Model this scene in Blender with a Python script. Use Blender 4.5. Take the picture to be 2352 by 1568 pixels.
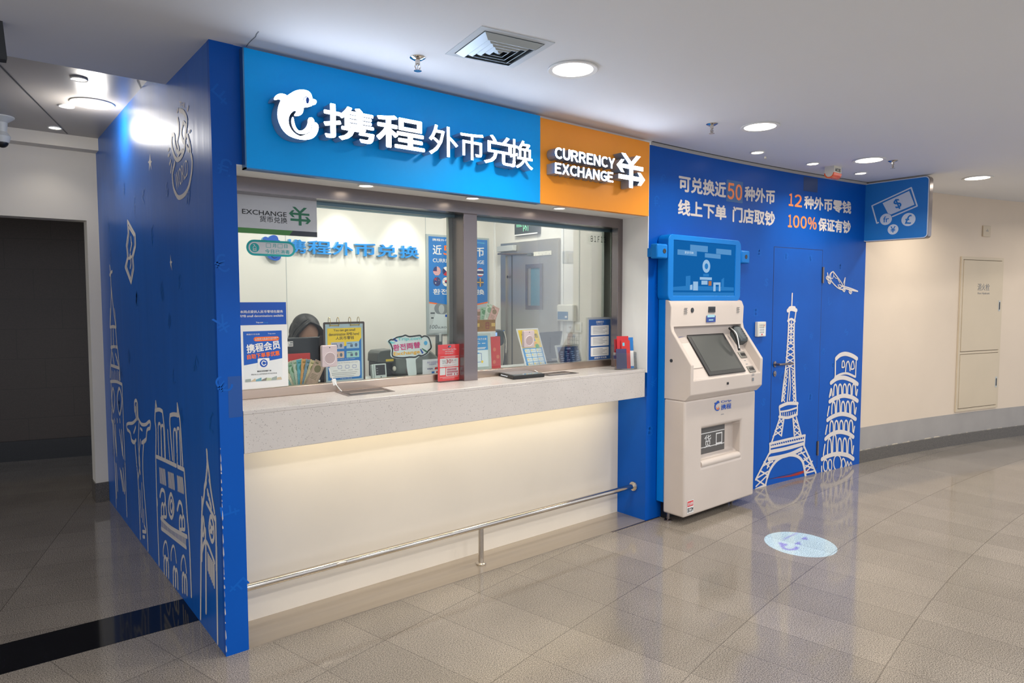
import bpy, bmesh, math, random
from mathutils import Vector, Matrix
random.seed(7)
for o in list(bpy.data.objects): bpy.data.objects.remove(o)
S = bpy.context.scene
COL = S.collection
# ------------------------------------------------------------------ camera (24 mm lens at 1.6 m eye height)
W, H = 2352.0, 1568.0
FPX = 1541.786
PITCH, ROLL, YAW = [math.radians(a) for a in (3.56108, -0.07236, 50.61962)]
CAM = Vector((-0.861, -3.076, 1.6))
FW = Vector((math.cos(YAW)*math.cos(PITCH), math.sin(YAW)*math.cos(PITCH), -math.sin(PITCH)))
_r = Vector((math.sin(YAW), -math.cos(YAW), 0)); _u = _r.cross(FW)
RT = _r*math.cos(ROLL) + _u*math.sin(ROLL)
UP = _u*math.cos(ROLL) - _r*math.sin(ROLL)
cd = bpy.data.cameras.new('camera'); cam = bpy.data.objects.new('camera', cd); COL.objects.link(cam)
cd.sensor_width = 36; cd.lens = FPX/W*36; cd.clip_start = .05
mw = Matrix((RT, UP, -FW)).transposed().to_4x4(); mw.translation = CAM; cam.matrix_world = mw
S.camera = cam
# ------------------------------------------------------------------ world, exposure
wd = bpy.data.worlds.new('world'); S.world = wd; wd.use_nodes = True
wd.node_tree.nodes['Background'].inputs[0].default_value = (.86, .9, 1.0, 1)
wd.node_tree.nodes['Background'].inputs[1].default_value = 1.05
vs = S.view_settings; vs.view_transform = 'Standard'; vs.look = 'None'; vs.gamma = 1; vs.exposure = 0.0; vs.use_curve_mapping = False
ZC = 2.705      # ceiling over the booth front
YG = .37       # plane of the counter window glass
YB = 1.88       # rear wall of the booth
XR = 3.0        # right wall of the booth room
def lamp(name, kind, loc, energy, color=(1,1,1), to=None, **kw):
    l = bpy.data.lights.new(name, kind); l.energy = energy; l.color = color
    for k, v in kw.items(): setattr(l, k, v)
    o = bpy.data.objects.new(name, l); COL.objects.link(o); o.location = loc
    d = (Vector(to)-Vector(loc)) if to else Vector((0, 0, -1))
    o.rotation_euler = d.to_track_quat('-Z', 'Y').to_euler()
    return o
# ceiling downlights of the hall (those seen in the photo and the rows behind the camera)
WARM = (1.0, .93, .82); COOL = (.86, .93, 1.0)
HALL = [(1.458, -.714), (3.142, -.704), (4.767, -.693), (6.36, -.975)]
for x, y in HALL:
    lamp('downlight_lamp', 'AREA', (x, y, ZC-.03), 13, WARM, shape='DISK', size=.16, spread=math.radians(150))
for x, y in [(-1.9, -.9), (-1.9, -2.6), (.6, -2.75), (2.6, -2.75), (8.4, -1.9)]:
    lamp('downlight_lamp', 'AREA', (x, y, ZC-.03), 12, WARM, shape='DISK', size=.16, spread=math.radians(160))
# lamps of the higher hall behind the camera
for x in (-1.0, 1.6, 4.2, 6.7):
    lamp('hall_lamp', 'AREA', (x, -4.4, 3.25), 46, (1, .96, .9), shape='DISK', size=.3)
# booth room lighting
for x in (.7, 1.6, 2.5):
    lamp('room_lamp', 'AREA', (x, 1.1, 2.57), 8.5, (1, .99, .93), shape='DISK', size=.3)
for x in (1.45, 2.02):
    lamp('wall_washer', 'SPOT', (x, 1.62, 2.5), 12, (1, .97, .84), to=(x, 1.95, 1.55), spot_size=math.radians(62), spot_blend=.6, shadow_soft_size=.03)

# ------------------------------------------------------------------ materials
def lin(c):
    if isinstance(c, str):
        c = c.lstrip('#'); c = [int(c[i:i+2], 16)/255 for i in (0, 2, 4)]
    return tuple((x/12.92 if x <= .04045 else ((x+.055)/1.055)**2.4) for x in c)
MATS = {}
def mat(name, col, rough=.5, metal=0., spec=.5, bump=0., bscale=60., vary=0., vscale=3., emit=0., aniso=None, coat=0.):
    if name in MATS: return MATS[name]
    m = bpy.data.materials.new(name); m.use_nodes = True; MATS[name] = m
    nt = m.node_tree; b = nt.nodes['Principled BSDF']; L = nt.links
    c = lin(col)
    b.inputs['Base Color'].default_value = (*c, 1); b.inputs['Roughness'].default_value = rough
    b.inputs['Metallic'].default_value = metal; b.inputs['Specular IOR Level'].default_value = spec
    if coat: b.inputs['Coat Weight'].default_value = coat; b.inputs['Coat Roughness'].default_value = .15
    if emit:
        b.inputs['Emission Color'].default_value = (*c, 1); b.inputs['Emission Strength'].default_value = emit
    tc = nt.nodes.new('ShaderNodeNewGeometry'); src = tc.outputs['Position']
    if aniso:
        mp = nt.nodes.new('ShaderNodeMapping'); mp.inputs['Scale'].default_value = aniso
        L.new(src, mp.inputs[0]); src = mp.outputs[0]
    n = nt.nodes.new('ShaderNodeTexNoise'); n.inputs['Scale'].default_value = vscale; n.inputs['Detail'].default_value = 4
    L.new(src, n.inputs[0])
    v = vary if vary else .03
    mr = nt.nodes.new('ShaderNodeMapRange'); mr.inputs[1].default_value = .3; mr.inputs[2].default_value = .7
    mr.inputs[3].default_value = 1-v; mr.inputs[4].default_value = 1+v
    L.new(n.outputs[0], mr.inputs[0])
    mx = nt.nodes.new('ShaderNodeVectorMath'); mx.operation = 'MULTIPLY'; mx.inputs[0].default_value = c
    L.new(mr.outputs[0], mx.inputs[1]); L.new(mx.outputs[0], b.inputs['Base Color'])
    if bump:
        n2 = nt.nodes.new('ShaderNodeTexNoise'); n2.inputs['Scale'].default_value = bscale; n2.inputs['Detail'].default_value = 3
        L.new(src, n2.inputs[0])
        bp = nt.nodes.new('ShaderNodeBump'); bp.inputs['Strength'].default_value = bump; bp.inputs['Distance'].default_value = .01
        L.new(n2.outputs[0], bp.inputs['Height']); L.new(bp.outputs[0], b.inputs['Normal'])
    return m
def glass(name, tint, gloss=.5, rough=0.):
    if name in MATS: return MATS[name]
    m = bpy.data.materials.new(name); m.use_nodes = True; MATS[name] = m
    nt = m.node_tree; nt.nodes.remove(nt.nodes['Principled BSDF']); L = nt.links
    t = nt.nodes.new('ShaderNodeBsdfTransparent'); t.inputs[0].default_value = (*tint, 1)
    g = nt.nodes.new('ShaderNodeBsdfGlossy'); g.inputs['Roughness'].default_value = rough
    f = nt.nodes.new('ShaderNodeFresnel'); f.inputs[0].default_value = 1.5
    ml = nt.nodes.new('ShaderNodeMath'); ml.operation = 'MULTIPLY'; ml.inputs[1].default_value = gloss
    x = nt.nodes.new('ShaderNodeMixShader')
    L.new(f.outputs[0], ml.inputs[0]); L.new(ml.outputs[0], x.inputs[0]); L.new(t.outputs[0], x.inputs[1]); L.new(g.outputs[0], x.inputs[2])
    L.new(x.outputs[0], nt.nodes['Material Output'].inputs[0]); return m
def emis(name, col, e):
    if name in MATS: return MATS[name]
    m = bpy.data.materials.new(name); m.use_nodes = True; MATS[name] = m
    nt = m.node_tree; nt.nodes.remove(nt.nodes['Principled BSDF'])
    k = nt.nodes.new('ShaderNodeEmission'); k.inputs[0].default_value = (*lin(col), 1); k.inputs[1].default_value = e
    nt.links.new(k.outputs[0], nt.nodes['Material Output'].inputs[0]); return m

def stone(name, kind):
    """granite floor with curved courses of tiles / speckled quartz / black granite"""
    if name in MATS: return MATS[name]
    m = bpy.data.materials.new(name); m.use_nodes = True; MATS[name] = m
    nt = m.node_tree; b = nt.nodes['Principled BSDF']; L = nt.links
    def nd(t, **k):
        n = nt.nodes.new(t)
        for a, v in k.items(): setattr(n, a, v)
        return n
    def put(sock, v):
        if isinstance(v, (int, float)): sock.default_value = v
        else: L.new(v, sock)
    def ma(op, a, b_=0., c=None):
        n = nd('ShaderNodeMath', operation=op); put(n.inputs[0], a); put(n.inputs[1], b_)
        if c is not None: put(n.inputs[2], c)
        return n.outputs[0]
    pos = nd('ShaderNodeNewGeometry').outputs['Position']
    def noise(scale, detail=3, rough=.6):
        n = nd('ShaderNodeTexNoise'); n.inputs['Scale'].default_value = scale; n.inputs['Detail'].default_value = detail
        n.inputs['Roughness'].default_value = rough; L.new(pos, n.inputs[0]); return n.outputs[0]
    def rng(v, a, b_, c, d):
        n = nd('ShaderNodeMapRange'); n.interpolation_type = 'SMOOTHSTEP'
        put(n.inputs[0], v)
        for i, q in enumerate((a, b_, c, d)): n.inputs[i+1].default_value = q
        return n.outputs[0]
    def colmul(c, f):
        n = nd('ShaderNodeVectorMath', operation='MULTIPLY')
        if isinstance(c, tuple): n.inputs[0].default_value = c
        else: L.new(c, n.inputs[0])
        L.new(f, n.inputs[1]); return n.outputs[0]
    if kind == 'floor':
        sx = nd('ShaderNodeSeparateXYZ'); L.new(pos, sx.inputs[0]); x, y = sx.outputs[0], sx.outputs[1]
        dx, dy = ma('SUBTRACT', x, 5.1), ma('ADD', y, 20.4)
        r = ma('SQRT', ma('ADD', ma('MULTIPLY', dx, dx), ma('MULTIPLY', dy, dy)))
        an = ma('ARCTAN2', dx, dy)
        rr = ma('DIVIDE', ma('SUBTRACT', r, 20.57), .62); tt = ma('DIVIDE', ma('ADD', an, .1714), .016)
        def near(v, size):
            f = ma('FRACT', v); return ma('MULTIPLY', ma('MINIMUM', f, ma('SUBTRACT', 1., f)), size)
        d1 = ma('MINIMUM', near(rr, .62), ma('ADD', near(tt, .325), .0007))
        id1 = ma('ADD', ma('FLOOR', rr), ma('MULTIPLY', ma('FLOOR', tt), 57.))
        ca, sa = math.cos(math.radians(-17)), math.sin(math.radians(-17))
        px, py = ma('ADD', x, .766), ma('SUBTRACT', y, 1.199)
        u = ma('DIVIDE', ma('ADD', ma('MULTIPLY', px, ca), ma('MULTIPLY', py, sa)), .9)
        v = ma('DIVIDE', ma('SUBTRACT', ma('MULTIPLY', py, ca), ma('MULTIPLY', px, sa)), .31)
        d2 = ma('MINIMUM', near(u, .9), ma('ADD', near(v, .31), .001)); id2 = ma('ADD', ma('FLOOR', u), ma('MULTIPLY', ma('FLOOR', v), 31.))
        left = ma('MULTIPLY', ma('GREATER_THAN', y, .62), ma('LESS_THAN', x, .05))
        def pick(a, b2):
            n = nd('ShaderNodeMix'); n.data_type = 'FLOAT'; put(n.inputs[0], left); put(n.inputs[2], a); put(n.inputs[3], b2); return n.outputs[0]
        d, idd = pick(d1, d2), pick(id1, id2)
        wn = nd('ShaderNodeTexWhiteNoise', noise_dimensions='1D'); L.new(idd, wn.inputs['W'])
        tile = rng(wn.outputs[0], 0, 1, .9, 1.06)
        g = ma('ADD', ma('MULTIPLY', noise(210, 2), .6), ma('MULTIPLY', noise(480, 1), .4))
        sp = rng(g, .37, .63, .3, 1.8)
        cloud = rng(noise(1.3, 5), .3, .7, .9, 1.1)
        joint = rng(d, .0012, .0034, .55, 1.)
        f = ma('MULTIPLY', ma('MULTIPLY', sp, tile), ma('MULTIPLY', cloud, joint))
        L.new(colmul(lin('#857d73'), f), b.inputs['Base Color'])
        b.inputs['Roughness'].default_value = .13; b.inputs['Specular IOR Level'].default_value = .55
        L.new(rng(noise(2.2, 4), .3, .7, .06, .11), b.inputs['Roughness'])
        bp = nd('ShaderNodeBump'); bp.inputs['Strength'].default_value = .05; bp.inputs['Distance'].default_value = .004
        L.new(noise(9, 2), bp.inputs['Height']); L.new(bp.outputs[0], b.inputs['Normal'])
    else:
        base, k1, k2, rough = {'quartz': ('#c9c3be', .56, .70, .22), 'black': ('#15161a', .0, 1., .06), 'skirt': ('#5b5650', .0, 1., .25), 'darktile': ('#4b413b', 0, 1, .4)}[kind]
        if kind == 'quartz':
            v = nd('ShaderNodeTexVoronoi'); v.inputs['Scale'].default_value = 150; L.new(pos, v.inputs[0])
            w2 = nd('ShaderNodeTexWhiteNoise', noise_dimensions='3D'); L.new(v.outputs['Position'], w2.inputs['Vector'])
            size = rng(w2.outputs[0], .55, 1, 0., .36)
            spot = ma('LESS_THAN', v.outputs['Distance'], size)
            f = ma('MULTIPLY', rng(spot, 0, 1, 1., .62), rng(noise(500, 1), .3, .7, .93, 1.07))
            f = ma('MULTIPLY', f, rng(noise(4, 3), .3, .7, .97, 1.03))
        elif kind == 'black':
            f = rng(noise(260, 2), .62, .74, 1., 6.)
        elif kind == 'skirt':
            f = rng(noise(240, 2), .35, .65, .6, 1.4)
        else:
            sx = nd('ShaderNodeSeparateXYZ'); L.new(pos, sx.inputs[0])
            fz = ma('FRACT', ma('DIVIDE', ma('SUBTRACT', sx.outputs[2], .42), .298))
            fz = ma('MULTIPLY', ma('MINIMUM', fz, ma('SUBTRACT', 1., fz)), .298)
            fx = ma('FRACT', ma('ADD', ma('DIVIDE', sx.outputs[0], .6), ma('MULTIPLY', ma('FLOOR', ma('DIVIDE', ma('SUBTRACT', sx.outputs[2], .42), .298)), .37)))
            fx = ma('MULTIPLY', ma('MINIMUM', fx, ma('SUBTRACT', 1., fx)), .6)
            f = ma('MULTIPLY', rng(ma('MINIMUM', fz, fx), .001, .003, .6, 1.), rng(noise(90, 3), .3, .7, .9, 1.1))
        L.new(colmul(lin(base), f), b.inputs['Base Color']); b.inputs['Roughness'].default_value = rough
    return m

BLUEV = mat('blue_wall_vinyl', '#0052b0', .36, vary=.05, bump=.05, bscale=5, spec=.22)
BLUEL = mat('blue_side_vinyl', '#0c60ba', .36, vary=.06, bump=.10, bscale=6, spec=.5, aniso=(1, 2.5, .25))
BLUEW = mat('blue_print_symbol', '#085cba', .36, spec=.22)
BLUES = mat('blue_side_symbol', '#0d62b8', .3)
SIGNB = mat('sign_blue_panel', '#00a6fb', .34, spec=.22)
ORANGE = mat('sign_orange_panel', '#ffa02c', .36, spec=.35)
KBLUE = mat('kiosk_blue', '#007ad2', .4, spec=.25)
MURAL = mat('mural_white', '#ddd6d0', .45)
WHITE = mat('white_paint', '#dcd5c8', .6, vary=.025, vscale=1.2)
CEIL = mat('ceiling_paint', '#e8ebef', .75, vary=.012, vscale=.9)
CEILL = mat('grey_ceiling_panel', '#a29c95', .33)
REVEAL = mat('reveal_white', '#e9e9e7', .55)
CREAM = mat('cream_wall', '#dccbb6', .6, vary=.03, vscale=1.5)
GREYB = mat('grey_paint_band', '#a19c97', .55, vary=.05, vscale=5)
LOWW = mat('counter_front_white', '#d8d0c4', .42, vary=.03, vscale=2)
BOOTHW = mat('booth_wall_panel', '#dedbd4', .45)
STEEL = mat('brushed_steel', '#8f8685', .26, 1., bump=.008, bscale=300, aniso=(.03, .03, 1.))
STEELV = mat('brushed_steel_upright', '#8d8484', .27, 1., bump=.008, bscale=300, aniso=(1, 1, .02))
STEELD = mat('door_steel', '#bdb8b0', .38, 1., bump=.01, bscale=200, vary=.06, vscale=4)
CHROME = mat('polished_steel', '#cfc8bf', .1, 1.)
PLATE = mat('threshold_plate', '#b1a698', .2, .55, vary=.05, vscale=6, aniso=(.25, 5, 1))
KWHITE = mat('kiosk_white', '#cdc1b7', .38)
KWH2 = mat('kiosk_well_white', '#d6d4d3', .42)
BLACK = mat('black_plastic', '#17181a', .4)
DARK = mat('dark_grey_plastic', '#33373b', .45)
SLATE = mat('slate_plastic', '#4b5356', .5)
GREYM = mat('grey_machine', '#6c7370', .45)
LGREY = mat('light_grey_plastic', '#b9bcba', .45)
OFFW = mat('off_white_plastic', '#dcd8c9', .45)
PAPER = mat('paper_white', '#e6e6e4', .55)
INK = mat('ink_black', '#1d2328', .6)
INKG = mat('ink_grey', '#7d8287', .6)
RED = mat('red_print', '#d8262c', .45)
REDC = mat('red_card', '#c62f2b', .55)
GREEN = mat('green_print', '#2e7a5c', .5)
TEAL = mat('teal_print', '#10a5a8', .5)
NAVY = mat('navy_print', '#0b4fb0', .45)
PBLUE = mat('poster_blue', '#1273c0', .45)
MBLUE = mat('mid_blue_print', '#2d8fd0', .45)
YEL = mat('yellow_print', '#f4d021', .5)
ORP = mat('orange_print', '#f5701f', .5)
PEACH = mat('orange_wall_print', '#ff8f4f', .45)
PINK = mat('magenta_print', '#cf2f7d', .5)
AQUA = mat('aqua_print', '#6fd2d6', .5)
GOLD = mat('gold_box', '#9a6d2c', .35, .4, vary=.25, vscale=14)
SKIN = mat('skin', '#c79a83', .5)
HAIR = mat('black_hair', '#121316', .55, vary=.5, vscale=120, aniso=(1, 1, .2))
SHIRT = mat('dark_blue_shirt', '#1f2c44', .8)
SPKP = mat('speaker_silver_pink', '#c9b9b9', .35, .3)
CARD = mat('pale_blue_board', '#d6e4e6', .5)
GL = glass('window_glass', (.966, .981, .973), .5)
GLA = glass('acrylic', (.975, .985, .985), .7)
LITW = emis('lit_letter_face', '#dfebff', 16.)
LED = emis('downlight_diffuser', '#fff6e6', 9.)
LEDS = emis('spot_diffuser', '#fff3dc', 9.)
FLOORM = stone('granite_floor', 'floor'); QUARTZ = stone('quartz_counter', 'quartz'); BLKG = stone('black_granite', 'black')
SKIRT = stone('grey_skirting', 'skirt'); DTILE = stone('dark_wall_tile', 'darktile')

# ------------------------------------------------------------------ surfaces as drawing frames: photo point -> point on a real surface
def ray(px, py): return FW + RT*((px-W/2)/FPX) - UP*((py-H/2)/FPX)
class Frame:
    def __init__(s, O, u, v):
        s.O, s.u, s.v = Vector(O), Vector(u).normalized(), Vector(v).normalized(); s.n = s.u.cross(s.v)
    def hit(s, px, py):
        d = ray(px, py); return CAM + d*((s.O-CAM).dot(s.n)/d.dot(s.n))
    def px(s, px, py):
        q = s.hit(px, py)-s.O; return (q.dot(s.u), q.dot(s.v))
    def P(s, u, v, off=0.): return s.O + s.u*u + s.v*v + s.n*off
def wally(x):
    d = max(x-2.9, 0); return -.008*d-.0238*d*d
class Curved(Frame):
    def __init__(s, off=0.): s.off = off
    def hit(s, px, py):
        d = ray(px, py); t = (3.2-CAM.x)/d.x
        for _ in range(40):
            q = CAM + d*t; x = max(q.x-2.9, 0)
            t -= (q.y-wally(q.x)+s.off)/(d.y-(-.008-.0476*x)*d.x)
        return CAM + d*t
    def px(s, px, py): q = s.hit(px, py); return (q.x, q.z)
    def P(s, u, v, off=0.): return Vector((u, wally(u)-s.off-off, v))
def FY(y): return Frame((0, y, 0), (1, 0, 0), (0, 0, 1))
def FX(x): return Frame((x, 0, 0), (0, -1, 0), (0, 0, 1))
def FZ(z): return Frame((0, 0, z), (1, 0, 0), (0, 1, 0))
WALL = Curved(); LEFT = FX(0)

# ------------------------------------------------------------------ object helpers
ORG = {}
def link(o): COL.objects.link(o); return o
def tag(o, label=None, cat=None, group=None, kind=None):
    if label: o['label'] = label
    if cat: o['category'] = cat
    if group: o['group'] = group
    if kind: o['kind'] = kind
    return o
def thing(name, label, cat, loc=(0, 0, 0), group=None):
    o = link(bpy.data.objects.new(name, None)); o.location = loc; o.empty_display_size = .05
    ORG[o] = Vector(loc); return tag(o, label, cat, group)
class MB:
    def __init__(s): s.bm = bmesh.new(); s.k = 0
    def face(s, pts):
        vs_ = [s.bm.verts.new(p) for p in pts]
        try: s.bm.faces.new(vs_)
        except ValueError: pass
        return s
    def box(s, x0, x1, y0, y1, z0, z1):
        return s.obox([Vector((x, y, z)) for z in (z0, z1) for x, y in ((x0, y0), (x1, y0), (x1, y1), (x0, y1))])
    def obox(s, c):
        v = [s.bm.verts.new(p) for p in c]
        for f in ((3, 2, 1, 0), (4, 5, 6, 7), (0, 1, 5, 4), (1, 2, 6, 5), (2, 3, 7, 6), (3, 0, 4, 7)): s.bm.faces.new([v[i] for i in f])
        return s
    def slab(s, fr, u0, u1, v0, v1, o0, o1, nu=1):
        for i in range(nu):
            a, b = u0+(u1-u0)*i/nu, u0+(u1-u0)*(i+1)/nu
            if nu > 1:   # continuous curved slab
                pass
            s.obox([fr.P(a, v0, o1), fr.P(b, v0, o1), fr.P(b, v0, o0), fr.P(a, v0, o0), fr.P(a, v1, o1), fr.P(b, v1, o1), fr.P(b, v1, o0), fr.P(a, v1, o0)])
        if nu > 1:
            bmesh.ops.remove_doubles(s.bm, verts=s.bm.verts[:], dist=1e-5)
        return s
    def prism(s, pts, off):      # pts: list of 3D points (planar loop), extruded by vector off
        off = Vector(off); pts = [Vector(p) for p in pts]; n = len(pts)
        a = [s.bm.verts.new(p) for p in pts]; b = [s.bm.verts.new(p+off) for p in pts]
        s.bm.faces.new(a[::-1]); s.bm.faces.new(b)
        for i in range(n): s.bm.faces.new((a[i], a[(i+1) % n], b[(i+1) % n], b[i]))
        return s
    def poly(s, fr, uv, o0, o1=None):   # flat shape on a surface (o1 = thickness front)
        if o1 is None: return s.face([fr.P(u, v, o0) for u, v in uv])
        a = [s.bm.verts.new(fr.P(u, v, o1)) for u, v in uv]; b = [s.bm.verts.new(fr.P(u, v, o0)) for u, v in uv]
        s.bm.faces.new(a); n = len(uv)
        for i in range(n): s.bm.faces.new((a[(i+1) % n], a[i], b[i], b[(i+1) % n]))
        return s
    def tube(s, pts, r, seg=12, caps=True):
        pts = [Vector(p) for p in pts]; rings = []; up = None
        for i, p in enumerate(pts):
            d = (pts[min(i+1, len(pts)-1)]-pts[max(i-1, 0)]).normalized()
            if up is None: up = d.orthogonal().normalized()
            up = (up-d*up.dot(d)).normalized(); w = d.cross(up)
            rad = r[i] if isinstance(r, (list, tuple)) else r
            rings.append([s.bm.verts.new(p+(up*math.cos(t)+w*math.sin(t))*rad) for t in [2*math.pi*k/seg for k in range(seg)]])
        for a, b in zip(rings, rings[1:]):
            for k in range(seg): s.bm.faces.new((a[k], a[(k+1) % seg], b[(k+1) % seg], b[k]))
        if caps: s.bm.faces.new(rings[0][::-1]); s.bm.faces.new(rings[-1])
        return s
    def lathe(s, c, prof, seg=32, axis=(0, 0, 1), ell=1.):
        c = Vector(c); ax = Vector(axis).normalized(); u = ax.orthogonal().normalized(); w = ax.cross(u); rings = []
        for r, h in prof:
            rings.append([s.bm.verts.new(c+ax*h+(u*math.cos(t)+w*math.sin(t)*ell)*max(r, 1e-4)) for t in [2*math.pi*k/seg for k in range(seg)]])
        for a, b in zip(rings, rings[1:]):
            for k in range(seg): s.bm.faces.new((a[k], a[(k+1) % seg], b[(k+1) % seg], b[k]))
        s.bm.faces.new(rings[0][::-1]); s.bm.faces.new(rings[-1])
        return s
    def ellip(s, c, rx, ry, rz, seg=20, rings=12):
        m = Matrix.Translation(c) @ Matrix.Diagonal((rx, ry, rz, 1))
        bmesh.ops.create_uvsphere(s.bm, u_segments=seg, v_segments=rings, radius=1, matrix=m); return s
    def disc(s, fr, u, v, r, off, seg=24, ry=None, o0=None):
        uv = [(u+r*math.cos(2*math.pi*k/seg), v+(ry or r)*math.sin(2*math.pi*k/seg)) for k in range(seg)]
        return s.poly(fr, uv, off) if o0 is None else s.poly(fr, uv, o0, off)
    def stroke(s, fr, uv, w, off, closed=False, smooth=0, taper=False):
        if smooth: uv = spline(uv, smooth, closed)
        uv = [Vector(p) for p in uv]; n = len(uv)
        for i in range(n if closed else n-1):
            a, b = uv[i], uv[(i+1) % n]; d = b-a
            if d.length < 1e-6: continue
            k = Vector((-d.y, d.x)).normalized()*w/2
            s.k += 1; e = off+(s.k % 61)*7e-6; s.face([fr.P(*(a+k), e), fr.P(*(a-k), e), fr.P(*(b-k), e), fr.P(*(b+k), e)])
        for p in uv: s.k += 1; s.disc(fr, p.x, p.y, w/2, off+.00045+(s.k % 61)*7e-6, 8)
        return s
    def build(s, name, m, parent=None, bevel=0., smooth=False, seg=2, tagk=None, subsurf=0):
        me = bpy.data.meshes.new(name); bmesh.ops.recalc_face_normals(s.bm, faces=s.bm.faces[:]) if not getattr(s, 'flat', False) else None
        if parent is not None: org = ORG[parent]
        else:
            vs_ = [v.co for v in s.bm.verts]
            org = Vector(((min(v.x for v in vs_)+max(v.x for v in vs_))/2, (min(v.y for v in vs_)+max(v.y for v in vs_))/2, min(v.z for v in vs_)))
        bmesh.ops.translate(s.bm, verts=s.bm.verts[:], vec=-org)
        s.bm.to_mesh(me); s.bm.free(); me.materials.append(m)
        o = link(bpy.data.objects.new(name, me)); ORG[o] = org
        if parent is not None: o.parent = parent
        else: o.location = org
        if smooth:
            for p in me.polygons: p.use_smooth = True
            me.set_sharp_from_angle(angle=math.radians(38))
        if bevel:
            b = o.modifiers.new('bevel', 'BEVEL'); b.width = bevel; b.segments = seg; b.limit_method = 'ANGLE'; b.angle_limit = math.radians(40)
            b.harden_normals = False
            for p in me.polygons: p.use_smooth = True
            me.set_sharp_from_angle(angle=math.radians(38))
        if subsurf:
            b = o.modifiers.new('subd', 'SUBSURF'); b.levels = b.render_levels = subsurf
        return o
    def struct(s, name, m, **k): return tag(s.build(name, m, None, **k), kind='structure')
def spline(pts, n, closed=False):
    p = [Vector(q) for q in pts]; N = len(p); out = []
    for i in range(N if closed else N-1):
        g = (lambda j: p[j % N]) if closed else (lambda j: p[min(max(j, 0), N-1)])
        a, b, c, d = g(i-1), g(i), g(i+1), g(i+2)
        for k in range(n):
            t = k/n; out.append(.5*((2*b)+(c-a)*t+(2*a-5*b+4*c-d)*t*t+(3*b-a-3*c+d)*t**3))
    if not closed: out.append(p[-1])
    return out
def rrect(u0, v0, u1, v1, r, n=5):
    out = []
    for cx, cy, a in ((u1-r, v0+r, -90), (u1-r, v1-r, 0), (u0+r, v1-r, 90), (u0+r, v0+r, 180)):
        for k in range(n+1):
            t = math.radians(a+90*k/n); out.append((cx+r*math.cos(t), cy+r*math.sin(t)))
    return out
def copy_tree(o, parent=None):
    c = o.copy(); COL.objects.link(c); c.parent = parent
    for ch in list(o.children): copy_tree(ch, c)
    return c
_fonts = {}; _isl = {}
def glyphs(body, bold=0):
    """outline of a piece of writing as a flat triangulated mesh, bounds normalised to 0..1"""
    k = body
    if k not in _fonts:
        cu = bpy.data.curves.new('t', 'FONT'); cu.body = body; cu.resolution_u = 3; cu.fill_mode = 'FRONT'
        o = bpy.data.objects.new('t', cu); COL.objects.link(o)
        dg = bpy.context.evaluated_depsgraph_get(); me = o.evaluated_get(dg).to_mesh()
        vs_ = [(v.co.x, v.co.y) for v in me.vertices]; fs = [tuple(p.vertices) for p in me.polygons]
        o.evaluated_get(dg).to_mesh_clear(); bpy.data.objects.remove(o); bpy.data.curves.remove(cu)
        x0, x1 = min(v[0] for v in vs_), max(v[0] for v in vs_); y0, y1 = min(v[1] for v in vs_), max(v[1] for v in vs_)
        par = list(range(len(vs_)))
        def root(i):
            while par[i] != i: par[i] = par[par[i]]; i = par[i]
            return i
        for f in fs:
            for i in f[1:]: par[root(i)] = root(f[0])
        ids = {}; isl = [ids.setdefault(root(i), len(ids)) for i in range(len(vs_))]
        _fonts[k] = ([((x-x0)/(x1-x0), (y-y0)/(y1-y0)) for x, y in vs_], fs, (x1-x0)/(y1-y0)); _isl[k] = isl
    return _fonts[k]
def tbox(fr, xl, xr, yt, yb):
    u0, v1 = fr.px(xl, yt); _, v0 = fr.px(xl, yb); u1, _ = fr.px(xr, (yt+yb)/2); return (u0, v0, u1, v1)
def write(mb, fr, body, box, off, bold=0., depth=0., rot=0., keep=None, slant=0.):
    """lay writing into box (u0,v0,u1,v1) of a surface; keep='c'/'l' keeps the letter proportions; depth makes solid letters"""
    vs_, fs, asp = glyphs(body, bold); u0, v0, u1, v1 = box
    if keep:
        w = (v1-v0)*asp
        if w > abs(u1-u0):
            h = abs(u1-u0)/asp; v0, v1 = (v0+v1)/2-h/2, (v0+v1)/2+h/2; w = abs(u1-u0)
        if keep == 'c': c = (u0+u1)/2; u0, u1 = c-w/2, c+w/2
        else: u1 = u0+w
    cu, cv = (u0+u1)/2, (v0+v1)/2; ca, sa = math.cos(rot), math.sin(rot)
    def mp(p):
        a, b = u0+(u1-u0)*p[0]-cu, v0+(v1-v0)*p[1]-cv; a += b*slant
        return (cu+a*ca-b*sa, cv+a*sa+b*ca)
    bm = mb.bm; h_ = abs(v1-v0)
    bu, bv = bold*h_, bold*h_*.85
    q0 = [mp((bu/abs(u1-u0)+p[0]*(1-2*bu/abs(u1-u0)), bv/h_+p[1]*(1-2*bv/h_))) for p in vs_]
    dirs = [(0, 0)]+([(math.cos(k*math.pi/4), math.sin(k*math.pi/4)) for k in range(8)] if bold else [])
    for kk, (da, db) in enumerate(dirs):
        _lay(bm, fr, [(a+da*bu, b+db*bv) for a, b in q0], fs, off, depth, kk*3e-5, _isl[body])
    return mb
def _lay(bm, fr, q, fs, off, depth, e, isl):
    off += e
    V = [bm.verts.new(fr.P(*p, off+depth+(isl[i] % 12)*5e-5)) for i, p in enumerate(q)]; fl = []
    for f in fs:
        try: fl.append(bm.faces.new([V[i] for i in f]))
        except ValueError: pass
    if depth:
        B = [bm.verts.new(fr.P(*p, off)) for p in q]; cnt = {}
        for f in fs:
            for i in range(len(f)):
                e = (f[i], f[(i+1) % len(f)])
                if (e[1], e[0]) in cnt: cnt.pop((e[1], e[0]))
                else: cnt[e] = 1
        for a, b in cnt:
            try: bm.faces.new((V[b], V[a], B[a], B[b]))
            except ValueError: pass
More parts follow.
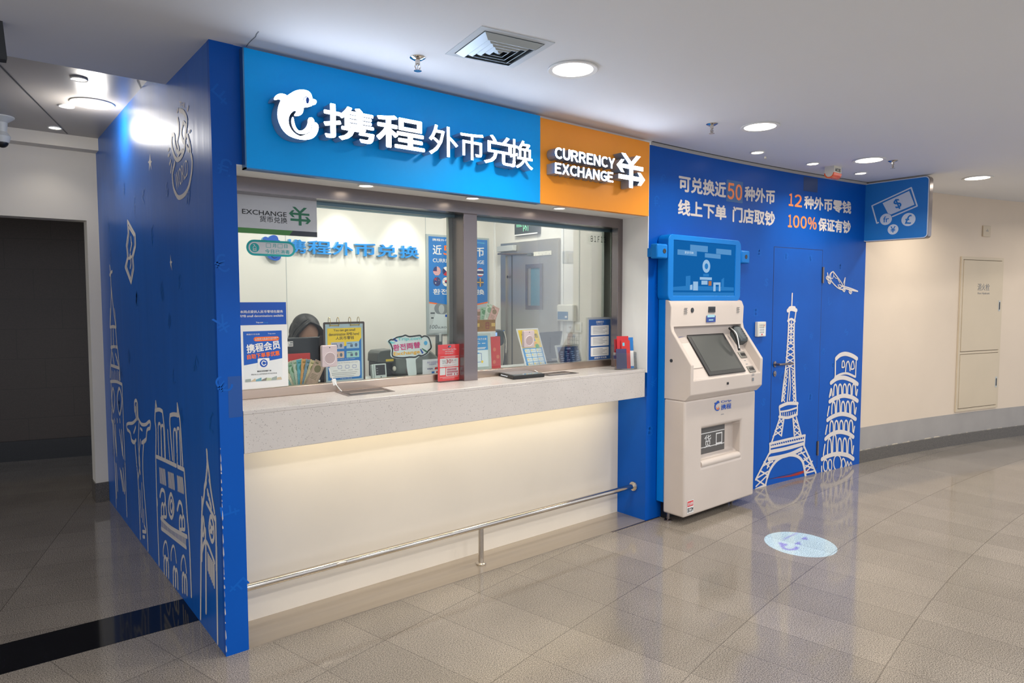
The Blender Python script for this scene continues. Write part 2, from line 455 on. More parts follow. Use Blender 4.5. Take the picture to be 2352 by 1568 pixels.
def lbl(fr, parent, body, box, m, name='lettering', off=.0012, bold=0., keep=None, **k):
    mb = MB(); mb.flat = True; write(mb, fr, body, box, off, bold, keep=keep, **k); return mb.build(name, m, parent)
def patch(fr, parent, name, m, uv, off):
    mb = MB(); mb.flat = True; mb.poly(fr, uv, off); return mb.build(name, m, parent)
def rect(b): return [(b[0], b[1]), (b[2], b[1]), (b[2], b[3]), (b[0], b[3])]
def sub(b, u0, v0, u1, v1):     # fractional sub-box, v measured upwards
    return (b[0]+(b[2]-b[0])*u0, b[1]+(b[3]-b[1])*v0, b[0]+(b[2]-b[0])*u1, b[1]+(b[3]-b[1])*v1)
def bars(fr, parent, name, m, rows, off):
    mb = MB(); mb.flat = True
    for b in rows: mb.poly(fr, rect(b), off)
    return mb.build(name, m, parent)

# ================================================================== THE SETTING
MB().box(-9, 14, -9, 7.5, -.06, 0).struct('floor', FLOORM)
# upper ceiling (ends at a step in front of the left passage), stepped higher ceiling of the passage
mb = MB(); mb.prism([(-9, -2.95, ZC), (14, -2.95, ZC), (14, 7, ZC), (.03, 7, ZC), (.03, .775, ZC), (0, .775, ZC), (-9, .9, ZC)], (0, 0, .12)); mb.struct('ceiling', CEIL)
MB().box(-6, .05, .93, 3.2, 2.826, 2.9).struct('ceiling_left', CEILL)
fc = FZ(2.826)
mb = MB(); mb.flat = True
for a, b in [((0, 150), (155, 307)), ((316, 184), (326, 206)), ((250, 170), (326, 206))][:2]:
    p, q = fc.hit(*a), fc.hit(*b); p.z = q.z = 2.8245; d = (q-p).normalized(); p = p-d*.6 if a[0] == 0 else p
    k = Vector((-d.y, d.x, 0))*.005; mb.face([p+k, p-k, q-k, q+k])
mb.struct('trim_5', DARK)
# floor: black granite strip at the passage, steel threshold under the counter
mb = MB(); mb.prism([(-6, .60, 0), (0, .445, 0), (0, .757, 0), (-6, .93, 0)], (0, 0, .0015)); mb.struct('trim_1', BLKG)
mb = MB(); mb.box(.1, 2.92, 0.0, .27, 0, .006)
mb.struct('trim_2', PLATE)
mb = MB(); mb.prism([(2.55, -.012, 0), (3.06, -.012, 0), (3.06, .01, 0), (2.55, .01, 0)], (0, 0, .004)); mb.struct('trim_6', STEEL)

# ---- booth left partition with the blue side vinyl and front pier
wl = MB().box(0, .1, 0.002, 3.06, 0, 2.84).struct('wall_left', BLUEL)
wp = MB().box(-.0006, .1, -.0005, .03, 0, ZC).box(.0995, .16, -.0006, .001, 2.195, ZC-.001).struct('wall_front_pier', BLUEV)
# ---- low front wall under the counter, header above the window
MB().box(.1, 2.92, .265, .40, 0, 1.08).struct('wall_front', LOWW)
mb = MB(); mb.prism([(.1, .0, 2.187), (2.93, .0, 2.187), (3.0, .41, 2.187), (.1, .41, 2.187)], (0, 0, ZC-2.187)); wh = mb.struct('wall_front_header', REVEAL)
# ---- right reveal (white lining) and blue pier under the counter
mb = MB(); mb.prism([(2.905, .0, 1.08), (2.93, .0, 1.08), (2.935, .262, 1.08), (2.912, .262, 1.08)], (0, 0, 1.107)); mb.struct('wall_reveal', REVEAL)
mb = MB(); mb.prism([(.09, .006, 1.1), (.1015, .006, 1.1), (.1015, .3, 1.1), (.09, .3, 1.1)], (0, 0, 1.087)); mb.struct('wall_reveal_left', REVEAL)
# ---- curved blue wall on the right (starts as the right pier of the booth)
def curved_slab(x0, x1, z0, z1, o0, o1, n=24, first=None):
    mb = MB()
    mb.slab(WALL, x0, x1, z0, z1, o0, o1, n); return mb
XE = WALL.px(1973.4, 1061)[0]
wr = curved_slab(2.912, XE, 0, 2.68, -.12, 0, 20).struct('wall_right', BLUEV)
curved_slab(2.93, XE+.0, 2.68, ZC, -.3, .004, 20).struct('trim_3', mat('ceiling_trim_grey', '#b3b0ad', .5))
curved_slab(2.93, XE+.0, ZC-.0025, ZC+.001, .004, .014, 20).struct('trim_4', DARK)
# ---- white curved wall further on, painted band and stone skirting
wfr = curved_slab(XE, 10.5, 0, ZC, -.4, -.03, 30).struct('wall_far_right', CREAM)
z0, z1 = .112, .345
mb = MB(); mb.slab(WALL, XE+.002, 10.5, z0, z1, -.032, -.028, 30); mb.build('painted_band', GREYB, wfr)
curved_slab(XE+.001, 10.5, 0, .118, -.028, -.005, 30).struct('baseboard_right', SKIRT)
# chipped plaster along the skirting
mb = MB(); mb.flat = True; rr = random.Random(3); x = XE+.05
while x < 9.5:
    w = rr.uniform(.02, .16); h = rr.uniform(.003, .012)
    pts = [(x, .117)] + [(x+w*k/5, .117+h*rr.uniform(.3, 1)) for k in range(1, 5)] + [(x+w, .117)]
    mb.poly(WALL, pts, -.0275); x += w+rr.uniform(0, .12)
mb.build('chipped_edge', mat('bare_plaster', '#d8cdb8', .9), wfr)
# ---- rear left wall with opening to the dark passage
mb = MB(); mb.prism([(-6, 3.06, 0), (-3.2, 3.06, 0), (-3.2, 3.06, 2.21), (-.078, 3.06, 2.215), (-.088, 3.06, 0), (0.0, 3.06, 0), (0.0, 3.06, 2.84), (-6, 3.06, 2.84)], (0, .16, 0)); mb.struct('wall_rear', WHITE)
mb = MB(); mb.box(-6, 0, 2.93, 3.06, 2.735, 2.83); mb.struct('trim_7', WHITE)
MB().box(-.095, -.001, 3.045, 3.23, 0, .155).struct('baseboard_rear', SKIRT)
a, b = FZ(0).hit(0, 1062), FZ(0).hit(218, 1045); d = (b-a).normalized(); nrm = Vector((-d.y, d.x, 0))
p, q = a-d*5, b+d*2.2
mb = MB(); mb.prism([p+nrm*.03, q+nrm*.03, q+nrm*.2, p+nrm*.2], (0, 0, 2.9)); mb.struct('wall_passage', DTILE)
mb = MB(); mb.prism([p, q, q+nrm*.03, p+nrm*.03], (0, 0, .2)); mb.struct('baseboard_passage', BLKG)
MB().box(-6, 2, 3.2, 7.4, 2.9, 2.95).struct('ceiling_passage', mat('passage_ceiling', '#7b7570', .8))
# ---- booth room
wb = MB().box(.1, XR, YB, YB+.1, 0, 2.6).struct('wall_booth_rear', BOOTHW)
wbr = MB().box(XR, XR+.1, .15, YB+.1, 0, 2.6).struct('wall_booth_right', BOOTHW); MB().box(2.937, XR+.1, .125, .15, 0, 2.6).struct('wall_booth_lining', BOOTHW)
MB().box(.1, .13, .42, YB, 0, 2.6).struct('wall_booth_left', BOOTHW)
MB().box(.1, XR+.1, .41, YB+.1, 2.6, 2.65).struct('ceiling_booth', WHITE)
for nm, px_ in (('panel_joint', 657), ('panel_joint', 978)):
    u = FY(YB).px(px_, 600)[0]; MB().box(u-.003, u+.003, YB-.0015, YB, .1, 2.6).build(nm, LGREY, wb)
MB().box(2.985, 3.0, YB-.015, YB, 0, 2.6).build('corner_strip', PAPER, wb)
u = -FX(XR).px(1294, 620)[0]; MB().box(XR-.006, XR, u-.004, u+.02, .1, 2.6).build('panel_joint', PAPER, wbr)
u = -FX(XR).px(1331, 620)[0]; MB().box(XR-.004, XR, u-.004, u+.004, .1, 2.6).build('panel_joint', LGREY, wbr)
# row of wall-washer and ceiling lamps of the booth
for i, x in enumerate((.7, 1.6, 2.5)):
    mb = MB(); mb.lathe((x, 1.1, 2.585), [(.17, .014), (.17, 0), (.15, -.003), (.15, .004)], 28)
    tag(mb.build('room_downlight', LED), 'round white downlight in the booth room ceiling behind the counter glass', 'light', 'booth room downlights')

# ================================================================== COUNTER WINDOW
GF = FY(YG)
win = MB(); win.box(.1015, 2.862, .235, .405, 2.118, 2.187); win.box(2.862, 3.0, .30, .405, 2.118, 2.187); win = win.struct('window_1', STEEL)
MB().box(.1015, 3.0, .345, .40, 1.103, 1.150).build('sill_rail', mat('sill_steel', '#c2b0a2', .28, .9), win, bevel=.003)
MB().box(1.502, 1.604, .262, .41, 1.103, 2.187).build('mullion', STEELV, win, bevel=.002)
MB().box(2.862, 2.925, .24, .30, 1.103, 2.187).build('jamb', STEELV, win, bevel=.002)
MB().box(.1, 1.505, .367, .373, 1.148, 2.12).build('glass_pane', GL, win)
MB().box(1.604, 3.0, .367, .373, 1.148, 2.12).build('glass_pane', GL, win)
MB().box(.1, 1.505, .355, .385, 2.102, 2.13).build('head_channel', mat('teal_grey_metal', '#6d8994', .4, .6), win)
MB().box(1.604, 3.0, .355, .385, 2.102, 2.13).build('head_channel', MATS['teal_grey_metal'], win)
def colx(px_, y, py=650): return FY(y).px(px_, py)[0]
for a, b in ((1031, 1044), (1047.5, 1062)):
    MB().box(colx(a, .38), colx(b, .38), .38, .405, 1.1, 2.13).build('sash_stile', mat('sash_steel', '#b4bab5', .3, .9), win, bevel=.002)
for a, b in ((1387, 1401.5), (1404, 1420)):
    MB().box(colx(a, .38), colx(b, .38), .38, .405, 1.1, 2.13).build('sash_stile', mat('sash_steel', '#b4bab5', .3, .9), win, bevel=.002)
MB().box(.11, colx(1025, .42), .42, .48, 2.105, 2.3).build('blind_box', mat('teal_blind', '#7ea3b0', .6), win)
MB().box(colx(1094, .42), 2.99, .42, .48, 2.113, 2.3).build('blind_box', MATS['teal_blind'], win)
# ---- stone counter, its tray openings, inner worktop
cnt = thing('stone_counter', 'long pale speckled stone counter running under the ticket window glass', 'counter', (1.49, .15, .907))
MB().box(.102, 2.889, 0.0, .40, 1.083, 1.103).build('top_slab', QUARTZ, cnt, bevel=.003)
MB().box(2.889, 3.0, .262, .40, 1.083, 1.103).build('top_slab', QUARTZ, cnt); MB().box(.102, 2.889, 0.0, .022, .907, 1.0835).build('apron', QUARTZ, cnt, bevel=.002)
MB().box(.102, 2.889, .022, .264, .965, .975).build('underside_panel', LOWW, cnt)
wk = thing('inner_worktop', 'pale inner worktop behind the window glass carrying stands and screens', 'worktop', (1.55, .6, 1.05))
MB().box(.135, 2.99, .405, .92, 1.075, 1.100).build('top', LGREY, wk); MB().box(.135, 2.99, .41, .43, .3, 1.075).build('panel', LGREY, wk)
for sx in (.15, 2.94): MB().box(sx, sx+.04, .44, .85, 0, 1.075).build('support', LGREY, wk)
cz = FZ(1.1045)
def tray(c, name, label):
    p = [cz.hit(*q) for q in c]
    t = thing(name, label, 'tray', (p[0].x, p[0].y, 1.1035), 'cash trays in the counter')
    bl, fl, fr_, br = [Vector((q.x, q.y, 0)) for q in p]
    ctr = (bl+fl+fr_+br)/4
    def inset(q, k): return q+(ctr-q)*k
    mb = MB(); o = [bl, fl, fr_, br]; i = [inset(q, .12) for q in o]
    for k in range(4):
        A, B, C2, D = o[k], o[(k+1) % 4], i[(k+1) % 4], i[k]
        mb.obox([A+Vector((0, 0, 1.1032)), B+Vector((0, 0, 1.1032)), C2+Vector((0, 0, 1.1032)), D+Vector((0, 0, 1.1032)), A+Vector((0, 0, 1.1052)), B+Vector((0, 0, 1.1052)), C2+Vector((0, 0, 1.1048)), D+Vector((0, 0, 1.1048))])
    mb.build('rim', STEEL, t)
    mb = MB(); mb.prism([q+Vector((0, 0, 1.1033)) for q in i], (0, 0, .0004)); mb.build('well', mat('tray_shadow_steel', '#2e2c2a', .3, .7), t)
    m0, m1 = inset(bl, .35)*.45+inset(fl, .2)*.55, inset(br, .35)*.45+inset(fr_, .2)*.55
    dv = (fl-bl)*.13
    mb = MB(); mb.prism([m0+Vector((0, 0, 1.1036)), m0+dv+Vector((0, 0, 1.1036)), m1+dv+Vector((0, 0, 1.1036)), m1+Vector((0, 0, 1.1036))], (0, 0, .003)); mb.build('sliding_lid', CHROME, t)
tray([(769.5, 899.4), (799, 909.3), (907.6, 898.3), (877, 889)], 'cash_tray', 'steel cash tray sunk in the counter below the cable of the left intercom')
tray([(1225, 859), (1262, 863), (1330, 856.5), (1295, 852)], 'cash_tray', 'steel cash tray sunk in the counter beside the flat black screen')
# ---- warm LED strip under the counter
ls = thing('strip_light', 'warm light strip hidden under the stone counter', 'light', (1.5, .033, .941))
MB().box(.12, 2.86, .023, .043, .945, .9645).build('housing', PAPER, ls); MB().box(.13, 2.85, .025, .041, .941, .9455).build('diffuser', emis('strip_warm', '#ffe9b8', 6), ls)
lamp('strip_lamp', 'AREA', (1.51, .033, .938), 5, (1, .88, .62), to=(1.51, .262, .72), shape='RECTANGLE', size=2.6, size_y=.02)
# ---- foot rail
rail = thing('foot_rail', 'polished steel foot rail with one short post in front of the counter base', 'rail', (1.5, .106, 0))
pts = [Vector((.104, .106, .247))] + [Vector((.104+(2.914-.104)*k/40, .106, .247-.012*k/40)) for k in range(1, 40)] + [Vector((2.914, .106, .235))]
mb = MB(); mb.tube(pts, .0185, 18); mb.build('handrail', CHROME, rail, smooth=True)
mb = MB(); mb.tube([(1.507, .106, .012), (1.507, .106, .232)], .0165, 18); mb.build('post', CHROME, rail, smooth=True)
mb = MB(); mb.lathe((1.507, .106, .006), [(.028, 0), (.03, .003), (.03, .009), (.026, .014), (.018, .016)], 24); mb.build('post_flange', CHROME, rail, smooth=True)
mb = MB(); mb.lathe((2.908, .106, .235), [(.033, 0), (.036, -.006), (.034, -.014), (.022, -.019)], 24, axis=(1, 0, 0)); mb.build('wall_flange', CHROME, rail, smooth=True)
mb = MB(); mb.lathe((.103, .106, .247), [(.033, 0), (.036, .006), (.034, .014), (.022, .019)], 24, axis=(1, 0, 0)); mb.build('wall_flange', CHROME, rail, smooth=True)
mb = MB()
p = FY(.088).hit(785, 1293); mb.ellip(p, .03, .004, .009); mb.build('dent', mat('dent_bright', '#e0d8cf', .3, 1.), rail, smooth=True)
# blue lower face of the right pier seen under the counter (wall edge lining)
MB().box(2.906, 2.9125, .0, .30, 0, .907).struct('wall_pier_side', BLUEV)

# ================================================================== SIGN FASCIA
YS = -.042
SF = FY(YS); SL = FY(YS-.075)
xs0 = SF.px(563, 250)[0]; xs1 = SF.px(1241, 400)[0]; xs2 = SF.px(1491, 400)[0]
zs0 = SF.px(563, 384)[1]; zs1 = 2.69
fs = thing('fascia_sign', 'wide glossy blue shop sign with lit white dolphin emblem and Chinese characters', 'sign', (xs0, 0, zs0))
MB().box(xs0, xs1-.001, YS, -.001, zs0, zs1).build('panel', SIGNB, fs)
mb = MB()
mb.box(xs0-.006, xs0, YS-.002, -.001, zs0-.006, zs1); mb.box(xs0-.006, xs1-.001, YS-.002, -.001, zs0-.006, zs0)
mb.build('edge_trim', mat('steel_blue_trim', '#4f7ca6', .3, .7), fs)
RETURN = mat('letter_return', '#9fb0c6', .35, .5)
Z4 = lambda L: [SL.px(540+x/3.2667, 80+y/3.2667) for x, y in L]
def solid(fr, parent, name, polys, d0, depth, mface, mside):
    """lit letter: bright face on metal returns"""
    mb = MB(); mb.flat = True
    for kk, p in enumerate(polys): mb.poly(fr, p, depth+.0005+kk*1e-4)
    face = mb.build(name, mface, parent)
    mb = MB()
    for p in polys: mb.poly(fr, p, d0, depth)
    ORG[face] = ORG[parent]
    mb.build('return', mside, face)
    return face
A = spline([(612,505),(607,490),(592,482),(580,478),(575,455),(560,430),(535,416),(498,411),(460,417),(425,433),(391,456)],3)+[Vector(q) for q in ((388,455),)]+spline([(375,446),(345,440),(318,447),(300,462),(291,482),(302,489),(325,484),(341,492),(330,520),(320,560),(318,610),(330,660),(355,710),(390,747),(430,769),(480,783),(530,787),(575,778),(605,755),(622,720),(626,690),(618,668),(602,656),(588,661),(579,680),(574,705),(557,734),(528,748),(500,757),(487,759),(450,740),(420,708),(404,670),(401,632),(412,598),(435,573),(455,571),(456,582),(444,600),(452,609),(478,607),(500,594),(511,572),(513,546)],3)+[Vector(q) for q in ((545,542),(577,533),(555,525),(585,528),(603,521))]
B = spline([(437,621),(428,620),(422,650),(431,690),(451,722),(480,741),(510,744),(538,738),(560,722),(570,698),(575,674),(593,652),(590,634),(575,620),(556,622),(546,638),(543,668),(530,695),(510,713),(490,719),(472,714),(455,690),(444,655)],3,True)
em = solid(SL, fs, 'dolphin_emblem', [Z4(A), Z4(B)], -.073, 0, LITW, RETURN)
mb = MB(); mb.flat = True; mb.stroke(SL, spline(Z4([(513,488),(518,472),(533,466),(548,474),(553,490),(545,506),(530,508),(518,500)]), 3, True), .0035, .002, True); mb.build('eye_ring', NAVY, em)
mb = MB(); mb.flat = True; u, v = Z4([(538,488)])[0]; mb.disc(SL, u+.002, v-.003, .0075, .0022, 16, ry=.014); mb.build('pupil', NAVY, em)
ltop = SL.px(540+745/3.2667, 80+518/3.2667)[1]; lbot = SL.px(540+690/3.2667, 80+770/3.2667)[1]
def sx_(x, y): return SL.px(540+x/3.2667, 80+y/3.2667)[0]
for ch, xa, xb, ym, bold, zt, zb in [('携', 664, 1044, 660, .022, 0, 0), ('程', 1060, 1422, 740, .026, 0, 0), ('外', 1455, 1672, 790, .008, -.004, 0), ('币', 1690, 1864, 820, .008, -.012, .004), ('兑', 1868, 2104, 860, .008, 0, 0), ('换', 2062, 2234, 890, .008, 0, 0)]:
    box = (sx_(xa, ym), lbot+zb, sx_(xb, ym), ltop+zt)
    mb = MB(); mb.flat = True; write(mb, SL, ch, box, .0005, bold); f = mb.build('sign_character', LITW, fs)
    mb = MB(); mb.flat = True; write(mb, SL, ch, box, -.073, bold, depth=.073); mb.build('return', RETURN, f)
os_ = thing('currency_exchange_sign', 'square orange sign panel reading CURRENCY EXCHANGE with lit white yen arrows', 'sign', (xs1, 0, zs0))
MB().box(xs1, xs2, YS, -.001, zs0, zs1-.01).build('panel', ORANGE, os_)
k = 6.2733
for body, xa, xb, ya, yb in (('CURRENCY', 280, 1143, 545, 710), ('EXCHANGE', 280, 1122, 770, 925)):
    box = tbox(SL, 1230+xa/k, 1230+xb/k, 250+ya/k, 250+yb/k)
    n = len(body); wds = {'C': .98, 'E': .9, 'H': 1, 'X': 1, 'A': 1.05, 'N': 1.02, 'G': 1.02, 'U': 1, 'R': 1, 'Y': .98}
    tot = sum(wds[c] for c in body)+.13*(n-1); x = 0
    for c in body:
        w = wds[c]; bx = sub(box, x/tot, 0, (x+w)/tot, 1); x += w+.13
        mb = MB(); mb.flat = True; write(mb, SL, chr(ord(c)+0xFEE0), bx, .0005, .04); f = mb.build('sign_letter', LITW, os_)
        mb = MB(); mb.flat = True; write(mb, SL, chr(ord(c)+0xFEE0), bx, -.073, .04, depth=.073); mb.build('return', RETURN, f)
YEN = [[(1130,290),(1192,289),(1300,388),(1255,411)], [(1365,291),(1430,292),(1318,407),(1270,390)], [(1255,385),(1312,385),(1312,677),(1255,677)],
       [(1060,437),(1130,363),(1175,362),(1135,413),(1475,413),(1475,459),(1138,458),(1178,510),(1130,508)], [(1090,538),(1425,537),(1385,485),(1432,486),(1505,559),(1440,635),(1388,635),(1425,587),(1090,588)]]
def yen(box): return [[(box[0]+(box[2]-box[0])*(x-1060)/445, box[3]-(box[3]-box[1])*(y-289)/388) for x, y in p] for p in YEN]
box = tbox(SL, 1230+1170/k, 1230+1578/k, 250+615/k, 250+1105/k)
solid(SL, os_, 'yen_arrows', yen(box), -.073, 0, LITW, RETURN)

# ================================================================== WALL WRITING AND DRAWINGS
OFFW_ = .0015
for body, xl, xr, yt, yb, m in [('可兑换近', 1558.7, 1667.7, 400.5, 439, MURAL), ('50', 1671, 1704.5, 418.7, 456.9, PEACH), ('种外币', 1710, 1779.9, 425.9, 460.5, MURAL),
        ('线上下单', 1557, 1668.5, 456.5, 493.5, MURAL), ('门店取钞', 1682.7, 1779.9, 473.6, 509.5, MURAL),
        ('12', 1811.7, 1842, 443.3, 472.7, PEACH), ('种外币零钱', 1846.9, 1955.3, 448.2, 479.1, MURAL),
        ('100%', 1810, 1875.8, 492.1, 521.6, PEACH), ('保证有钞', 1879.3, 1953.9, 499.3, 530, MURAL)]:
    bx = tbox(WALL, xl, xr, yt, yb); mb = MB(); mb.flat = True
    if m is PEACH:
        x = 0; wd_ = [{'1': .62, '%': 1.45}.get(c, 1.) for c in body]; tot = sum(wd_)+.16*(len(body)-1)
        for c, w in zip(body, wd_): write(mb, WALL, chr(ord(c)+0xFEE0), sub(bx, x/tot, 0, (x+w)/tot, 1), OFFW_, .035); x += w+.16
    else: write(mb, WALL, body, bx, OFFW_, .042)
    mb.build('wall_lettering', m, wr)
# pale tape square behind the 50
b = tbox(WALL, 1669, 1706, 412, 462); patch(WALL, wr, 'pasted_square', mat('blue_patch', '#3568a3', .4), rect(b), .0008)
b = tbox(WALL, 1846, 1878, 405, 438); patch(WALL, wr, 'dark_patch', mat('dark_wall_patch', '#0a3a76', .4), rect(b), .0008)
def zoom(x0, y0, s): return lambda L, fr: [fr.px(x0+x/s, y0+y/s) for x, y in L]
def drawing(parent, name, fr, tr, items, m=MURAL, off=.0008):
    mb = MB(); mb.flat = True
    for it in items:
        kind, w, L = it[0], it[1], it[2]; uv = tr(L, fr)
        w = min(w, .023) if fr is LEFT else min(w, .04)
        if kind == 'l': mb.stroke(fr, uv, w, off)
        elif kind == 's': mb.stroke(fr, uv, w, off, smooth=5)
        elif kind == 'c': mb.stroke(fr, uv, w, off, True, smooth=4)
        elif kind == 'k': mb.stroke(fr, uv, w, off, True)
        elif kind == 'f': mb.poly(fr, uv, off)
    return mb.build(name, m, parent)
R6 = zoom(1720, 560, 2.7036)
eif = [('s', .016, [(268,308),(264,392)]), ('s', .03, [(248,402),(258,396),(282,397)]), ('s', .034, [(240,414),(262,404),(292,412)]), ('s', .016, [(250,416),(242,480)]), ('s', .016, [(291,416),(282,478)]), ('s', .02, [(240,478),(262,466),(284,480)]),
    ('s', .018, [(246,480),(240,600),(230,740),(216,850),(202,975)]), ('s', .018, [(280,480),(278,600),(281,740),(284,850),(290,985)]), ('l', .014, [(262,480),(258,620)]), ('s', .013, [(250,770),(246,860),(236,980)]), ('s', .013, [(252,770),(256,880),(250,970)]),
    ('s', .03, [(190,1010),(240,990),(300,990)]), ('l', .016, [(187,1010),(192,1070)]), ('l', .016, [(300,990),(298,1060)]), ('s', .016, [(190,1042),(240,1034),(298,1016)]), ('s', .024, [(186,1072),(240,1078),(296,1058)])]
for i in range(9): eif.append(('l', .008, [(196+i*12, 1050-i*1), (198+i*12, 1074-i*1.5)]))
for i in range(8):
    y = 490+i*36; a = 246-i*3.0; b = 279+i*.3
    eif += [('l', .011, [(a, y), (b, y+34)]), ('l', .011, [(b, y), (a-2, y+34)])]
for i in range(4):
    y = 780+i*50; a = 224-i*6; b = 282+i*2
    eif += [('s', .012, [(a, y), (a+14, y+24), (a-4, y+48)]), ('s', .012, [(a+16, y), (a+2, y+30), (a+14, y+48)]), ('s', .012, [(b, y), (b-16, y+24), (b+2, y+46)]), ('s', .012, [(b-18, y), (b-2, y+28), (b-14, y+46)])]
eif += [('l', .018, [(192,1075),(140,1230)]), ('l', .018, [(216,1080),(200,1190)]), ('l', .018, [(272,1080),(280,1190)]), ('l', .018, [(292,1075),(322,1185)])]
for i in range(3):
    y = 1085+i*36; a = 188-i*14; a2 = 214-i*5; b = 274+i*2; b2 = 296+i*9
    eif += [('l', .012, [(a, y), (a2-4, y+34)]), ('l', .012, [(a2, y), (a-12, y+36)]), ('l', .012, [(b, y), (b2+8, y+34)]), ('l', .012, [(b2, y), (b+2, y+34)])]
eif += [('s', .022, [(128,1240),(230,1215),(346,1188)]), ('l', .02, [(346,1188),(340,1262)]), ('l', .02, [(130,1240),(128,1300)]), ('s', .02, [(130,1262),(230,1240),(338,1216)]), ('s', .032, [(130,1290),(230,1270),(336,1240)]), ('s', .036, [(122,1335),(200,1320),(262,1302),(325,1272)])]
for i in range(15): eif.append(('l', .008, [(140+i*13.5, 1242-i*3.3), (143+i*13.5, 1256-i*3.2)]))
eif += [('s', .028, [(112,1450),(130,1400),(170,1345),(220,1316),(270,1310),(310,1325),(335,1360),(350,1440)]), ('l', .02, [(124,1300),(40,1462)]), ('s', .02, [(112,1450),(98,1510)]), ('l', .02, [(342,1258),(414,1420)]), ('l', .018, [(40,1522),(100,1496)])]
eif += [('l', .014, [(92,1352),(124,1382)]), ('l', .014, [(78,1384),(128,1350)]), ('l', .014, [(66,1406),(110,1430)]), ('l', .014, [(44,1456),(116,1412)]), ('l', .014, [(44,1462),(104,1500)]), ('l', .014, [(42,1505),(108,1440)]), ('s', .016, [(112,1390),(126,1360),(146,1350)]),
    ('l', .014, [(304,1305),(346,1290)]), ('l', .014, [(322,1290),(362,1336)]), ('l', .014, [(332,1350),(374,1320)]), ('l', .014, [(340,1330),(386,1372)]), ('l', .014, [(346,1392),(392,1348)]), ('l', .014, [(350,1375),(404,1395)]), ('l', .014, [(352,1418),(392,1372)]), ('l', .014, [(352,1422),(404,1408)])]
drawing(wr, 'tower_drawing', WALL, R6, eif, off=.003)
pisa = [('s', .05, [(540,712),(565,690),(600,682),(640,694),(668,712)]), ('s', .018, [(536,720),(534,826)]), ('s', .016, [(664,728),(660,826)]), ('s', .022, [(532,828),(570,808),(610,804),(656,824)]), ('s', .05, [(508,862),(545,836),(590,830),(640,848),(672,870)]),
    ('s', .014, [(576,764),(578,734),(586,726),(592,744),(590,764),(576,766)]), ('s', .016, [(598,792),(604,744),(616,730),(624,760),(626,786)]), ('s', .014, [(632,776),(636,742),(646,728),(652,770),(634,778)])]
def arches(x0, x1, n, y0, h, sl, w=.018, mid=None):
    out = []
    for i in range(n):
        a = x0+(x1-x0)*i/n; b = a+(x1-x0)/n*.78; m = (a+b)/2; k = 1.0 if mid is None or i != mid else 1.28
        yb = y0+sl*i
        out.append(('s', w, [(a, yb), (a+(m-a)*.25, yb-h*k*.75), (m, yb-h*k), (b-(b-m)*.2, yb-h*k*.75), (b, yb)]))
    return out
for (xa, xb, yc, dy, xl, xr) in [(500, 672, 952, 26, 500, 674), (486, 662, 1065, 28, 486, 662), (474, 650, 1176, 34, 474, 648), (450, 648, 1312, 24, 452, 648)]:
    pisa.append(('s', .048, [(xl, yc+dy), (xl+38, yc+4), ((xl+xr)/2, yc-10), (xr-36, yc), (xr-2, yc+22)]))
for (xa, xb, yb, h) in [(524, 668, 938, 66), (512, 660, 1054, 74), (500, 650, 1168, 70), (486, 644, 1300, 92)]:
    pisa += arches(xa, xb, 5, yb, h, -1, mid=1 if h > 70 else None)
    pisa += [('l', .018, [(xa-16, yb-h*.6), (xa-26, yb+12)]), ('l', .018, [(xb+4, yb-h*.5), (xb-2, yb+2)])]
pisa += [('l', .016, [(508,900),(506,940)]), ('l', .012, [(512,900),(518,945)]), ('l', .016, [(450,1380),(450,1412)])]
for cx, cy, rx, ry in [(474,1376,13,36), (502,1372,11,34), (548,1360,24,48)]: pisa.append(('c', .014, [(cx-rx, cy), (cx-rx*.7, cy-ry*.75), (cx, cy-ry), (cx+rx*.7, cy-ry*.75), (cx+rx, cy+ry*.1), (cx+rx*.6, cy+ry*.8), (cx, cy+ry*.98), (cx-rx*.7, cy+ry*.7)]))
pisa += [('s', .016, [(576,1390),(574,1350),(586,1332),(598,1362),(594,1384)]), ('s', .014, [(604,1378),(610,1350),(618,1376)]), ('s', .014, [(624,1370),(630,1354),(636,1368)])]
drawing(wr, 'leaning_tower_drawing', WALL, R6, pisa, off=.003)
plane = [('s', .012, [(522,172),(506,182),(500,204),(512,232),(530,254),(556,276),(582,284)]), ('s', .012, [(522,172),(548,206),(570,236),(584,260)]), ('c', .008, [(522,174),(508,186),(508,210),(518,214),(524,194)]), ('s', .012, [(586,244),(596,210),(590,262)]), ('s', .012, [(552,254),(562,272),(582,264),(630,276),(674,294)]), ('s', .012, [(586,274),(640,288),(672,294)]), ('s', .01, [(560,252),(590,268)]),
    ('s', .012, [(486,180),(492,202),(506,214)]), ('l', .007, [(526,198),(536,212),(548,214),(556,228),(562,240)])]
for cx, cy, r in [(487,212,9), (498,236,9), (588,286,8), (628,298,9)]:
    plane += [('c', .009, [(cx-r, cy), (cx-r*.3, cy-r*1.3), (cx+r, cy), (cx+r*.2, cy+r*1.3)]), ('c', .006, [(cx-r*.4, cy), (cx, cy-r*.6), (cx+r*.4, cy), (cx, cy+r*.6)])]
drawing(wr, 'aeroplane_drawing', WALL, R6, plane, off=.003)
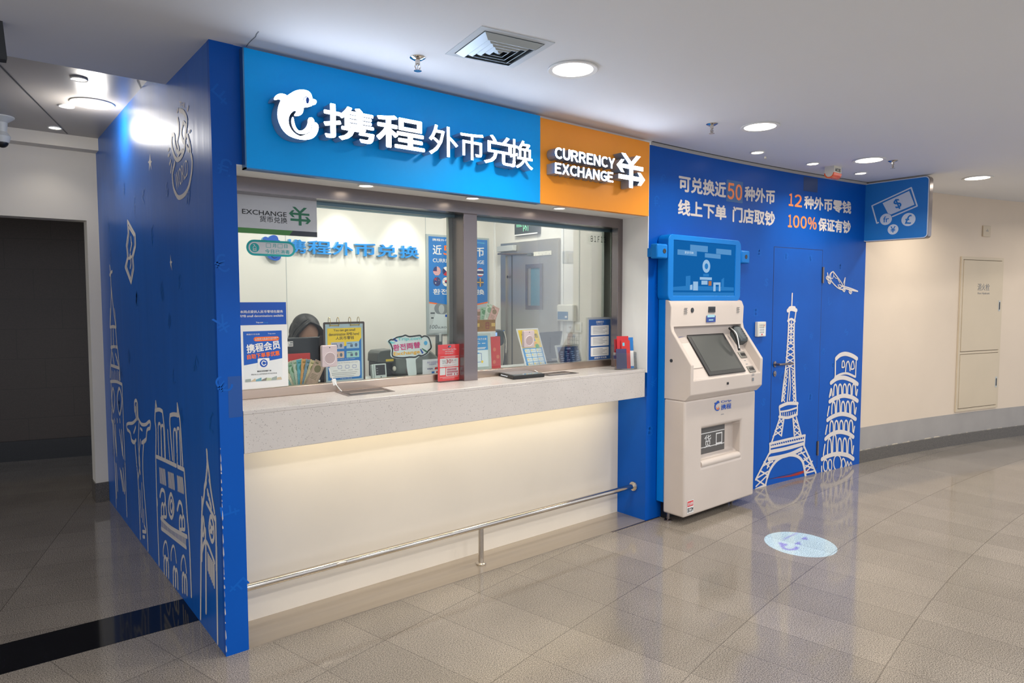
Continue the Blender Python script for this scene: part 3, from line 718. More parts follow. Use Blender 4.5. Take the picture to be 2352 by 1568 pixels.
# faint currency symbols printed in the blue vinyl
rr = random.Random(11)
def symbols(parent, fr, area, n, m, size, name='printed_symbols', off=.0007, avoid=()):
    mb = MB(); mb.flat = True; done = []
    tries = 0
    while len(done) < n and tries < 2000:
        tries += 1
        u, v = rr.uniform(area[0], area[2]), rr.uniform(area[1], area[3])
        if any((u-a)**2+(v-b)**2 < (size*2.1)**2 for a, b in done): continue
        if any(x0 < u < x1 and y0 < v < y1 for x0, y0, x1, y1 in avoid): continue
        done.append((u, v)); s = size*rr.uniform(.4, .55)
        write(mb, fr, rr.choice('¥€£₣$₩₤฿'), (u-s*.7, v-s, u+s*.7, v+s), off, 0, rot=rr.uniform(-.7, .7))
    return mb.build(name, m, parent)
symbols(wr, WALL, (2.95, .15, 5.8, 2.55), 62, BLUEW, .08, avoid=((3.3, 2.0, 5.8, 2.6),))
symbols(wl, LEFT, (-2.9, .3, -.1, 2.6), 26, BLUES, .10, off=.0012)
mb = MB(); mb.flat = True
for px_, py_, ch, r in [(507, 218, '₣', .9), (516, 385, '₤', -.2), (508, 605, '€', .3), (510, 745, '¥', .5), (512, 885, '€', .9), (528, 1172, '₣', 1.7), (548, 1345, '₣', -.9)]:
    u, v = FY(0).px(px_, py_); write(mb, FY(-.0005), ch, (u-.028, v-.04, u+.028, v+.04), .0006, 0, rot=r)
mb.build('printed_symbols', BLUEW, wp)
b = tbox(FY(-.0005), 523, 556, 865, 960); patch(FY(-.0005), wp, 'tape_patch', mat('blue_tape', '#0b4b98', .35), rect(b), .0004)
# ---- white line drawings on the left partition
Z2 = zoom(200, 200, 2.6125); Z3 = zoom(200, 700, 1.8075)
wsh = .022
badge = [('s', .026, [(528,455),(514,520),(520,600),(537,645),(554,663),(585,645),(610,600),(627,520),(632,450),(626,408)]), ('s', .024, [(510,285),(508,340),(520,400),(540,436),(565,420),(585,370),(590,290),(600,200),(580,150),(556,140)]), ('s', .022, [(512,285),(524,290),(527,330),(536,372),(545,390),(550,370),(541,330),(548,290),(552,240),(545,190)]), ('s', .022, [(575,220),(566,270),(572,310),(582,330),(592,300),(594,240),(580,212)]), ('s', .018, [(545,436),(552,400),(575,380),(565,420)]),
    ('s', .022, [(604,290),(614,330),(622,372),(622,385)]), ('s', .02, [(598,352),(612,380),(614,330),(600,290)]), ('l', .016, [(494,370),(488,378)]), ('l', .016, [(495,405),(489,412)]), ('l', .016, [(503,440),(496,462)]), ('l', .016, [(509,465),(504,510)]), ('l', .014, [(609,118),(603,140)]), ('l', .014, [(548,132),(542,150)]), ('l', .014, [(620,262),(612,270)])]
drawing(wl, 'globe_drawing', LEFT, Z2, badge)
def quadtext(parent, body, quad, name, m=MURAL, fr=LEFT, off=.0012, bold=.0):
    """writing laid into a four-cornered patch: bl, br, tr, tl in photo points"""
    q = [Vector(fr.px(*p)) for p in quad]; vs_, fs, _a = glyphs(body, bold); mb = MB(); mb.flat = True
    V = []
    for a, b in vs_:
        p = q[0]*(1-a)*(1-b)+q[1]*a*(1-b)+q[2]*a*b+q[3]*(1-a)*b; V.append(mb.bm.verts.new(fr.P(p.x, p.y, off)))
    for f in fs:
        try: mb.bm.faces.new([V[i] for i in f])
        except ValueError: pass
    return mb.build(name, m, parent)
z = lambda x, y: (200+x/2.6125, 200+y/2.6125)
quadtext(wl, 'WORLD', [z(537,625), z(608,525), z(602,425), z(528,520)], 'globe_lettering')
quadtext(wl, 'THE', [z(556,115), z(590,124), z(590,96), z(556,86)], 'globe_lettering')
star = [('f', 0, [(379,398),(383,440),(390,446),(384,458),(388,497),(379,466),(372,506),(373,460),(366,450),(374,440)])]
drawing(wl, 'star_drawing', LEFT, Z2, star)
drawing(wl, 'star_drawing', LEFT, Z2, [('f', 0, [(501,1002),(505,1042),(512,1048),(506,1060),(511,1102),(503,1066),(501,1090),(501,1060),(497,1050),(501,1042)])])
drawing(wl, 'map_drawing', LEFT, Z2, [('k', .026, [(244,804),(290,888),(292,950),(276,1018),(281,1086),(265,1174),(230,1080),(244,1020),(237,950),(247,880)]), ('k', .014, [(250,838),(284,894),(286,950),(270,1018),(274,1084),(263,1150),(238,1078),(249,1020),(244,952),(253,884)]), ('l', .02, [(264,900),(266,930)]), ('l', .02, [(270,936),(266,956)]), ('l', .02, [(265,962),(261,980)]), ('l', .02, [(252,1028),(268,1016)]), ('l', .02, [(261,1000),(258,1012)]), ('l', .02, [(262,1030),(264,1050)]), ('l', .02, [(264,1060),(260,1084)])])
tow = [('s', wsh, [(137,1072),(141,1110)]), ('s', .045, [(137,1128),(143,1115),(152,1105)]), ('s', wsh, [(142,1120),(146,1250),(140,1440)]), ('s', wsh, [(146,1200),(158,1320),(173,1435)]), ('s', .04, [(140,1440),(158,1436),(174,1442)]), ('s', wsh, [(145,1445),(146,1556)]), ('s', wsh, [(158,1445),(160,1556)]), ('s', wsh, [(173,1445),(180,1550)]), ('s', .034, [(144,1562),(163,1556),(182,1560)]), ('l', .014, [(140,1330),(138,1440)]), ('l', .014, [(166,1330),(176,1440)])]
drawing(wl, 'clock_tower_drawing', LEFT, Z2, tow)
tow2 = [('s', wsh, [(104,172),(99,245),(97,300)]), ('s', wsh, [(126,172),(134,250),(138,310)]), ('s', .05, [(99,250),(116,256),(133,262)]), ('s', .05, [(98,318),(122,318),(146,330)]), ('c', wsh, [(104,390),(108,345),(116,390),(110,445)]), ('c', .026, [(126,395),(134,345),(145,395),(136,455)]), ('s', wsh, [(100,320),(104,420),(103,478)]), ('s', wsh, [(146,330),(152,500),(160,700),(166,876)]), ('l', .016, [(108,480),(114,620)]), ('l', .016, [(106,480),(118,700),(122,840)]),
    ('l', .03, [(110,480),(122,610)]), ('l', .04, [(118,500),(124,625)]), ('l', .03, [(136,520),(148,620)]), ('l', .04, [(138,540),(152,635)]), ('l', .03, [(144,520),(150,625)]), ('l', .03, [(116,655),(124,800)]), ('l', .025, [(122,660),(128,770)]), ('l', .03, [(138,680),(150,770)]), ('l', .03, [(142,690),(156,780)]), ('l', .025, [(150,680),(158,770)])]
for i in range(4): tow2 += [('l', .03, [(106+i*2, 200+i*14), (108+i*2, 212+i*14)]), ('l', .03, [(120+i*3, 205+i*12), (122+i*3, 216+i*12)])]
for i in range(6): tow2 += [('l', .016, [(103+i*6, 275+(i % 2)*4), (104+i*6, 312)])]
for i in range(4): tow2 += [('l', .02, [(104+i*11, 474), (105+i*11, 486)])]
drawing(wl, 'clock_tower_drawing', LEFT, Z3, tow2)
chr_ = [('s', .03, [(199,440),(198,405),(204,396),(210,410),(211,440),(213,470)]), ('s', .03, [(200,440),(204,462),(206,474)]), ('s', .022, [(206,415),(208,450),(210,474)]), ('l', .03, [(202,425),(202,440)]), ('s', wsh, [(206,474),(190,490),(172,492),(165,500),(168,518)]), ('s', wsh, [(168,518),(180,530),(186,560),(198,570)]), ('s', wsh, [(213,470),(226,494),(244,496),(258,484),(264,490),(262,512)]), ('s', wsh, [(262,512),(250,520),(245,560),(230,572)]), ('s', .03, [(185,562),(194,572),(204,560)]), ('s', .03, [(228,572),(240,562),(247,556)]), ('l', .018, [(195,530),(203,505)]), ('l', .018, [(222,512),(230,520)]),
    ('s', wsh, [(200,572),(205,640),(212,720),(218,850),(222,970)]), ('s', wsh, [(236,570),(232,640),(234,720),(240,800),(250,930),(254,1018)]), ('s', .018, [(216,490),(214,580),(220,660),(213,720)]), ('s', .018, [(222,560),(216,640),(222,700)]), ('s', .016, [(220,770),(226,880)]), ('s', .016, [(228,740),(232,900)]), ('s', .016, [(236,850),(238,915)]), ('s', .03, [(232,940),(245,940),(240,920)]), ('l', .03, [(233,962),(240,963)])]
drawing(wl, 'statue_drawing', LEFT, Z3, chr_)
nd_ = [('l', wsh, [(286,402),(284,440)]), ('s', .03, [(284,438),(300,434),(314,442)]), ('l', .018, [(286,404),(292,436)]), ('s', wsh, [(284,440),(283,480),(287,520),(286,630)]), ('s', wsh, [(314,442),(318,480),(322,520),(326,640)]), ('l', wsh, [(376,412),(376,460)]), ('s', .04, [(346,458),(360,454),(382,458)]), ('l', .018, [(376,414),(383,456)]), ('s', wsh, [(346,460),(345,500),(356,640)]), ('s', wsh, [(384,460),(388,500),(398,664)]), ('s', .016, [(336,520),(338,560),(345,640)]), ('s', .05, [(286,628),(330,648),(404,684)]),
    ('s', wsh, [(286,630),(290,800),(300,1078)]), ('s', wsh, [(404,684),(412,800),(418,890)]), ('s', wsh, [(418,890),(426,1000),(434,1208)]), ('l', .018, [(292,805),(293,830)])]
for a, b, t in ((296,634,492), (308,638,500), (360,650,516), (374,660,512)): nd_.append(('s', .018, [(a+2, b), (a, t+20), (a+5, t), (a+11, t+20), (a+16, b+4)]))
for x0, y0 in ((302,678), (338,696), (376,712)):
    for i in range(6): nd_.append(('l', .016, [(x0+i*4.2, y0+i*1.5), (x0+3+i*4.6, y0+58+i*2)]))
nd_ += [('s', .03, [(304,794),(310,768),(322,776),(326,815)]), ('s', .03, [(376,850),(384,818),(394,830),(398,862)]), ('c', .05, [(340,820),(349,784),(360,820),(360,860),(351,884),(341,860)]), ('c', .018, [(346,830),(351,810),(357,835),(351,860)])]
for x, y in ((310,878), (320,878), (385,930), (396,930)): nd_.append(('s', .02, [(x, y), (x, y-40), (x+5, y-54), (x+9, y-36), (x+10, y), (x, y)]))
nd_ += [('s', .06, [(308,886),(350,925),(416,962)]), ('s', .06, [(310,928),(350,958),(412,1006)])]
for i in range(26): nd_.append(('l', .012, [(310+i*4, 892+i*2.9), (310+i*4, 926+i*3)]))
for x, y in ((318,1040), (350,1058), (392,1100)): nd_.append(('s', .016, [(x, y), (x, y-30), (x+6, y-56), (x+14, y-50), (x+22, y+10)]))
for x, y in ((322,1120), (360,1165), (398,1190)): nd_ += [('s', .022, [(x, y), (x-1, y-60), (x+4, y-76), (x+8, y-50), (x+9, y)]), ('s', .022, [(x+9, y+2), (x+8, y-55), (x+13, y-66), (x+17, y-40), (x+18, y+10)])]
drawing(wl, 'cathedral_drawing', LEFT, Z3, nd_)
bb = [('s', wsh, [(498,604),(500,660),(494,730),(489,755),(487,790),(478,860),(474,1050)]), ('s', wsh, [(500,640),(510,720),(512,745),(520,800),(530,860)]), ('l', .04, [(496,735),(490,757)]), ('l', .04, [(509,730),(513,750)]), ('s', .06, [(498,822),(515,855),(532,890)]), ('s', wsh, [(534,880),(537,1000),(538,1100)]), ('l', wsh, [(474,1050),(472,1300)]), ('l', .018, [(478,800),(478,1060)]), ('c', .018, [(480,930),(484,880),(488,925),(483,958)]), ('c', .022, [(508,920),(514,878),(524,900),(528,960),(520,982),(511,955)]), ('l', .02, [(514,905),(520,945)]), ('s', .03, [(514,940),(522,925)]), ('l', wsh, [(492,930),(492,985)]), ('s', wsh, [(476,1032),(494,980),(530,1068)]), ('l', wsh, [(494,990),(495,1276)]), ('l', wsh, [(538,1000),(543,1402)])]
for i in range(7): bb.append(('l', .014, [(502+i*4.5, 1030+i*8), (503+i*4.5, 1100+i*12)]))
for i in range(4): bb.append(('l', .03, [(502+i*4, 770+i*18), (503+i*4.5, 786+i*18)]))
drawing(wl, 'clock_tower_drawing', LEFT, Z3, bb)
# worn white edge of the left corner
mb = MB(); mb.flat = True; rr = random.Random(5); fe = FY(-.0005)
zz = .02
while zz < .95:
    h = rr.uniform(.008, .05); w = rr.uniform(.001, .0035)
    mb.poly(fe, [(0, zz), (w, zz+h*.2), (w*.6, zz+h*.7), (0, zz+h)], .0008)
    mb.poly(LEFT, [(.0, zz), (-w*2, zz+h*.3), (-w, zz+h*.8), (.0, zz+h)], .0008); zz += h+rr.uniform(0, .03)
mb.build('worn_edge', MURAL, wp)
# ---- blue service door in the curved wall
d0 = WALL.px(1766, 1108); d1 = WALL.px(1889, 580); dz0, dz1 = .055, WALL.px(1775, 567)[1]
dx0, dx1 = d0[0], d1[0]
door = MB(); door.slab(WALL, dx0, dx1, dz0, dz1, 0, .0012, 8); door = door.struct('door_1', BLUEV)
symbols(door, WALL, (dx0+.1, .4, dx1-.1, 2.0), 9, BLUEW, .08, off=.0016)
mb = MB(); g = .004
mb.slab(WALL, dx0-g, dx0, dz0-g, dz1+g, 0, .0013); mb.slab(WALL, dx1, dx1+g, dz0-g, dz1+g, 0, .0013); mb.slab(WALL, dx0, dx1, dz1, dz1+g, 0, .0013, 6); mb.slab(WALL, dx0, dx1, dz0-g, dz0, 0, .0013, 6)
mb.build('door_gap', mat('door_gap_dark', '#2a2430', .6), door)
mb = MB(); mb.flat = True; mb.poly(WALL, [(dx0+.04, dz0-.004), (dx0+.3, dz0-.012), (dx0+.46, dz0-.002), (dx1-.12, dz0+.006), (dx1-.12, dz0+.0), (dx0+.6, dz0-.012), (dx0+.42, dz0-.03), (dx0+.3, dz0-.026)], .002); mb.build('worn_red_edge', mat('worn_red_paint', '#9c2a24', .6), door)
hu, hv = WALL.px(1779, 836); c = WALL.P(hu, hv); nn = Vector((.06, -1, 0)).normalized()
mb = MB(); mb.lathe(c, [(.026, 0), (.026, .006), (.012, .008), (.011, .045)], 20, axis=nn); hd = mb.build('handle_rose', STEEL, door, smooth=True)
tu = WALL.px(1809, 835.5)[0]
mb = MB(); mb.tube([c+nn*.04, c+nn*.048+Vector((.015, 0, 0)), WALL.P(tu, hv, .048), WALL.P(tu, hv, .03)], .0095, 12); mb.build('lever_handle', STEEL, door, smooth=True)
lu, lv = WALL.px(1779, 858); mb = MB(); mb.lathe(WALL.P(lu, lv), [(.025, 0), (.025, .005), (.01, .006), (.01, .009)], 20, axis=nn); mb.build('lock_rose', STEEL, door, smooth=True)
for py0, py1, pxx in ((613, 650, 1889.5), (1012, 1045, 1877)):
    u, v1 = WALL.px(pxx, py0); _, v0 = WALL.px(pxx, py1)
    mb = MB(); mb.tube([WALL.P(u, v0, .008), WALL.P(u, v1, .008)], .008, 10); mb.slab(WALL, u-.014, u+.014, v0+.004, v1-.004, 0, .004); mb.build('hinge', STEEL, door, smooth=True)

# ================================================================== CEILING FIXTURES
def downlight(x, y, z, r, name, label, group, led=LED, cat='light'):
    t = thing(name, label, cat, (x, y, z), group)
    mb = MB(); mb.lathe((x, y, z), [(r*.86, .004), (r*1.0, .002), (r*1.22, -.001), (r*1.24, -.006), (r*1.2, -.009), (r, -.006), (r*.97, .003), (r*.86, .004)], 36); mb.build('trim_ring', PAPER, t, smooth=True)
    mb = MB(); mb.lathe((x, y, z), [(r*.97, .001), (r*.97, -.005)], 36); mb.build('diffuser', led, t)
    return t
DL = ['large round downlight in the ceiling right of the square air vent', 'large round downlight in the ceiling above the self-service kiosk', 'large round downlight in the ceiling near the orange alarm beacon', 'large round downlight in the ceiling right of the blue projecting sign']
for (x, y), l in zip(HALL, DL): downlight(x, y, ZC, .098, 'downlight', l, 'large round ceiling downlights')
SP = [((3.817, -.287), 'small round spotlight nearest the kiosk above the blue wall slogan'), ((4.554, -.344), 'small round spotlight just left of the orange alarm beacon'), ((5.288, -.406), 'small round spotlight just right of the orange alarm beacon')]
for (x, y), l in SP: downlight(x, y, ZC, .042, 'spotlight', l, 'small ceiling spotlights over the blue wall', LEDS)
for (x, y), _ in SP: lamp('spotlight_lamp', 'SPOT', (x, y, ZC-.02), 5, (1, .93, .82), to=(x, y+.02, 0), spot_size=math.radians(80), spot_blend=.8, shadow_soft_size=.03)
SZ = 2.187
for (px_, py_), l in [((846, 423), 'small downlight in the white soffit above the left window pane'), ((1092, 452), 'small downlight in the white soffit above the steel mullion'), ((1290, 476), 'small downlight in the white soffit under the orange sign')]:
    q = FZ(SZ).hit(px_, py_); q.y = .085
    downlight(q.x, q.y, SZ, .034, 'soffit_spotlight', l, 'soffit spotlights over the counter', LEDS)
    lamp('soffit_lamp', 'SPOT', (q.x, q.y, SZ-.02), 9, (1, .93, .82), to=(q.x, q.y+.01, 0), spot_size=math.radians(120), spot_blend=.7, shadow_soft_size=.025)
fl = FZ(2.824)
q = fl.hit(212, 237); downlight(q.x, q.y, 2.826, .098, 'downlight', 'large round downlight in the grey stepped ceiling on the left', 'large round ceiling downlights')
lamp('downlight_lamp', 'POINT', (q.x, q.y, 2.70), 9, (1, .96, .9), shadow_soft_size=.07)
for (px_, py_), l in [((182, 181), 'small spotlight in the grey left ceiling nearest the white ceiling edge'), ((153, 243), 'small tilted spotlight beside the large downlight in the grey ceiling'), ((126, 293), 'small spotlight in the grey left ceiling nearest the white beam')]:
    q = fl.hit(px_, py_); downlight(q.x, q.y, 2.826, .035, 'spotlight', l, 'small spotlights in the grey ceiling', LEDS); lamp('spotlight_lamp', 'SPOT', (q.x, q.y, 2.80), 5, (1, .94, .85), to=(q.x-.2, q.y+.1, 0), spot_size=math.radians(110), spot_blend=.8, shadow_soft_size=.03)
def sprinkler(x, y, label):
    t = thing('sprinkler_head', label, 'sprinkler', (x, y, ZC), 'ceiling sprinkler heads')
    mb = MB(); mb.lathe((x, y, ZC), [(.036, 0), (.036, -.003), (.02, -.012), (.012, -.012), (.011, -.03), (.007, -.032), (.007, -.036)], 20); mb.build('escutcheon', CHROME, t, smooth=True)
    mb = MB()
    for s in (-1, 1): mb.tube([(x+s*.008, y, ZC-.03), (x+s*.014, y, ZC-.042), (x+s*.006, y, ZC-.058)], .0028, 6)
    mb.tube([(x, y, ZC-.034), (x, y, ZC-.054)], .0025, 6); mb.build('frame_arms', CHROME, t, smooth=True)
    mb = MB(); mb.lathe((x, y, ZC-.058), [(.005, 0), (.018, -.001), (.018, -.003), (.004, -.003)], 16); mb.build('deflector', CHROME, t)
sprinkler(.80, -.375, 'chrome sprinkler head between the square air vent and the blue sign')
sprinkler(2.85, -.545, 'chrome sprinkler head in the ceiling above the orange sign corner')
sprinkler(4.95, -.80, 'chrome sprinkler head beside a downlight near the blue projecting sign')
# square supply-air vent
vc = [FZ(ZC).hit(*p) for p in ((1109, 57), (1277, 97), (1178, 155), (1020, 125))]
cx, cy = sum(p.x for p in vc)/4, sum(p.y for p in vc)/4
e = ((vc[1]-vc[0]).length+(vc[2]-vc[3]).length)/4*1.0; an = math.atan2(vc[1].y-vc[0].y, vc[1].x-vc[0].x)*.5+math.atan2(vc[2].y-vc[3].y, vc[2].x-vc[3].x)*.5
vt = thing('ceiling_vent', 'square grey metal air vent with nested louvres in the white ceiling', 'vent', (cx, cy, ZC))
def ring(mb, h0, h1, z0, z1):
    c, s_ = math.cos(an), math.sin(an)
    def pt(h, i, z): a = [(-1, -1), (1, -1), (1, 1), (-1, 1)][i]; x, y = a[0]*h, a[1]*h*1.0; return Vector((cx+x*c-y*s_, cy+x*s_+y*c, z))
    for i in range(4): j = (i+1) % 4; mb.face([pt(h0, i, z0), pt(h0, j, z0), pt(h1, j, z1), pt(h1, i, z1)])
VM = mat('vent_metal', '#b4c0c8', .4, .4)
mb = MB(); ring(mb, e*1.0, e*.83, ZC-.003, ZC-.003); ring(mb, e*1.0, e, ZC-.003, ZC); mb.build('frame', mat('vent_frame_white', '#c8d0d6', .5), vt)
mb = MB(); ring(mb, e*.83, .001, ZC-.0008, ZC-.0008); mb.build('throat', mat('vent_dark', '#5d6468', .6), vt)
for i, h in enumerate((.80, .645, .49, .335, .18)):
    mb = MB(); ring(mb, e*h, e*(h-.15), ZC-.004, ZC-.024); ring(mb, e*(h-.15), e*(h-.165), ZC-.024, ZC-.024); ring(mb, e*(h-.165), e*(h-.02), ZC-.024, ZC-.004)
    mb.build('louvre', VM, vt)
# alarm beacon under the ceiling
ax0, ax1, ay0, ay1 = 4.775, 4.905, -.415, -.335; ayc = (ay0+ay1)/2; ar = (ay1-ay0)/2
al = thing('alarm_beacon', 'white and orange alarm beacon hanging under the ceiling near the projecting sign', 'alarm', ((ax0+ax1)/2, ayc, ZC))
arc = [(ayc-ar*math.cos(t), ZC-.055-ar*math.sin(t)) for t in [math.pi*k/12 for k in range(13)]]
mb = MB(); mb.prism([(ax0, y, z) for y, z in [(ay0, ZC), *arc, (ay1, ZC)]], (ax1-ax0, 0, 0)); mb.build('body', OFFW, al, smooth=True)
mb = MB(); n_ = len(arc)
out = [(ayc+(y-ayc)*1.07, ZC-.055+(z-ZC+.055)*1.07) for y, z in arc]
mb.prism([(ax0-.002, y, z) for y, z in out+[(ayc+(y-ayc)*.84, ZC-.055+(z-ZC+.055)*.84) for y, z in arc[::-1]]], (ax1-ax0+.004, 0, 0)); mb.build('orange_lens', mat('orange_lens', '#f0601c', .15, coat=.4), al, smooth=True)
mb = MB(); mb.flat = True; write(mb, FY(ay0), 'SECOM', (ax0+.02, ZC-.045, ax1-.02, ZC-.018), .001, .03, rot=math.pi); mb.build('lettering', INK, al)
# dark hanging panel at the left edge and camera dome of the passage
fh = FY(.32)
mb = MB(); p = [fh.hit(*a) for a in ((-60, 20), (2, 18), (16.5, 133), (16, 137), (-60, 128))]; mb.prism(p, (0, .05, 0))
tag(mb.build('hanging_panel', DARK), 'dark hanging panel cut off by the top left photo edge', 'panel')
q = fl.hit(2, 268); dm = thing('ceiling_camera', 'grey round ceiling camera base above the dark passage on the far left', 'camera', (q.x, q.y, 2.826))
mb = MB(); mb.lathe((q.x, q.y, 2.826), [(.075, 0), (.075, -.008), (.06, -.02), (.035, -.04), (.03, -.10), (.05, -.13), (.04, -.17), (.0, -.19)], 28); mb.build('housing', LGREY, dm, smooth=True)
mb = MB(); mb.ellip((q.x, q.y, 2.826-.17), .036, .036, .036); mb.build('lens_dome', BLACK, dm, smooth=True)

cr = Frame((0, 0, ZC), (1, 0, 0), (0, -1, 0))
mb = MB(); mb.flat = True; mb.stroke(cr, [cr.px(*p) for p in ((594, 72), (589, 78), (587, 84), (578, 92), (571, 99), (566, 106))], .004, .0006)
tag(mb.build('trim_8', mat('crack_grey', '#7f868c', .9)), kind='structure')
# ================================================================== PROJECTING SIGN, KEYPAD, FIRE CABINET
# lightbox at right angles to the wall
A0 = WALL.hit(1975, 480)
def boxpx(fr, pts): return [fr.px(*p) for p in pts]
xs = A0.x+.0
# plane of the sign: found from its visible corners
base = Vector((WALL.P(XE-.03, 0).x, wally(XE-.03), 0))
dirn = Vector((-.02, -1, 0)).normalized()
fp = Frame(base, dirn, (0, 0, 1))
tl, tr_, br, bl = boxpx(fp, ((1983, 417), (2137, 400), (2131, 548), (1979, 555)))
u0, u1 = (tl[0]+bl[0])/2, (tr_[0]+br[0])/2; v0, v1 = (bl[1]+br[1])/2, min((tl[1]+tr_[1])/2, ZC-.012)
print('sign box', u0, u1, v0, v1, [tl, tr_, br, bl])
ps = thing('projecting_sign', 'blue square lightbox with banknote and coin symbols projecting from the blue wall end', 'sign', fp.P(u0, v0))
TH = .075
mb = MB(); r = .035
mb.prism([fp.P(u, v, -TH) for u, v in rrect(u0, v0, u1, v1, r)], fp.n*TH); mb.build('casing', STEEL, ps, bevel=.003)
mb = MB(); mb.poly(fp, rrect(u0+.004, v0+.004, u1-.004, v1-.004, r), 0, .002); mb.build('white_edge', mat('sign_edge_white', '#dfe4ea', .4), ps)
mb = MB(); mb.poly(fp, rrect(u0+.011, v0+.011, u1-.011, v1-.011, r*.85), .002, .004); mb.build('blue_face', mat('lightbox_blue', '#1578c6', .45), ps)
sw = mat('sign_symbol_white', '#d3dce6', .5); fw_ = lambda a, b: (u0+(u1-u0)*a, v0+(v1-v0)*b)
K5 = lambda L: [fw_((x-1668)/(2172-1668), 1-(y-(210-(x-1668)*.125))/(665-210)) for x, y in L]
o = .0045; mb = MB(); mb.flat = True
bn = [(1745,375),(2040,238),(2088,372),(1905,452)]; mb.stroke(fp, K5([(1800,505),(1788,510),(1745,378),(2040,238),(2088,372),(1908,455)]), .012, o)
mb.poly(fp, K5([(1828,356),(2026,262),(2068,362),(1896,440),(1872,432)]), o); mb.build('banknote_symbol', sw, ps)
for cx_, cy_, rr_ in ((1858,478,46), (2028,473,52), (1915,552,41)):
    u, v = K5([(cx_, cy_)])[0]; mb = MB(); mb.flat = True; mb.disc(fp, u, v, rr_/504*(u1-u0), o+.0006, 28); mb.build('coin_symbol', sw, ps)
for ch, x, y, s_, rt in (('$', 1944, 360, 44, .4), ('fr', 1860, 478, 24, 0), ('£', 2028, 472, 36, -.08), ('¥', 1915, 552, 25, 0)):
    u, v = K5([(x, y)])[0]; h = s_/504*(u1-u0); a = glyphs(ch, .02)[2]; mb = MB(); mb.flat = True; write(mb, fp, ch, (u-h*a, v-h, u+h*a, v+h), o+.0016, .02, rot=rt); mb.build('blue_symbol', MATS['lightbox_blue'], ps)
for vv in ((v0+v1)/2+.135, (v0+v1)/2-.125):
    mb = MB(); mb.obox([fp.P(a, b, c) for b in (vv-.04, vv+.04) for a, c in ((-.0, -.06), (u0+.002, -.06), (u0+.002, -.012), (-.0, -.012))])
    bk = mb.build('wall_bracket', mat('galvanised', '#b9bcbd', .4, .6), ps)
    for dv in (-.02, .02): mb = MB(); mb.lathe(fp.P(u0*.45, vv+dv, -.012), [(.006, 0), (.006, .003)], 10, axis=fp.n); mb.build('bolt', DARK, bk)
# keypad
kb = tbox(WALL, 1732, 1752.5, 739, 773)
kp = thing('access_keypad', 'small cream keypad with grey buttons on the blue wall right of the kiosk', 'keypad', WALL.P((kb[0]+kb[2])/2, kb[1]))
mb = MB(); mb.slab(WALL, kb[0]+.012, kb[2], kb[1], kb[3], 0, .028); mb.build('case', OFFW, kp, bevel=.004)
mb = MB(); mb.slab(WALL, kb[0]+.012+.012, kb[2]-.008, kb[1]+.01, kb[3]-.05, .028, .0292); mb.build('pad', PAPER, kp)
for i in range(4):
    for j in range(3):
        u = kb[0]+.044+.021*j; v = kb[1]+.036+.02*(3-i)
        mb = MB(); mb.slab(WALL, u-.0065, u+.0065, v-.006, v+.006, .029, .032); mb.build('button', LGREY, kp)
mb = MB(); mb.disc(WALL, kb[0]+.065, kb[1]+.018, .006, .033, 12, o0=.029); mb.build('red_light', RED, kp)
mb = MB(); mb.flat = True; mb.poly(WALL, [(kb[2]-.035, kb[3]-.035), (kb[2]-.012, kb[3]-.02), (kb[2]-.012, kb[3]-.026), (kb[2]-.033, kb[3]-.04)], .0285); mb.build('red_mark', RED, kp)
# fire hydrant cabinet let into the white wall
WF = Curved(-.028)
fcb = thing('hydrant_cabinet', 'tall beige metal fire hydrant cabinet let into the white wall on the right', 'cabinet', WF.P(WF.px(2242, 945)[0], WF.px(2242, 945)[1]))
c0 = WF.px(2206, 590); c1 = WF.px(2304, 592); c2 = WF.px(2192, 946)
x0, x1, zb, zt = (c0[0]+c2[0])/2, c1[0]-.01, c2[1], (c0[1]+c1[1])/2
zs = WF.px(2199, 811)[1]
BEI = mat('beige_cabinet', '#cfbfa5', .5, vary=.02); 
mb = MB()
for a in ((x0, x0+.03, zb, zt), (x1-.03, x1, zb, zt), (x0+.03, x1-.03, zt-.03, zt), (x0+.03, x1-.03, zb, zb+.03), (x0+.03, x1-.03, zs-.012, zs+.012)): mb.slab(WF, a[0], a[1], a[2], a[3], 0, .014, 3)
mb.build('frame', BEI, fcb)
mb = MB(); mb.slab(WF, x0+.03, x1-.03, zb+.03, zt-.03, 0, .004, 4); mb.build('dark_gap', mat('cabinet_gap', '#6b5d4c', .7), fcb)
for nm, za, zc_ in (('door', zs+.018, zt-.036), ('door', zb+.036, zs-.018)):
    mb = MB(); mb.slab(WF, x0+.038, x1-.036, za, zc_, .004, .019, 5); dr = mb.build(nm, BEI, fcb, bevel=.002)
    zl = WF.px(2293, 702)[1] if za > zs else WF.px(2287, 876)[1]
    mb = MB(); mb.slab(WF, x1-.075, x1-.045, zl-.06, zl+.06, .019, .022); lk = mb.build('lock_plate', LGREY, dr)
    mb = MB(); mb.slab(WF, x1-.066, x1-.054, zl-.042, zl+.042, .022, .025); mb.build('latch', BLACK, lk)
    if za > zs:
        lbl(WF, dr, '消火栓', tbox(WF, 2241, 2268, 651, 667), INKG, off=.0205); lbl(WF, dr, 'Fire Hydrant', tbox(WF, 2241, 2268, 671, 677), INKG, off=.0205)
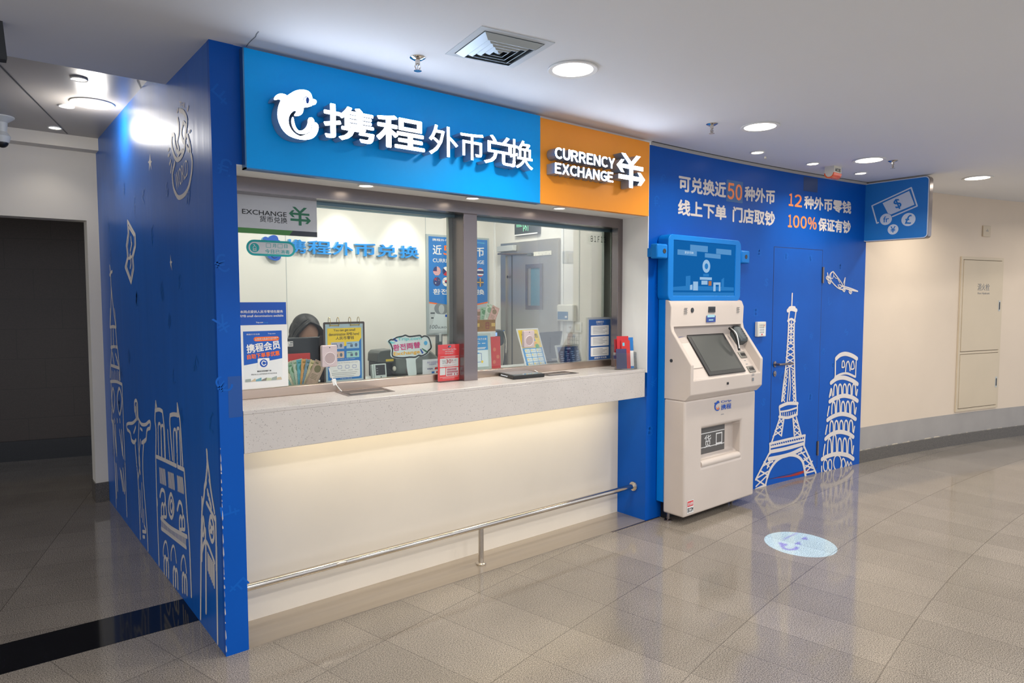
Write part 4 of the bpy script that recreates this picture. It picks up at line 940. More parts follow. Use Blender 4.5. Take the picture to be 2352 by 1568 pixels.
# blank switch plate above the cabinet
b = tbox(WF, 2256.5, 2273, 518, 543)
sp = thing('wall_plate', 'small beige switch plate high on the white wall above the hydrant cabinet', 'switch', WF.P((b[0]+b[2])/2, b[1]))
mb = MB(); mb.slab(WF, b[0], b[2], b[1], b[3], 0, .012); mb.build('plate', BEI, sp, bevel=.002)
mb = MB(); mb.slab(WF, b[0]+(b[2]-b[0])*.35, b[2]-(b[2]-b[0])*.3, (b[1]+b[3])/2, (b[1]+b[3])/2+.006, .012, .013); mb.slab(WF, (b[0]+b[2])/2, (b[0]+b[2])/2+.006, b[3]-.05, b[3]-.035, .012, .013); mb.build('slot', INKG, sp)
# projector that throws the blue logo on the floor (the spotlight nearest the kiosk)
gx, gy, gz = 3.93, -.287, ZC+.005
gobo = thing('logo_projector', 'small ceiling projector lens throwing a blue round logo onto the floor', 'projector', (gx, gy, ZC))
tgt = Vector((3.337, -.937, 0)); ax = (tgt-Vector((gx, gy, gz-.03))).normalized()
src = Vector((gx, gy, gz-.03))
mb = MB(); mb.lathe(src, [(.006, -.004), (.009, -.004), (.009, .012), (.006, .012)], 20, axis=ax); mb.build('barrel', OFFW, gobo, smooth=True)
dist = (tgt-src).length; hl = math.atan(.222/dist)
lamp('logo_lamp', 'SPOT', src+ax*.013, 1200, (.36, .70, 1.0), to=tgt, spot_size=2*hl, spot_blend=.04, shadow_soft_size=.0001)

# ---- blue logo slide in front of the projector lens (tints the beam)
gl_d = .03
gm = glass('blue_gobo_glass', (.05, .10, .85), 0.)
def floor_to_slide(p):      # point on the floor -> where its beam crosses the slide
    L0 = src+ax*.013; d = (Vector(p)-L0); return L0+d*(gl_d/d.dot(ax))
class Slide(Frame):
    def __init__(s): pass
    def P(s, u, v, off=0.): return floor_to_slide((u, v, 0))
SLD = Slide(); flo = FZ(0)
zf = lambda L: [flo.px(1400+x/2.4706, 1040+y/2.4706) for x, y in L]
mb = MB(); mb.flat = True
mb.poly(SLD, zf([(955,512),(968,505),(985,512),(1010,515),(1008,524),(990,530),(1000,540),(1020,545),(1045,540),(1055,528),(1075,535),(1072,546),(1050,552),(1015,552),(985,545),(968,530),(966,518)]), 0)
for i, x in enumerate((1052, 1090)):
    for j in range(4): mb.poly(SLD, zf([(x+j*9-4, 515-i*28-j*1), (x+30+j*3-4, 500-i*28+j*6), (x+32+j*3-4, 504-i*28+j*6), (x+j*9-2, 520-i*28)]), 0)
for j in range(6): mb.poly(SLD, zf([(985+j*13, 492-j*6), (1000+j*13, 478-j*6), (1003+j*13, 481-j*6), (988+j*13, 495-j*6)]), 0)
mb.build('logo_slide', gm, gobo)

# ================================================================== SELF-SERVICE KIOSK
KX0, KX1 = 3.02, 3.945; KB = -.068
def boolean(o, cutters):
    for c in cutters:
        m = o.modifiers.new('b', 'BOOLEAN'); m.operation = 'DIFFERENCE'; m.solver = 'EXACT'; m.object = c
    dg = bpy.context.evaluated_depsgraph_get(); me = bpy.data.meshes.new_from_object(o.evaluated_get(dg))
    o.modifiers.clear(); o.data = me
    for c in cutters: bpy.data.objects.remove(c)
def soften(o, w, seg=3):
    b = o.modifiers.new('bevel', 'BEVEL'); b.width = w; b.segments = seg; b.limit_method = 'ANGLE'; b.angle_limit = math.radians(35)
    for p in o.data.polygons: p.use_smooth = True
    o.data.set_sharp_from_angle(angle=math.radians(40))
kio = thing('exchange_kiosk', 'tall white self-service exchange kiosk with blue screen head beside the blue door', 'kiosk', (3.48, -.15, 0))
HP = [(KB,.89),(-.25,.89),(-.292,.935),(-.296,1.145),(-.128,1.375),(-.118,1.42),(-.122,1.545),(-.105,1.588),(-.08,1.597),(KB,1.597)]
mb = MB(); mb.prism([(KX0, y, z) for y, z in HP], (KX1-KX0, 0, 0)); hs = mb.build('housing', KWHITE, kio)
cut = MB(); cut.prism([(KX0+.034, y, z) for y, z in [(-.40,1.035),(-.283,1.035),(-.082,1.315),(-.074,1.405),(-.40,1.405)]], (KX1-KX0-.068, 0, 0)); co = cut.build('cut', KWHITE, kio)
boolean(hs, [co]); soften(hs, .009)
# base cabinet with pickup recess
FK = FY(-.25)
op = [FK.px(*p) for p in ((1612, 979), (1702, 967), (1702, 1051), (1612, 1074))]
ou0, ou1, ov0, ov1 = (op[0][0]+op[3][0])/2, (op[1][0]+op[2][0])/2, (op[2][1]+op[3][1])/2, (op[0][1]+op[1][1])/2
mb = MB(); mb.box(KX0, KX1-.02, -.25, KB, .06, .89); bc = mb.build('base_cabinet', KWHITE, kio)
cut = MB(); cut.prism([(ou0, y, z) for y, z in ((-.30, ov0), (-.25, ov0), (-.165, ov0+.07), (-.165, ov1-.03), (-.25, ov1), (-.3, ov1))], (ou1-ou0, 0, 0)); co = cut.build('cut', KWHITE, kio)
boolean(bc, [co]); soften(bc, .014)
fp_ = FY(-.166)
mb = MB(); mb.box(ou0+.004, ou1-.10, -.170, -.166, ov0+.068, ov1-.028); mb.build('pickup_shutter', mat('shutter_grey', '#5c5a58', .45), kio)
fs_ = FY(-.1702); w = ou1-.1-ou0
lb = MB(); lb.flat = True
for vv in (ov0+.115, ov1-.075): lb.poly(fs_, [(ou0+.004, vv), (ou1-.104, vv), (ou1-.104, vv+.006), (ou0+.004, vv+.006)], .0006)
zc_ = (ov0+ov1)/2+.012
for i, ch in enumerate('取货口'):
    c = ou0+w*(.10+.36*i); write(lb, fs_, ch, (c-.042, zc_-.048, c+.042, zc_+.048), .0006, .004)
lb.build('lettering', PAPER, kio)
mb = MB(); mb.tube([(ou0+.004, -.222, ov0+.02), (ou1-.004, -.222, ov0+.02)], .03, 14); mb.build('pickup_lip', KWHITE, kio, smooth=True)
mb = MB(); u, v = FK.px(1655, 980); mb.ellip((u, -.18, ov1-.012), .045, .012, .012); mb.build('pickup_light', emis('pickup_light', '#e8f4ff', 3), kio, smooth=True)
# blue back box and screen head
MB().box(KX0+.005, KX1-.02, KB, -.004, .13, 1.6).build('back_box', KBLUE, kio, bevel=.004)
MB().box(KX0+.05, KX1-.07, -.062, -.012, .0, .13).build('recess_shade', BLACK, kio)  # black box stands in for the shaded recess below the back box
DX0, DX1, DZ0, DZ1 = 3.008, 3.925, 1.588, 2.062
mb = MB(); mb.prism([(x, -.004, z) for x, z in rrect(DX0, DZ0, DX1, DZ1, .05, 6)], (0, -.096, 0)); hd = mb.build('screen_head', KBLUE, kio)
cut = MB(); sx0, sx1, sz0, sz1 = 3.068, 3.85, 1.628, 2.022; cut.box(sx0, sx1, -.12, -.09, sz0, sz1); co = cut.build('cut', KBLUE, kio); boolean(hd, [co]); soften(hd, .006)
scr = MB().box(sx0+.001, sx1-.001, -.0935, -.0905, sz0+.001, sz1-.001).build('display', emis('kiosk_display', '#1463ab', .95), kio)
FD = FY(-.0936); sb = (sx0, sz0, sx1, sz1)
def q_(a, b): return (sx0+(a-440)/920*(sx1-sx0), sz1-(b-200-(a-440)*.075*(1-(b-200)/840))/840*(sz1-sz0))
LB1 = emis('display_pale', '#5b97cf', .95); LB2 = emis('display_light', '#9dc3e6', .95); LB3 = emis('display_mid', '#2f7fc6', .95)
mb = MB(); mb.flat = True
for a in ([(675,265),(932,285),(932,378),(675,358)], [(1060,318),(1298,335),(1298,415),(1060,398)]): mb.poly(FD, [q_(*p) for p in a], .0004)
for a in ([(500,340),(772,362),(772,440),(500,420)], [(890,390),(1130,408),(1130,475),(890,455)]): mb.poly(FD, [q_(*p) for p in a], .0003)
mb.build('tag_graphics', LB1, kio)
mb = MB(); mb.flat = True
u, v = q_(915, 590); mb.disc(FD, u, v, .049, .0004, 28); mb.build('round_badge', LB2, kio)
mb = MB(); mb.flat = True; mb.disc(FD, u, v, .022, .0008, 20)
mb.poly(FD, [q_(*p) for p in [(440,990),(1355,990),(1355,1040),(430,1040)]], .0004)
for a in ([(620,745),(685,735),(685,920),(620,920)], [(1150,790),(1190,760),(1190,930),(1150,930)], [(870,705),(955,705),(955,745),(870,745)], [(440,910),(640,890),(1100,900),(1350,910),(1350,960),(440,960)]): mb.poly(FD, [q_(*p) for p in a], .0003)
mb.build('graphics', LB3, kio)
mb = MB(); mb.flat = True
for a in ([(725,825),(795,825),(795,960),(725,960)], [(1025,835),(1135,835),(1135,970),(1110,970),(1110,870),(1060,870),(1060,970),(1025,970)], [(845,810),(935,810),(935,870),(845,870)], [(680,880),(715,870),(715,950),(680,950)], [(820,755),(1000,760),(1000,800),(820,795)]): mb.poly(FD, [q_(*p) for p in a], .0007)
mb.build('building_graphics', LB2, kio)
mb = MB(); mb.flat = True; mb.poly(FD, [q_(*p) for p in [(950,815),(995,815),(995,885),(950,885)]], .0007); mb.build('orange_graphic', emis('display_orange', '#b87a50', .9), kio)
mb = MB(); mb.flat = True; a, b = q_(598, 405), q_(722, 372); write(mb, FD, '更多币种', (a[0], a[1], b[0], b[1]), .0007, .01); mb.build('lettering', emis('display_text', '#c8dff2', .95), kio)
for x0, x1, nm in ((2.875, 2.998, 0), (3.925, 4.045, 1)):
    mb = MB(); mb.box(x0, x1, -.105, -.045, 1.885, 1.988); cb = mb.build('camera_box', KBLUE, kio, bevel=.012, seg=3)
    mb = MB(); mb.lathe(((x0+x1)/2+(.005 if nm else .02), -.105, 1.938), [(.017, 0), (.017, -.002), (.012, -.003), (.0, -.001)], 18, axis=(0, 1, 0)); mb.build('lens', DARK, cb)
    mb = MB(); mb.box(x0+.02, x1, -.045, -.004, 1.90, 1.96); mb.build('bracket', KBLUE, cb)
# crown details
FC = FY(-.1225)
mb = MB(); mb.flat = True
for cx_ in ((3.185, 3.86)): 
    for i in range(6): mb.poly(FC, rect((cx_-.022+.004*(i % 2), 1.495+i*.008, cx_+.02-.006*((i+1) % 2), 1.4985+i*.008)), .002)
mb.build('speaker_slots', DARK, kio)
def on_y(px_, py_, y): return FY(y).px(px_, py_)
u, v = on_y(1590, 712, -.122); mb = MB(); mb.lathe((u, -.1205, v), [(.018, 0), (.018, -.004), (.013, -.005), (0, -.005)], 20, axis=(0, 1, 0)); mb.build('camera_lens', DARK, kio)
a, b = on_y(1627, 704, -.122), on_y(1642, 717, -.122); mb = MB(); mb.box(a[0], b[0], -.127, -.119, b[1], a[1]); sc_ = mb.build('scanner_window', DARK, kio, bevel=.001)
mb = MB(); mb.box(a[0]+.012, b[0]-.012, -.1285, -.127, b[1]+.014, a[1]-.012); mb.build('scanner_lens', BLACK, sc_)
a, b = on_y(1622, 725, -.122), on_y(1643, 739, -.122); FS = FY(-.123)
st = MB(); st.flat = True; st.poly(FS, rect((a[0], b[1], b[0], a[1])), .0012); st = st.build('sticker', mat('sticker_navy', '#2d4a9a', .5), kio)
bars(FS, kio, 'sticker_print', mat('sticker_pale', '#a8d8e4', .5), [(a[0]+.012, b[1]+.036, b[0]-.012, b[1]+.055), (a[0]+.03, b[1]+.012, b[0]-.03, b[1]+.02)], .0016)
# sloping desk
p0, p1 = Vector((0, -.283, 1.035)), Vector((0, -.082, 1.315)); FDK = Frame(p0+Vector((KX0, 0, 0)), (1, 0, 0), p1-p0)
mc = [FDK.px(*p) for p in ((1575, 768), (1661, 763.5), (1708, 854.5), (1625, 864))]
mu0, mu1, mv0, mv1 = (mc[0][0]+mc[3][0])/2, (mc[1][0]+mc[2][0])/2, (mc[2][1]+mc[3][1])/2, (mc[0][1]+mc[1][1])/2
mu0, mu1 = max(mu0, .10), min(mu1, .75)
print('kiosk monitor', mu0, mu1, mv0, mv1, mc)
mb = MB(); mb.slab(FDK, mu0, mu1, mv0, mv1, .001, .012); mo = mb.build('touch_monitor', BLACK, kio, bevel=.003)
mb = MB(); mb.slab(FDK, mu0+.035, mu1-.035, mv0+.03, mv1-.03, .012, .0132); mb.build('screen', mat('dark_screen', '#3f413f', .4, spec=.4), mo)
mb = MB(); a = FDK.px(1570, 785)
mb.slab(FDK, .045, mu0-.012, .09, mv1-.075, .0, .006); mb.build('side_strip', KWHITE, kio, bevel=.003)
def dk(px_, py_): return FDK.px(px_, py_)
a, b = dk(1553, 764), dk(1572, 776); pt = [dk(*p) for p in ((1553, 764), (1565, 762), (1571, 774), (1558, 776))]
mb = MB(); mb.flat = True; mb.poly(FDK, pt, .007); mb.build('sticker', MATS['sticker_navy'], kio)
mb = MB(); mb.flat = True; c = dk(1562, 770); mb.disc(FDK, c[0], c[1]-.004, .014, .0074, 12, ry=.01); mb.build('sticker_print', YEL, kio)
# pin pad hood
c = dk(1692, 777); cu, cv = c[0], c[1]
mb = MB()
HU = [(cu-.055, cv-.06), (cu+.05, cv-.065), (cu+.075, cv-.02), (cu+.075, cv+.06), (cu+.04, cv+.085), (cu-.04, cv+.085), (cu-.065, cv+.05)]
top = [(cu+(a-cu)*.72, cv+(b-cv)*.72) for a, b in HU]
V0 = [mb.bm.verts.new(FDK.P(*p, .0)) for p in HU]; V1 = [mb.bm.verts.new(FDK.P(*p, .055)) for p in HU]; V2 = [mb.bm.verts.new(FDK.P(*p, .07)) for p in top]
for A_, B_ in ((V0, V1), (V1, V2)):
    for i in range(len(HU)): mb.bm.faces.new((A_[i], A_[(i+1) % 7], B_[(i+1) % 7], B_[i]))
mb.bm.faces.new(V2); mb.bm.faces.new(V0[::-1]); hood = mb.build('pin_pad_hood', SLATE, kio, bevel=.004)
mb = MB(); mb.flat = True
for i in range(5):
    for j in range(2): mb.poly(FDK, rect((cu+.004+.03*j, cv-.045+.02*i, cu+.028+.03*j, cv-.033+.02*i)), .0712)
mb.build('hood_slots', BLACK, hood)
q0, q1 = dk(1662, 763), dk(1687, 812)
pts = [FDK.P(q0[0]+.0, q0[1], .06), FDK.P((q0[0]*.6+q1[0]*.4)-.01, q0[1]*.6+q1[1]*.4, .085), FDK.P(q1[0], q1[1], .05)]
mb = MB(); mb.tube(spline(pts, 6), .009, 10); mb.build('side_visor', BLACK, kio, smooth=True)
pts2 = [FDK.P(q0[0]+.006, q0[1]-.01, .067), FDK.P((q0[0]*.6+q1[0]*.4)-.004, q0[1]*.6+q1[1]*.4, .093), FDK.P(q1[0]-.002, q1[1]+.012, .058)]
mb = MB(); mb.tube(spline(pts2, 6), .006, 8); mb.build('visor_strip', PAPER, kio, smooth=True)
for cpx, cpy, nm in ((1705, 815, 'card_slot'), (1725, 848, 'receipt_slot')):
    c = dk(cpx, cpy); mb = MB(); mb.slab(FDK, c[0]-.045, c[0]+.04, c[1]-.028, c[1]+.028, .0, .008); sl = mb.build(nm, mat('slot_bezel', '#87857f', .35, .4), kio, bevel=.003)
    mb = MB(); mb.slab(FDK, c[0]-.032, c[0]+.028, c[1]-.012, c[1]+.012, .008, .0095); mb.build('slot_mouth', BLACK, sl)
rows = []
for cpx, cpy, w_ in ((1699, 805, .02), (1711, 828, .012), (1715, 836, .014)):
    c = dk(cpx, cpy); rows.append((c[0]-w_, c[1]-.003, c[0]+w_, c[1]+.003))
bars(FDK, kio, 'printed_marks', INKG, rows, .001)
FL_ = FY(-.2945)
u, v = on_y(1671.5, 880, -.294); mb = MB(); mb.box(u-.011, u+.011, -.298, -.292, v-.009, v+.009); mb.build('sensor_window', BLACK, kio, bevel=.002)
u, v = on_y(1729, 871, -.294); bars(FL_, kio, 'printed_marks', INKG, [(u-.012, v-.012, u+.012, v+.012), (u-.016, v+.03, u+.016, v+.036), (u-.014, v+.042, u+.014, v+.046)], .002)
u, v = FX(KX0).px(1542, 828); mb = MB(); mb.lathe((KX0, -u, v), [(.012, 0), (.012, -.003), (.004, -.004)], 16, axis=(1, 0, 0)); mb.build('key_lock', DARK, kio)
# company logo on the base cabinet
FB = FY(-.2506)
z4 = lambda L: [on_y(1480+x/4.3567, 860+y/4.3567, -.2506) for x, y in L]
mb = MB(); mb.flat = True
mb.poly(FB, z4([(697,290),(705,280),(718,280),(728,264),(742,260),(750,272),(752,282),(742,286),(728,294),(716,306),(712,325),(716,345),(728,354),(742,350),(750,338),(753,325),(752,345),(742,360),(726,364),(710,356),(701,338),(700,312),(706,296)]), .001)
mb.build('dolphin_emblem', NAVY, kio)
mb = MB(); mb.flat = True; mb.poly(FB, z4([(722,318),(722,340),(732,352),(744,344),(746,328),(742,316),(740,334),(732,342),(726,334)]), .0014); mb.build('emblem_fluke', ORP, kio)
lbl(FB, kio, 'Ctrip', tbox(FB, 1480+766/4.3567, 1480+868/4.3567, 860+262/4.3567, 860+290/4.3567), NAVY, off=.001, bold=.03)
lbl(FB, kio, '携程', tbox(FB, 1480+768/4.3567, 1480+868/4.3567, 860+302/4.3567, 860+355/4.3567), NAVY, off=.001, bold=.03)
a, b = z4([(768,298)])[0], z4([(868,283)])[0]; bars(FB, kio, 'printed_marks', INKG, [(a[0], a[1], b[0], a[1]+.002)]+[(z4([(765,400)])[0][0], z4([(765,402)])[0][1], z4([(795,400)])[0][0], z4([(765,396)])[0][1])], .001)
a, b = z4([(420,1415)])[0], z4([(492,1350)])[0]
mb = MB(); mb.flat = True; sbx = (a[0]+.006, .085, a[0]+.082, .175); mb.poly(FB, rect(sbx), .001); mb.build('alarm_sticker', PAPER, kio)
mb = MB(); mb.flat = True; mb.poly(FB, rect(sub(sbx, .05, .52, .95, .95)), .0013); mb.build('sticker_red', RED, kio)
lbl(FB, kio, 'SECOM', sub(sbx, .05, .08, .95, .42), INK, off=.0014, bold=.03); lbl(FB, kio, '紧急报警', sub(sbx, .1, .6, .9, .86), PAPER, off=.0016, bold=.01)
for x in (3.09, 3.86):
    for y in ((-.03,) if x < 3.5 else (-.03,)):
        mb = MB(); mb.lathe((x if x > 3.5 else 3.05, -.095, 0), [(.028, 0), (.028, .008), (.012, .014), (.012, .062)], 16); mb.build('foot', STEEL, kio, smooth=True)

# ================================================================== THINGS ON THE OUTSIDE OF THE GLASS AND ON THE COUNTER
GO = FY(.3665)
def board(fr, name, label, cat, box, m, th=.003, group=None, corner=None):
    t = thing(name, label, cat, fr.P((box[0]+box[2])/2, box[1]), group)
    mb = MB(); uv = rect(box) if not corner else rrect(*box, corner); mb.poly(fr, uv, 0, th); return t, mb.build('board' if cat != 'sticker' else 'sheet', m, t)
# EXCHANGE sign hanging in the top left corner of the glass
e0, e1 = FY(.25).px(547, 442), FY(.25).px(727, 540)
FE = FY(.345); eb = tbox(FE, 547, 726.5, 443, 536)
eb = (.125, FE.px(547, 534)[1], eb[2], FE.px(547, 443)[1])
ex, _ = board(FE, 'exchange_board', 'pale grey EXCHANGE board with green yen arrows in the window top left', 'sign', eb, mat('board_silver', '#cdd1d8', .3), .006)
z6 = lambda xl, xr, yt, yb: tbox(FE, 540+xl/8.7125, 540+xr/8.7125, 440+yt/8.7125, 440+yb/8.7125)
lbl(FE, ex, 'EXCHANGE', z6(130, 1020, 345, 442), INK, off=.0066, bold=.012); lbl(FE, ex, '货币兑换', z6(480, 1032, 482, 605), INK, off=.0066, bold=.004)
mb = MB(); mb.flat = True
for kk, p in enumerate(yen(z6(1062, 1505, 296, 664))): mb.poly(FE, p, .0066+kk*1e-4)
mb.build('yen_arrows', GREEN, ex)
gb = (eb[0], eb[1], eb[2], eb[1]+.026); sp_ = z6(60, 1130, 0, 10)[2]
patch(FE, ex, 'green_band', mat('band_green', '#4d8f49', .5), [(gb[0], gb[1]), (sp_-.02, gb[1]), (sp_, gb[3]), (gb[0], gb[3])], .0066)
patch(FE, ex, 'dark_band', mat('band_slate', '#3b424e', .5), [(sp_-.02, gb[1]), (gb[2], gb[1]), (gb[2], gb[3]), (sp_, gb[3])], .0066)
# disinfected-today sticker
sbx = tbox(GO, 565, 678, 549, 586); r_ = (sbx[3]-sbx[1])/2*.98
sk, _ = board(GO, 'disinfection_sticker', 'teal pill-shaped sticker with a bottle icon below the EXCHANGE board', 'sticker', sbx, TEAL, .001, corner=r_)
m_ = .011; patch(GO, sk, 'inner_field', mat('sticker_grey', '#cfd3d8', .4), rrect(sbx[0]+m_, sbx[1]+m_, sbx[2]-m_, sbx[3]-m_, r_-m_), .0013)
cy_ = (sbx[1]+sbx[3])/2; hgt = sbx[3]-sbx[1]
mb = MB(); mb.flat = True; mb.disc(GO, sbx[0]+.33*hgt*1.55, cy_, .29*hgt, .0016, 28); mb.build('icon_disc', TEAL, sk)
mb = MB(); mb.flat = True; cx_ = sbx[0]+.33*hgt*1.55; s_ = hgt*.01
mb.stroke(GO, [(cx_-9*s_, cy_-20*s_), (cx_+9*s_, cy_-20*s_), (cx_+9*s_, cy_+4*s_), (cx_+3*s_, cy_+10*s_), (cx_-3*s_, cy_+10*s_), (cx_-9*s_, cy_+4*s_)], .0022, .0018, True)
mb.stroke(GO, [(cx_, cy_+10*s_), (cx_, cy_+19*s_), (cx_-9*s_, cy_+19*s_)], .0025, .0018); mb.stroke(GO, [(cx_-5*s_, cy_-14*s_), (cx_+5*s_, cy_-14*s_), (cx_+5*s_, cy_-5*s_), (cx_-5*s_, cy_-5*s_)], .0018, .0018, True)
mb.build('bottle_icon', MATS['sticker_grey'], sk)
W2 = sbx[2]-sbx[0]
for ch, a in (('月', .56), ('日', .80)): lbl(GO, sk, ch, sub(sbx, a-.035, .56, a+.035, .80), TEAL, off=.0016, bold=.012)
mb = MB(); mb.flat = True
for a in (.44, .68): b = sub(sbx, a-.045, .55, a+.045, .80); mb.stroke(GO, rect(b), .0018, .0016, True)
mb.build('date_boxes', TEAL, sk)
lbl(GO, sk, '今日已消毒', sub(sbx, .37, .17, .88, .44), TEAL, off=.0016, bold=.012)
# two notices at the lower left of the glass
nb = tbox(GO, 551.5, 657, 694, 747); nb = (nb[0]-.03, nb[1], nb[2], nb[3])
nt_, _ = board(GO, 'service_notice', 'blue notice about small change service above the white framed poster', 'notice', nb, NAVY, .002)
ZB = lambda xl, xr, yt, yb: tbox(GO, 530+xl/5.808, 530+xr/5.808, 660+yt/5.808, 660+yb/5.808)
lbl(GO, nt_, '本网点提供人民币零钱包服务', ZB(122, 694, 306, 345), PAPER, off=.0025, bold=.012); lbl(GO, nt_, 'RMB small denominations available', ZB(121, 700, 366, 398), PAPER, off=.0025, bold=.012); lbl(GO, nt_, 'Trip.com', ZB(333, 428, 458, 480), PAPER, off=.0025, bold=.03); lbl(GO, nt_, 'Group', ZB(434, 496, 458, 480), MBLUE, off=.0025)
pb = tbox(GO, 552, 659.5, 747, 904); pb = (GO.px(552.5, 820)[0], 1.152, nb[2]+.003, nb[1]-.001)
po, _ = board(GO, 'member_poster', 'white framed member offer poster in the lower left corner of the window', 'poster', pb, PAPER, .004)
ib = (pb[0]+.014, pb[1]+.034, pb[2]-.03, pb[3]-.03)
patch(GO, po, 'sheet', mat('poster_paper_grey', '#dfe2e2', .4), rrect(*ib, .012), .0044)
patch(GO, po, 'blue_field', mat('poster_royal', '#0e57b5', .4), [sub(ib, 0, .34, 0, 0)[:2], sub(ib, 1, .44, 0, 0)[:2], sub(ib, 1, 1, 0, 0)[:2], sub(ib, 0, 1, 0, 0)[:2]], .0048)
lbl(GO, po, '携程外币兑换', sub(ib, .08, .925, .42, .955), PAPER, off=.0054); lbl(GO, po, 'Trip.com', sub(ib, .63, .925, .83, .955), PAPER, off=.0054, bold=.01)
mb = MB(); mb.flat = True; mb.poly(GO, [(p[0], p[1]) for p in rrect(*sub(ib, .26, .80, .93, .885), .012)], .0052); mb.build('orange_pill', ORP, po)
lbl(GO, po, '仅限持大陆身份证的用户', sub(ib, .29, .82, .90, .868), PAPER, off=.0056, rot=.03)
lbl(GO, po, '携程会员', sub(ib, .07, .60, .95, .775), PAPER, off=.0056, bold=.03, rot=.10); lbl(GO, po, '自助下单享优惠', sub(ib, .08, .475, .93, .575), ORP, off=.0056, bold=.028, rot=.08)
patch(GO, po, 'code_card', PAPER, rrect(*sub(ib, .35, .255, .66, .46), .006), .0054)
mb = MB(); mb.flat = True; c = sub(ib, .505, .36, 0, 0); mb.disc(GO, c[0], c[1], .02, .0058, 24); mb.build('round_emblem', NAVY, po)
mb = MB(); mb.flat = True; mb.stroke(GO, spline([(c[0]+.010, c[1]+.006), (c[0]-.002, c[1]+.012), (c[0]-.01, c[1]), (c[0], c[1]-.011), (c[0]+.01, c[1]-.005)], 4), .005, .0062); mb.build('emblem_mark', PAPER, po)
lbl(GO, po, '微信扫码快捷下单', sub(ib, .33, .19, .70, .222), INK, off=.0054, bold=.02); lbl(GO, po, '黄金及以上会员登陆账号享会员权益', sub(ib, .18, .135, .85, .162), INK, off=.0054)
rr = random.Random(9)
cols = [mat('pale_note_%d' % i, c) for i, c in enumerate(('#9aa6a0', '#c8b79a', '#6fa3b0', '#7d7a70', '#b9c4a0'))]
for i in range(7):
    c0_ = .02+i*.135; patch(GO, po, 'banknote_picture', cols[i % 5], [sub(ib, a, b, 0, 0)[:2] for a, b in ((c0_, .01), (c0_+.15, .01), (c0_+.12+rr.uniform(0, .05), .05+rr.uniform(0, .05)), (c0_+rr.uniform(0, .04), .03+rr.uniform(0, .04)))], .0052+i*.00005)
# room number sticker
qb = tbox(GO, 1357, 1391, 541, 555); rs = thing('room_sticker', 'small clear sticker with dark room number in the window top right', 'sticker', GO.P((qb[0]+qb[2])/2, qb[1]))
patch(GO, rs, 'sheet', glass('clear_film', (.97, .98, .98), .3), rrect(qb[0]-.03, qb[1]-.02, qb[2]+.03, qb[3]+.015, .015), .001)
lbl(GO, rs, 'Ｂ１Ｆ１３', qb, INK, off=.0016, bold=.004)
# reminder notice on the right
rb = tbox(GO, 1349, 1403.5, 729, 832); GI = FY(.2795)
rm, _ = board(GO, 'reminder_notice', 'silver framed blue reminder notice with three white text boxes at the window right', 'notice', rb, mat('silver_frame', '#a8aeb4', .35, .3), .004)
bb_ = (rb[0]+.012, rb[1]+.016, rb[2]-.012, rb[3]-.016); patch(GO, rm, 'sheet', mat('reminder_blue', '#2a5ba0', .45), rect(bb_), .0045)
lbl(GO, rm, '温馨提示', sub(bb_, .32, .915, .68, .965), PAPER, off=.005, bold=.01); lbl(GO, rm, 'Reminder', sub(bb_, .35, .875, .65, .90), PAPER, off=.005)
for i, (a, b) in enumerate(((.61, .85), (.34, .575), (.085, .305))):
    x_ = sub(bb_, .09, a, .92, b); patch(GO, rm, 'text_box', PAPER, rrect(*x_, .006), .005)
    bars(GO, rm, 'text_lines', INKG, [sub(x_, .12, .80-.15*j, .9-.12*((j*7+i) % 3), .84-.15*j) for j in range(5)], .0054)
lbl(GO, rm, '携程外币兑换', sub(bb_, .25, .02, .82, .065), PAPER, off=.005, bold=.02)
tb_ = tbox(GO, 1405, 1418, 727, 826); sd = thing('glass_side_strip', 'grey strip standing on the glass between the reminder notice and the jamb', 'panel', GO.P(tb_[0], rb[1]))
mb = MB(); mb.slab(GO, rb[2]+.006, GO.px(1417, 780)[0], rb[1], rb[3], 0, .003); mb.build('strip', MATS['silver_frame'], sd)
mb = MB(); mb.flat = True; mb.poly(GO, rect((rb[2]+.012, rb[3]-.06, GO.px(1415, 780)[0], rb[3]-.025)), .0034); mb.build('slot', SLATE, sd)

# intercom speakers stuck on the glass
def intercom(box, cable, label):
    t = thing('intercom_speaker', label, 'speaker', GO.P((box[0]+box[2])/2, box[1]), 'intercom speakers on the glass')
    mb = MB(); mb.poly(GO, rrect(*box, .008), 0, .022); mb.build('case', SPKP, t, bevel=.003)
    cx_, cy_, r = (box[0]+box[2])/2+.0, box[1]+(box[3]-box[1])*.40, (box[2]-box[0])*.36
    mb = MB(); mb.tube([GO.P(cx_+r*math.cos(a), cy_+r*math.sin(a), .0225) for a in [2*math.pi*k/36 for k in range(37)]], .0016, 8, caps=False); mb.build('speaker_ring', mat('speaker_ring_white', '#e4dcdc', .3), t, smooth=True)
    mb = MB(); mb.lathe(GO.P(cx_, cy_, .0222), [(r*.9, 0), (r*.9, .0006)], 28, axis=GO.n); mb.build('grille', mat('grille_pink_grey', '#ae9d9d', .55, .2, vary=.12, vscale=900), t)
    mb = MB(); mb.lathe(GO.P(cx_, box[3]-.012, .022), [(.003, 0), (.003, .001)], 12, axis=GO.n); mb.build('screw', DARK, t)
    pts = [GO.P(*GO.px(*p[:2]), p[2]) for p in cable]
    mb = MB(); mb.tube(spline(pts, 5), .0028, 8); mb.build('cable', PAPER, t, smooth=True)
    return t
ic = intercom(tbox(GO, 735.5, 771, 793, 843), [(753, 844, .012), (757, 858, .014), (764, 876, .02), (772, 889, .03), (777, 899, .06)], 'silver pink intercom speaker on the left glass with a hanging white cable')
ORG.setdefault(ic, Vector(ic.location))
